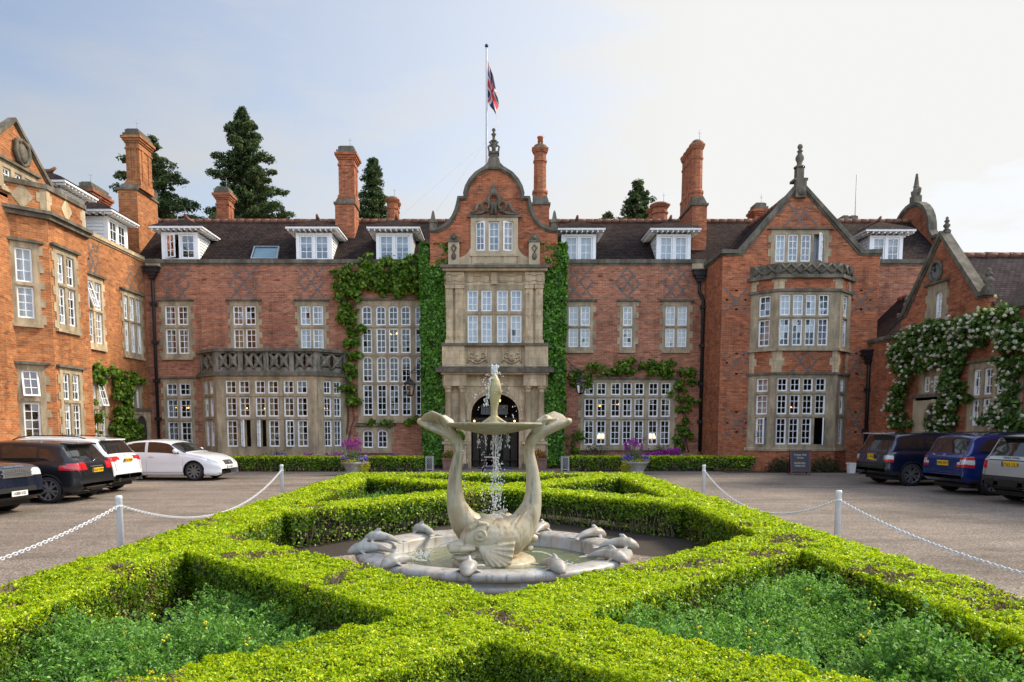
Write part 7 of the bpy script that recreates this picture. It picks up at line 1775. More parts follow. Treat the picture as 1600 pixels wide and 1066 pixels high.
def climber(name, label, face, blobs, stems, n_per, mat, size=(.10, .2), thick=.28, cat='climber', up=(0, 0, -.6), grp=None, bloom=0, aspect=.7, extra=None):
    """blobs: pixel (x, y, rx, ry, weight); leaves hang in front of the wall inside them"""
    pos, nr = [], []; rr = np.random.default_rng(len(label) * 7 + len(blobs)); fl = []
    for bx, by, rx, ry, wgt in blobs:
        c = face.px(bx, by); ru = abs(face.px(bx + rx, by)[0] - c[0]); rz_ = abs(face.px(bx, by + ry)[1] - c[1])
        # clumps inside the blob
        ncl = max(5, int(ru * rz_ * (80 if bloom else 62) * wgt))
        for k in range(ncl):
            a = rr.uniform(0, 6.283); q = math.sqrt(rr.uniform(0, 1)) * rr.uniform(.8, 1.25); cu, cz = c[0] + ru * q * math.cos(a), c[1] + rz_ * q * math.sin(a); dep = -(.06 + thick * rr.uniform(.15, 1) * (1.15 - q * .6)); s = rr.uniform(.08, .24)
            m = int(n_per * s * s * 38)
            for j in range(m):
                d = rr.normal(0, 1, 3); d /= np.linalg.norm(d); rad = s * abs(rr.normal(.62, .42))
                u, w_, z = cu + d[0] * rad, min(-.015, dep + d[1] * rad * .8), cz + d[2] * rad * .75
                p = face.M @ Vector((u, w_, z)); n_ = face.M.to_3x3() @ Vector((d[0] * .7, min(-.1, d[1] - .3), d[2] + .45)); pos.append(p[:]); nr.append(n_[:])
            if bloom and rr.random() < bloom:
                for j in range(rr.integers(1, 3)): fl.append((face.M @ Vector((cu + rr.normal(0, s * .7), min(-.1, dep - s * .75), cz + rr.normal(0, s * .7))))[:])
    pos, nr = np.array(pos), np.array(nr)
    o = bpy.data.objects.new(name, leaf_mesh(name, pos, nr, rr.uniform(size[0], size[1], len(pos)), mat, None, aspect, .5, np.array(up), .25)); link(o); tag(o, label, cat, grp)
    st = MB()
    for pl in stems:
        pts = []
        for x, y in pl[:-1]: u, z = face.px(x, y); pts.append(face.M @ Vector((u + rr.normal(0, .02), -.05, z)))
        fin = []
        for p, q in zip(pts, pts[1:]):
            for k in range(4): fin.append(p.lerp(q, k / 4) + Vector((rr.normal(0, .025), 0, rr.normal(0, .025))))
        fin.append(pts[-1]); r0 = pl[-1]; st.tube(fin, [r0 * (1 - .7 * k / len(fin)) for k in range(len(fin))], 6)
    if st.v: st.build('stems', [WOODY], o)
    if fl:
        P_, Nn = [], []
        for p in fl:
            nrm = face.n
            for j in range(11):
                d = rr.normal(0, 1, 3); d /= np.linalg.norm(d); P_.append(np.array(p) + d * .032 + np.array(nrm) * .05); Nn.append(d + np.array(nrm) * .6)
        b = bpy.data.objects.new('blossoms', leaf_mesh('blossoms', np.array(P_), np.array(Nn), rr.uniform(.07, .105, len(P_)), BLOOM, None, .9, .25, None, .4)); link(b, o); b['kind'] = 'stuff'
    return o
climber('creeper', 'green creeper over the top and one side of the tall arched hall window', F_MAIN, [(558, 432, 32, 26, 1), (600, 430, 44, 22, 1.1), (642, 432, 26, 26, 1.1), (546, 460, 16, 26, 1), (620, 450, 34, 14, .9), (655, 448, 10, 18, .9), (541, 500, 13, 26, .8), (552, 535, 12, 26, .9), (546, 480, 8, 20, .7), (560, 520, 8, 14, .6), (548, 575, 9, 24, .8), (545, 612, 9, 20, .9), (553, 632, 10, 12, .9), (585, 410, 30, 8, .5), (549, 590, 6, 30, .5)], [[(535, 700), (545, 660), (540, 600), (546, 540), (540, 480), (560, 430), .05], [(540, 700), (552, 655), (550, 600), .035], [(560, 430), (610, 425), (655, 430), .035]], 44, CREEP, (.12, .23), .42)
climber('creeper', 'thin creeper strand along the sill of the tall arched hall window', F_MAIN, [(620, 661, 28, 4, .8), (645, 660, 14, 6, .9), (585, 660, 14, 3, .5)], [[(560, 668), (585, 660), (650, 659), .02]], 34, CREEP, (.10, .18), .2)
climber('creeper', 'creeper draped over the wide seven-light window down to the drainpipe', F_MAIN, [(920, 583, 22, 10, .8), (950, 578, 24, 10, 1), (985, 577, 26, 9, 1), (1020, 576, 24, 10, 1), (1050, 578, 22, 12, 1), (1072, 588, 12, 14, .9), (898, 590, 10, 8, .5), (1058, 610, 11, 18, .9), (1062, 650, 10, 22, .6), (1068, 680, 11, 14, .8), (1080, 626, 12, 5, .4), (1060, 692, 9, 12, .7), (975, 565, 40, 5, .3), (912, 598, 10, 6, .5)], [[(1068, 705), (1072, 660), (1062, 620), (1058, 580), (990, 575), (920, 585), .035], [(1075, 705), (1064, 640), (1070, 590), .02]], 38, CREEP, (.11, .2), .32)
climber('creeper', 'sparse low climber at the wall foot between ivy column and wide window', F_MAIN, [(892, 690, 9, 14, .5), (902, 682, 8, 10, .4), (895, 706, 8, 8, .6)], [[(893, 715), (896, 690), (900, 675), .02]], 26, CREEP, (.08, .14), .2)
climber('creeper', 'green creeper climbing beside the corner doorway behind the white saloon', F_LW, [(160, 582, 20, 8, 1), (185, 588, 22, 8, 1), (208, 594, 10, 6, .8), (186, 620, 13, 26, 1.1), (183, 660, 13, 26, 1.1), (190, 690, 16, 20, 1.2), (145, 590, 8, 10, .8), (142, 650, 4, 40, .6), (205, 672, 8, 14, .6)], [[(185, 715), (182, 660), (188, 600), (160, 583), .05]], 46, CREEP, (.11, .2), .42)
climber('climbing_rose', 'climbing rose covered in white blooms on the gabled brick range', F_RW, [(1425, 535, 16, 20, 1), (1450, 525, 24, 18, 1), (1480, 515, 26, 14, 1), (1510, 512, 24, 14, 1), (1540, 505, 26, 16, 1), (1575, 500, 26, 18, 1), (1412, 560, 10, 26, .9), (1422, 590, 12, 20, .8), (1412, 630, 10, 30, .9), (1418, 660, 12, 16, .9), (1465, 555, 30, 16, 1), (1500, 555, 22, 22, 1), (1497, 600, 14, 26, 1.1), (1490, 640, 16, 24, 1.2), (1480, 662, 16, 12, 1), (1550, 525, 20, 12, .7), (1590, 530, 14, 24, 1), (1585, 560, 10, 18, .9), (1592, 605, 14, 36, 1.1), (1580, 645, 16, 26, 1.1), (1600, 660, 16, 22, 1), (1555, 660, 12, 8, .5), (1520, 622, 14, 6, .4), (1440, 578, 22, 8, .5), (1620, 540, 20, 40, 1), (1440, 545, 28, 26, .7), (1490, 535, 38, 24, .8), (1540, 514, 38, 20, .8), (1585, 522, 24, 26, .8)], [[(1490, 690), (1494, 640), (1500, 590), (1490, 545), (1460, 520), .07], [(1415, 690), (1410, 620), (1420, 550), .05], [(1600, 700), (1590, 620), (1585, 540), (1540, 505), .06], [(1500, 590), (1510, 570), (1520, 565), .02]], 40, ROSEL, (.10, .18), .55, cat='climbing rose', bloom=.6)

# ================================================================== TREES BEHIND THE ROOF
NEED = leaf_mat('conifer_needle', [(.022, .042, .018), (.042, .072, .025), (.07, .105, .034), (.115, .145, .05)], .2, .7, .2)
BARK = flat_mat('conifer_bark', (.12, .075, .05), .95, var=.4, scale=2)
def conifer(label, x, ytop, D, rx_px, seed, shape=1.0, dens=1.0, base=0, droop=.5, gap=.25):
    p = P(x, ytop, D); H = p.z; rb = rx_px / 1150 * D; rr = np.random.default_rng(seed); pos, nr, sz = [], [], []; br = MB()
    lean = rr.normal(0, .15); zlo = P(x, 365, D).z - 3
    nb = int((H - zlo) * 9.5 * dens)
    for k in range(nb):
        t = (k + rr.uniform(0, 1)) / nb; z = H - (H - zlo) * t
        rad = rb * (t ** .62) * shape * rr.uniform(.45, 1.15)
        if t < .06: rad = rb * .16 * rr.uniform(.5, 1)
        az = k * 2.4 + rr.normal(0, .5)
        if rr.random() < gap * .35: continue
        n = max(4, int(rad * 2.6)); tipz = z - rad * droop * rr.uniform(.1, .7) + (rad * .22)
        ax, ay = math.cos(az), math.sin(az)
        br.tube([(x * 0 + p.x + lean * t * 0, D, z), (p.x + ax * rad * .5, D + ay * rad * .5, z - rad * .12), (p.x + ax * rad, D + ay * rad, tipz)], [.10 * rad / rb + .03, .05, .015], 4, 0, False)
        for j in range(n):
            u = .22 + .78 * (j + rr.uniform(0, 1)) / n; cx, cy, cz = p.x + ax * rad * u, D + ay * rad * u, z + (tipz - z) * u * u
            cl = rr.uniform(.36, .78) * (1.15 - .4 * u) * (.7 + .3 * min(1, rad / 2)); m = int(56 * dens)
            d = rr.normal(0, 1, (m, 3)); d /= np.linalg.norm(d, axis=1, keepdims=True); q = d * (cl * rr.uniform(.35, 1, (m, 1))); q[:, 2] *= .7; q[:, 2] -= np.abs(q[:, 0]) * .15
            pos.append(q + [cx, cy, cz]); d[:, 2] += .4; nr.append(d); sz.append(rr.uniform(.16, .32, m) * (D / 62))
    pos, nr, sz = np.concatenate(pos), np.concatenate(nr), np.concatenate(sz)
    t_ = thing('conifer_tree', (p.x, D, 0), 0, label, 'tree', 'dark conifers behind the roof')
    o = bpy.data.objects.new('crown', leaf_mesh('crown', pos - [p.x, D, 0], nr, sz, NEED, None, .5, .5, None, .2)); link(o, t_)
    tr = MB(); tr.tube([(0, 0, 0), (0, 0, H * .5), (0, 0, H * .8), (0, 0, H)], [.65, .42, .2, .04], 8); tr.build('trunk', [BARK], t_)
    for i, v in enumerate(br.v): br.v[i] = v - Vector((p.x, D, 0))
    br.build('branches', [BARK], t_, False)
    return t_
conifer('dark conifer half hidden behind the broad orange chimney beside the first dormer', 232, 218, 62, 84, 3, 1.15, 1.1, gap=.45)
conifer('tallest dark conifer, pointed, standing behind the little chimney', 378, 174, 64, 78, 8, 1.15, 1.25, gap=.3)
conifer('slim grey-green conifer beside the slender corbelled chimney', 583, 249, 72, 44, 5, 1.15, 1.0, gap=.2)
conifer('rounded dark conifer beside the short twin chimney between two dormers', 997, 284, 72, 42, 21, 1.3, .95, gap=.4)
conifer('smallest conifer tip showing over the ridge between two dormers', 949, 335, 72, 26, 9, 1.4, 1.0, gap=.3)
conifer('low conifer tip just above the ridge beside the tallest conifer', 441, 336, 70, 18, 14, 1.0, .8, gap=.5)

# the tall trees round the lawn behind the viewer (they show in the windows and the car paint)
rr = np.random.default_rng(99); pos, nr = [], []; WD = MB()
for k in range(15):
    x = -84 + 12 * k + rr.normal(0, 2); y = -46 + rr.normal(0, 5); Ht = rr.uniform(9, 15); wr_ = rr.uniform(5, 7.5); WD.tube([(x, y, 0), (x, y, Ht * .6)], [.4, .2], 6)
    for j in range(34):
        d = rr.normal(0, 1, 3); d /= np.linalg.norm(d); c = np.array([x, y, Ht * .55]) + d * [wr_ * .75, wr_ * .75, Ht * .4]; q = rr.normal(0, 1, (26, 3)); q /= np.linalg.norm(q, axis=1, keepdims=True); pos.append(c + q * 1.7 * rr.uniform(.3, 1, (26, 1))); nr.append(q)
pos, nr = np.concatenate(pos), np.concatenate(nr); pos[:, 2] = np.maximum(pos[:, 2], .3)
o = bpy.data.objects.new('wood', leaf_mesh('wood', pos, nr, rr.uniform(1.0, 1.9, len(pos)), DARKW := leaf_mat('wood_leaf', [(.02, .04, .015), (.04, .07, .02), (.06, .10, .03)], .2), None, .8, .7)); link(o); tag(o, 'belt of tall leafy trees round the lawn behind the viewer', 'wood', None, 'stuff'); WD.build('trunks', [BARK], o)

# ================================================================== FLAG
p0 = P(760.5, 264, 35.2); p1 = P(760.5, 74, 35.2)
mb = MB(); mb.tube([(0, 0, 9.5 - 0), (0, 0, p1.z)], [.065, .04], 10); FP = thing('flagpole', (p0.x, 35.2, 0), 0, 'tall white flagpole rising behind the finial of the curved porch gable', 'flagpole'); mb.build('pole', [flat_mat('pole_paint', (.5, .5, .52), .4)], FP)
mb = MB(); mb.ball((0, 0, p1.z + .06), .085, 0, 10, 8); mb.build('truck_ball', [IRON], FP)
for (x, y, D) in ((618, 345, 36.2), (682, 330, 36.2)):
    q = P(x, y, D); a = P(760.5, 221, 35.2); mb = MB(); mb.tube([(0, 0, a.z), (q.x - p0.x, D - 35.2, q.z)], .002, 4); mb.build('stay_wire', [flat_mat('wire', (.3, .3, .31), .5)], FP)
def uj(u, v):
    """colour index of the flag at fly u (0..2), hoist v (0..1): 0 blue 1 white 2 red"""
    x, y = u - 1, v - .5
    if abs(x) < .1 or abs(y) < .1: return 2
    if abs(x) < .1667 or abs(y) < .1667: return 1
    for s in (1, -1):
        d = (s * x * .5 - y) / math.hypot(.5, 1) * 1.0; side = 1 if x * s > 0 else -1
        if abs(d) < .1:
            dd = d * (1 if x > 0 else -1) * s
            return 2 if 0 < dd < .0667 else 1
    return 0
mb = MB(); NU, NV = 84, 42; hang = p1.z - .62
fa, fz_ = P(760.5, 90, 35.2), P(779, 181, 35.2); Hh = 1.8; 
def fpos(u, v):
    # the flag hangs limp: the fly droops down from the hoist in folds
    t = u / 2; x = .05 + .36 * t ** .8 + .10 * math.sin(v * 7 + t * 3) * t + (.24 * (1 - v)) * t * .6; z = hang - (1 - v) * Hh * (1 - .25 * t) - t * 1.35 ; y = .10 * math.sin(v * 9.5 + t * 2) * (.25 + t) + .06 * math.sin(t * 11 + v * 5)
    return (x, y, z)
for i in range(NU):
    for j in range(NV):
        u, v = 2 * (i + .5) / NU, (j + .5) / NV
        mb.face([fpos(2 * a / NU, b / NV) for a, b in ((i, j), (i + 1, j), (i + 1, j + 1), (i, j + 1))], uj(u, v), True)
for i, v in enumerate(mb.v): mb.v[i] = v + Vector((p0.x, 35.2, 0))
tag(mb.build('union_flag', [flat_mat('flag_blue', (.015, .02, .10), .8), flat_mat('flag_white', (.55, .55, .56), .8), flat_mat('flag_red', (.50, .015, .03), .8)]), 'limp red, white and blue Union flag hanging from the flagpole', 'flag')

# ================================================================== POSTS AND CHAINS
POSTM = flat_mat('post_paint', (.68, .70, .74), .4, var=.08, scale=8)
POSTS = {}
for key, x, y, nb in (('LF', -5.02, 17.3, 'white chain post by the white saloon and the low hedge'), ('LN', -4.86, 9.45, 'white chain post before the black hatchback'), ('RF', 4.93, 17.2, 'white chain post nearest the notice board'), ('RN', 4.84, 10.25, 'white chain post before the navy SUV')):
    t = thing('chain_post', (x, y, 0), 0, nb, 'post', 'white posts of the chain fence'); mb = MB()
    mb.lathe([(.040, 0), (.040, .97), (.043, .975), (.043, 1.0), (.035, 1.012), (0, 1.015)], seg=20); mb.build('shaft', [POSTM], t); mb = MB(); mb.lathe([(.042, .865), (.045, .868), (.045, .885), (.042, .888)], seg=20); mb.tube([(0, -.09, .87), (0, .09, .87)], .012, 6); mb.build('collar', [POSTM], t); POSTS[key] = Vector((x, y, .87))
for key, x, y in (('LE', -4.86, 2.6), ('RE', 4.8, 2.9)): POSTS[key] = Vector((x, y, .87))
lk = MB(); ring = [(.034 * math.cos(a) * (1.0), .017 * math.sin(a), 0) for a in np.linspace(0, 2 * math.pi, 11)]; lk.tube(ring, .0052, 5, cap=False)
def chain(a, b, sag, label):
    a, b = POSTS[a] + (POSTS[b] - POSTS[a]).normalized() * .06, POSTS[b] - (POSTS[b] - POSTS[a]).normalized() * .06
    N_ = 200; pts = [a.lerp(b, k / N_) - Vector((0, 0, sag * (1 - (2 * k / N_ - 1) ** 2))) for k in range(N_ + 1)]
    arc = [0]
    for p, q in zip(pts, pts[1:]): arc.append(arc[-1] + (q - p).length)
    n = int(arc[-1] / .05); mb = MB(); k = 0
    for i in range(n + 1):
        s = arc[-1] * i / n
        while k < N_ - 1 and arc[k + 1] < s: k += 1
        f = (s - arc[k]) / (arc[k + 1] - arc[k]); p = pts[k].lerp(pts[k + 1], f); d = (pts[k + 1] - pts[k]).normalized()
        up = Vector((0, 0, 1)); sdv = d.cross(up).normalized(); up = sdv.cross(d); A = R(45 if i % 2 else -45); s2 = sdv * math.cos(A) + up * math.sin(A); nn = d.cross(s2)
        M = Matrix((d, s2, nn)).transposed().to_4x4(); M.translation = p
        off = len(mb.v); mb.v += [M @ v for v in lk.v]; mb.f += [tuple(off + q for q in f_) for f_ in lk.f]; mb.m += lk.m; mb.uv += lk.uv; mb.sm += lk.sm
    tag(mb.build('chain', [POSTM], None, False), label, 'chain', 'white chains between the posts')
chain('LF', 'LN', .52, 'white chain sagging before the white cars, partly behind the box hedge'); chain('LN', 'LE', .30, 'white chain from the post before the black hatchback down to the frame edge'); chain('RF', 'RN', .52, 'white chain sagging between the notice board post and the navy SUV post'); chain('RN', 'RE', .30, 'white chain from the navy SUV post running to the frame edge')

# ================================================================== NOTICE BOARD, URNS, PLANTERS, LANTERNS
MAHOG = flat_mat('mahogany', (.10, .025, .018), .45, var=.3, scale=10); NAVY = flat_mat('board_navy', (.012, .018, .045), .5); GOLD = flat_mat('gold_letter', (.62, .47, .20), .5)
t = thing('notice_board', (12.12, 29.1, 0), R(-9), 'navy A-board in a mahogany frame with gold lettering on the gravel', 'sign')
def leafA(s):
    M = Matrix.Rotation(R(13) * s, 4, 'X') if s > 0 else Matrix.Rotation(R(-13), 4, 'X')
    return M
ap_z = .96
for s, nm in ((-1, 'front'), (1, 'back')):
    M = Matrix.Translation((0, .0, ap_z)) @ Matrix.Rotation(R(15) * s, 4, 'X') @ Matrix.Translation((0, .02 * s, -ap_z - .02))
    mb = MB(M); mb.box((-.37, -.02, .0), (-.32, .02, .96)); mb.box((.32, -.02, 0), (.37, .02, .96)); mb.box((-.32, -.02, .12), (.32, .02, .17)); mb.box((-.42, -.035, .94), (.42, .035, .985)); mb.build('frame', [MAHOG], t)
    mb = MB(M); mb.box((-.325, -.010, .165), (.325, .010, .945)); pn = mb.build('panel', [NAVY], t)
    if s < 0:
        for txt, sz_, z in (('Tylney Hall', .105, .80), ('Hotel', .105, .68), ('RESERVED', .095, .46), ('PARKING', .095, .35)): text_part('lettering', txt, sz_, M @ Matrix.Translation((0 if z > .5 else -.02, -.0125, z)), GOLD, pn)
URN = stone_mat('urn_stone', (.42, .42, .40), (.28, .28, .26), sootamt=.3, joints=False)
STEMG = leaf_mat('grey_green_leaf', [(.07, .12, .07), (.12, .18, .11), (.18, .24, .17)], .25, .6, .2); PURP = leaf_mat('purple_petal', [(.22, .015, .26), (.38, .03, .42), (.52, .08, .55)], .3, .6, .2); VIOL = leaf_mat('violet_petal', [(.06, .03, .30), (.14, .08, .45), (.45, .38, .6)], .3, .6, .2); LIME = leaf_mat('lime_leaf', [(.22, .26, .02), (.38, .38, .03), (.55, .48, .05)], .35, .6, .2)
def urn(x, y, label, seed, side):
    t = thing('flower_urn', (x, y, 0), 0, label, 'planter', 'stone urns of purple flowers'); rr = np.random.default_rng(seed)
    mb = MB(); mb.lathe([(.36, 0), (.36, .05), (.34, .07), (.38, .20), (.44, .34), (.50, .42), (.55, .46), (.56, .50), (.52, .52), (.47, .50), (.40, .44), (0, .43)], seg=28); mb.lathe([(.41, .28), (.43, .30), (.43, .33)], seg=28); mb.build('urn', [URN], t)
    def lf(nm, m, n, fn, size, asp, nz=.6): 
        p, q = zip(*[fn() for _ in range(n)]); o = bpy.data.objects.new(nm, leaf_mesh(nm, np.array(p), np.array(q), rr.uniform(*size, n), m, None, asp, .5, None, .3)); link(o, t); return o
    def dome(c, r, zs=1):
        def f():
            d = rr.normal(0, 1, 3); d[2] = abs(d[2]); d /= np.linalg.norm(d); k = rr.uniform(.5, 1); return (np.array(c) + d * np.array(r) * k, d)
        return f
    lf('leaves', STEMG, 900, dome((-.05, 0, .48), (.42, .40, .42)), (.06, .11), .35)
    lf('trailing_leaves', LIME, 520, lambda: ((lambda a, u: (np.array([math.cos(a) * (.42 + .12 * u), math.sin(a) * (.42 + .12 * u), .58 - .45 * max(0, u - .3) * (1 if math.cos(a) * side > .2 else .2)]) + rr.normal(0, .04, 3), np.array([math.cos(a), math.sin(a), .4])))(rr.uniform(0, 6.283), rr.uniform(0, 1))), (.05, .09), .6)
    lf('trailing_leaves', LIME, 380, lambda: ((lambda u: (np.array([side * (.42 + .08 * rr.normal()), -.25 + .12 * rr.normal(), .55 - .52 * u]), np.array([side * .4, -1, .2])))(rr.uniform(0, 1))), (.05, .09), .6)
    lf('pansies', VIOL, 230, lambda: ((lambda a: (np.array([math.cos(a) * .45 + rr.normal(0, .05), math.sin(a) * .42 + rr.normal(0, .05), .64 + rr.normal(0, .06)]), np.array([math.cos(a) * .5, -.6, .5])))(rr.choice((rr.uniform(2.6, 4.4), rr.uniform(5.2, 6.4))))), (.06, .09), .9)
    st = MB(); P_, Nn = [], []
    for k in range(24):
        a, r = rr.uniform(0, 6.283), .34 * math.sqrt(rr.uniform(0, 1)); x0, y0 = r * math.cos(a), r * math.sin(a) ; hh = rr.uniform(.98, 1.38); st.tube([(x0 * .7 - .1, y0 * .7, .5), (x0 * 1.35 - .06, y0 * 1.35, hh)], .007, 4, 0, False)
        for j in range(34): d = rr.normal(0, 1, 3); P_.append([x0 * 1.35 - .06 + d[0] * .03, y0 * 1.35 + d[1] * .03, hh + d[2] * .055]); Nn.append(d)
    st.build('flower_stems', [HSTEM], t, False); o = bpy.data.objects.new('flower_spikes', leaf_mesh('flower_spikes', np.array(P_), np.array(Nn), rr.uniform(.035, .06, len(P_)), PURP, None, .9, .5)); link(o, t)
g_ = G(555, 742); urn(g_.x, g_.y, 'stone urn of purple flowers on the drive by the balustraded bay, trailing lime leaves', 5, 1); g_ = G(992, 741); urn(g_.x, g_.y, 'stone urn of purple flowers on the drive by the wide seven-light window', 9, -1)
# trellis planters at the hedge ends
TREL = flat_mat('trellis_grey', (.34, .34, .32), .7)
for x, lb in ((HL1 + .28, 'grey trellis-sided square planter at the end of the hedge below the hall window'), (HR0 - .28, 'grey trellis-sided square planter at the end of the hedge below the wide seven-light window')):
    y = 31.6; t = thing('square_planter', (x, y, 0), 0, lb, 'planter', 'trellis planters flanking the entrance'); w = .14; h_ = .64; mb = MB()
    for sx_ in (-1, 1):
        for sy_ in (-1, 1): mb.box((sx_ * w - .03, sy_ * w - .03, 0), (sx_ * w + .03, sy_ * w + .03, h_))
    for z in (.05, h_ - .06): mb.box((-w, -w - .02, z), (w, -w + .02, z + .05)); mb.box((-w - .02, -w, z), (-w + .02, w, z + .05)); mb.box((w - .02, -w, z), (w + .02, w, z + .05))
    for k in range(-3, 4):
        for s in (1, -1):
            a, b = max(-w, k * .08 - .2), min(w, k * .08 + .2)
            if b - a > .06: mb.tube([(a, -w - .012, .1 + (.52 * (a - k * .08 + .2) / .4 if s > 0 else .52 - .52 * (a - k * .08 + .2) / .4)), (b, -w - .012, .1 + (.52 * (b - k * .08 + .2) / .4 if s > 0 else .52 - .52 * (b - k * .08 + .2) / .4))], .009, 4)
    mb.build('trellis', [TREL], t); mb = MB(); mb.box((-w + .02, -w + .03, .02), (w - .02, w - .03, h_ - .06)); mb.build('inner_box', [flat_mat('planter_dark', (.08, .08, .075), .8)], t)
    P_ = RNG.normal(0, 1, (500, 3)); P_ /= np.linalg.norm(P_, axis=1, keepdims=True); o = bpy.data.objects.new('foliage', leaf_mesh('foliage', P_ * [.13, .13, .08] + [0, 0, h_ - .03], P_, RNG.uniform(.04, .07, 500), BOXOLD_SHADE)); link(o, t)
# flower tubs by the door
TERR = flat_mat('old_terracotta', (.19, .10, .075), .85, var=.25); REDF = leaf_mat('red_petal', [(.35, .02, .03), (.55, .05, .05), (.7, .45, .05)], .3)
for x, lb in ((703, 'square terracotta tub of red and yellow flowers by the porch columns nearest the topiary ball'), (843, 'square terracotta tub of red flowers by the porch columns farther from the topiary ball')):
    p = P(x, 730, 32.4); t = thing('flower_tub', (p.x, 32.4, 0), 0, lb, 'planter', 'terracotta tubs before the porch columns'); mb = MB()
    mb.prism([(-.26, 0), (.26, 0), (.32, .5), (-.32, .5)], -.28, .28); mb.box((-.35, -.31, .45), (.35, .31, .52)); mb.build('tub', [TERR], t)
    q = RNG.normal(0, 1, (700, 3)); q[:, 2] = np.abs(q[:, 2]); q /= np.linalg.norm(q, axis=1, keepdims=True); o = bpy.data.objects.new('foliage', leaf_mesh('foliage', q * [.32, .28, .38] * RNG.uniform(.5, 1, (700, 1)) + [0, 0, .5], q, RNG.uniform(.05, .09, 700), CREEP)); link(o, t)
    q = q[:150]; o = bpy.data.objects.new('flowers', leaf_mesh('flowers', q * [.33, .29, .42] + [0, 0, .5], q, RNG.uniform(.05, .08, 150), REDF, None, .9)); link(o, t)
p = P(716, 683, 32.6); t = thing('topiary_ball', (p.x, 32.6, 0), 0, 'clipped green topiary ball on a stem before the porch columns', 'shrub'); q = RNG.normal(0, 1, (2600, 3)); q /= np.linalg.norm(q, axis=1, keepdims=True)
o = bpy.data.objects.new('crown', leaf_mesh('crown', q * .30 * RNG.uniform(.8, 1, (2600, 1)) + [0, 0, p.z], q, RNG.uniform(.05, .08, 2600), BOXOLD_SHADE)); link(o, t); mb = MB(); mb.tube([(0, 0, .2), (0, 0, p.z)], .03, 6); mb.ball((0, 0, p.z), .22); mb.build('stem', [WOODY], t)
mb = MB(); mb.lathe([(.16, 0), (.2, .3), (.22, .32), (.18, .33), (0, .3)], seg=14); mb.build('pot', [TERR], t)
# small easel on the forecourt
p = G(768, 739); t = thing('wooden_easel', (p.x - .1, p.y + .6, 0), 0, 'small dark wooden trestle stool standing before the entrance arch', 'trestle'); mb = MB()
for s in (-1, 1): mb.tube([(s * .30, -.15, 0), (s * .12, 0, .62)], .032, 6); mb.tube([(s * .30, .2, 0), (s * .12, .02, .62)], .03, 6)
mb.build('leg_pairs', [MAHOG], t); mb = MB(); mb.box((-.20, -.12, .60), (.20, .14, .65)); mb.tube([(-.22, -.08, .25), (.22, -.08, .25)], .018, 5); mb.build('top_board', [flat_mat('pale_board', (.35, .32, .3), .6)], t)
# wall lanterns
for x, y, xa, lb, s in ((640.5, 607, 660, 'black iron lantern on a scrolled bracket in front of the hall window', -1), (907, 604, 885, 'black iron lantern on a scrolled bracket beside the wide seven-light window', 1)):
    D = 33.0; p = P(x, y, D); q = P(xa, 582, D); t = thing('wall_lantern', (p.x, D, p.z), 0, lb, 'lantern', 'iron lanterns either side of the porch'); mb = MB()
    mb.lathe([(.0, .50), (.05, .46), (.07, .40), (.26, .26), (.30, .20), (.27, .19), (.26, .17)], seg=6, smooth=False); mb.lathe([(.13, -.30), (.16, -.28), (.12, -.34), (.0, -.36)], seg=6, smooth=False)
    for k in range(6):
        a = 2 * math.pi * (k + .5) / 6; mb.tube([(.25 * math.cos(a), .25 * math.sin(a), .18), (.15 * math.cos(a), .15 * math.sin(a), -.29)], .016, 4)
    mb.build('lantern_frame', [IRON], t); mb = MB(); mb.lathe([(.145, -.28), (.235, .18)], seg=6, smooth=False); mb.build('lantern_glass', [GLASS], t)
    mb = MB(); dx = q.x - p.x; mb.tube([(0, 0, .5), (0, 0, .68), (dx, .1, .70), (dx, .45, .70)], .022, 6); mb.tube([(dx, .1, 1.25), (dx * .75, 0, 1.0), (dx * .35, 0, .80), (dx * .05, 0, .74)], .018, 5)
    mb.tube([(dx * .55 + .12 * math.cos(a), 0, .86 + .10 * math.sin(a)) for a in np.linspace(0, 5.5, 14)], .014, 5); mb.tube([(dx * .85, .1, .45), (dx * .8, 0, .62), (dx * .5, 0, .68)], .016, 5); mb.build('bracket', [IRON], t)
# border planting behind the low hedges
def flowerbed(name, label, x0, x1, y0, y1, hgt, mat, n, size, asp=.9, base=STEMG, up=None, fl=True):
    rr = np.random.default_rng(int(abs(x0) * 31)); m = n
    x = rr.uniform(x0, x1, m); y = rr.uniform(y0, y1, m); f = .7 + .5 * np.array([mnoise.noise(Vector((a * .8, b, 2))) for a, b in zip(x, y)]); z = rr.uniform(.05, 1, m) * hgt * f
    o = bpy.data.objects.new(name, leaf_mesh(name, np.column_stack([x, y, z * .8]), np.column_stack([rr.normal(0, .4, m), -np.ones(m) * .5, np.ones(m)]), rr.uniform(*size, m), base, None, .4, .5)); link(o); tag(o, label, 'plants', None, 'stuff')
    if fl:
        k = int(m * .7); x = rr.uniform(x0, x1, k); y = rr.uniform(y0, y1, k); f = .7 + .5 * np.array([mnoise.noise(Vector((a * .8, b, 2))) for a, b in zip(x, y)]); z = hgt * f * rr.uniform(.82, 1.12, k)
        b = bpy.data.objects.new('flowers', leaf_mesh('flowers', np.column_stack([x, y, z]), rr.normal(0, 1, (k, 3)), rr.uniform(.05, .09, k), mat, None, asp, .5)); link(b, o); b['kind'] = 'stuff'
    return o
xpx = lambda x: P(x, 712, 32.6).x
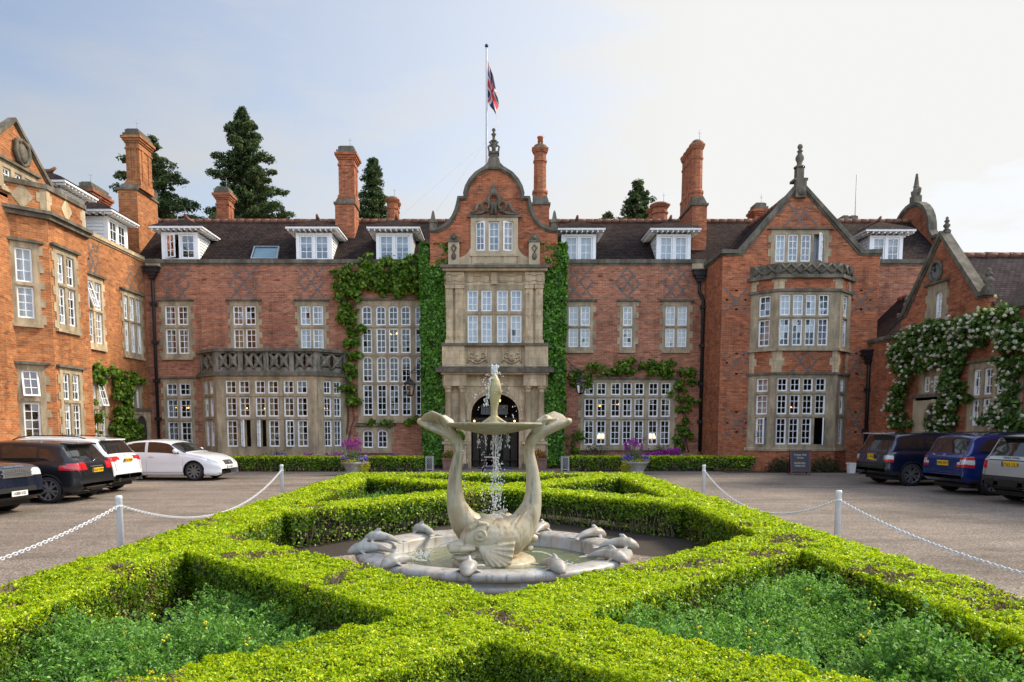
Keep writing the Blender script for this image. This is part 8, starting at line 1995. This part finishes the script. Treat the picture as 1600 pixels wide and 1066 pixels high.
flowerbed('purple_flower_border', 'purple flowers in the bed before the balustraded bay', xpx(478), xpx(536), 32.2, 33.1, .92, PURP, 1500, (.06, .1)); flowerbed('lilac_flower_border', 'low lilac and silver flowers under the hall window', xpx(590), xpx(652), 32.1, 33, .72, VIOL, 1200, (.05, .09)); flowerbed('lilac_flower_border', 'low lilac flowers behind the hedge end by the saloon', xpx(385), xpx(470), 32.1, 32.8, .68, VIOL, 900, (.05, .09))
flowerbed('purple_flower_border', 'deep purple flowers behind the hedge below the wide window', xpx(1005), xpx(1062), 32.4, 33.3, .98, PURP, 1600, (.06, .1)); flowerbed('lilac_flower_border', 'low lilac flowers behind the hedge end by the notice board', xpx(1110), xpx(1170), 32.3, 33, .70, VIOL, 700, (.05, .09), fl=True)
flowerbed('silver_foliage', 'silvery grey foliage behind the hedge below the drainpipe', xpx(1063), xpx(1108), 32.4, 33.2, .95, VIOL, 1500, (.06, .11), base=leaf_mat('silver_leaf', [(.2, .27, .26), (.32, .40, .38), (.42, .5, .48)], .2), fl=False)
def shrub(label, x, y, rx, ry, h_, n, mat, size=(.06, .1)):
    q = RNG.normal(0, 1, (n, 3)); q[:, 2] = np.abs(q[:, 2]); q /= np.linalg.norm(q, axis=1, keepdims=True); f = 1 + .25 * np.array([mnoise.noise(Vector(v * 2.2) + Vector((x, y, 0))) for v in q])
    t = thing('low_shrub', (x, y, 0), 0, label, 'shrub'); o = bpy.data.objects.new('foliage', leaf_mesh('foliage', q * [rx, ry, h_] * (RNG.uniform(.55, 1, n) * f)[:, None], q, RNG.uniform(*size, n), mat)); link(o, t)
    mb = MB()
    for k in range(9): a = k * .7; mb.tube([(0, 0, 0), (rx * .4 * math.cos(a), ry * .4 * math.sin(a), h_ * .4), (rx * .75 * math.cos(a), ry * .75 * math.sin(a), h_ * .6)], [.02, .014, .006], 5)
    mb.build('stems', [WOODY], t)
DARKS = leaf_mat('dark_shrub_leaf', [(.02, .035, .012), (.04, .06, .02), (.065, .08, .03)], .2)
for x, D, rx, h_, lb in ((1222, 30.7, .75, .62, 'dark sprawling shrub at the foot of the wall, balustrade side of the notice board'), (1290, 30.7, .85, .68, 'dark sprawling shrub at the foot of the bay behind the notice board'), (930, 33.6, .9, 1.25, 'dark shrub under the near end of the wide seven-light window'), (1035, 33.7, .8, 1.2, 'dark shrub under the far end of the wide window beside the drainpipe'), (430, 33.0, 1.1, .85, 'low grey-green shrub under the balustraded bay')):
    shrub(lb, P(x, 700, D).x, D, rx, .4, h_, 1100, DARKS)
# small white bin by the wall
g_ = P(1331, 712, 30.2); t = thing('white_tub', (g_.x, 30.2, 0), 0, 'small white square tub by the wall beside the navy SUV', 'tub'); mb = MB(); mb.prism([(-.11, 0), (.11, 0), (.14, .40), (-.14, .40)], -.12, .12); mb.build('tub', [WHITE], t); mb = MB(); mb.box((-.16, -.14, .37), (.16, .14, .42)); mb.build('rim', [WHITE], t)
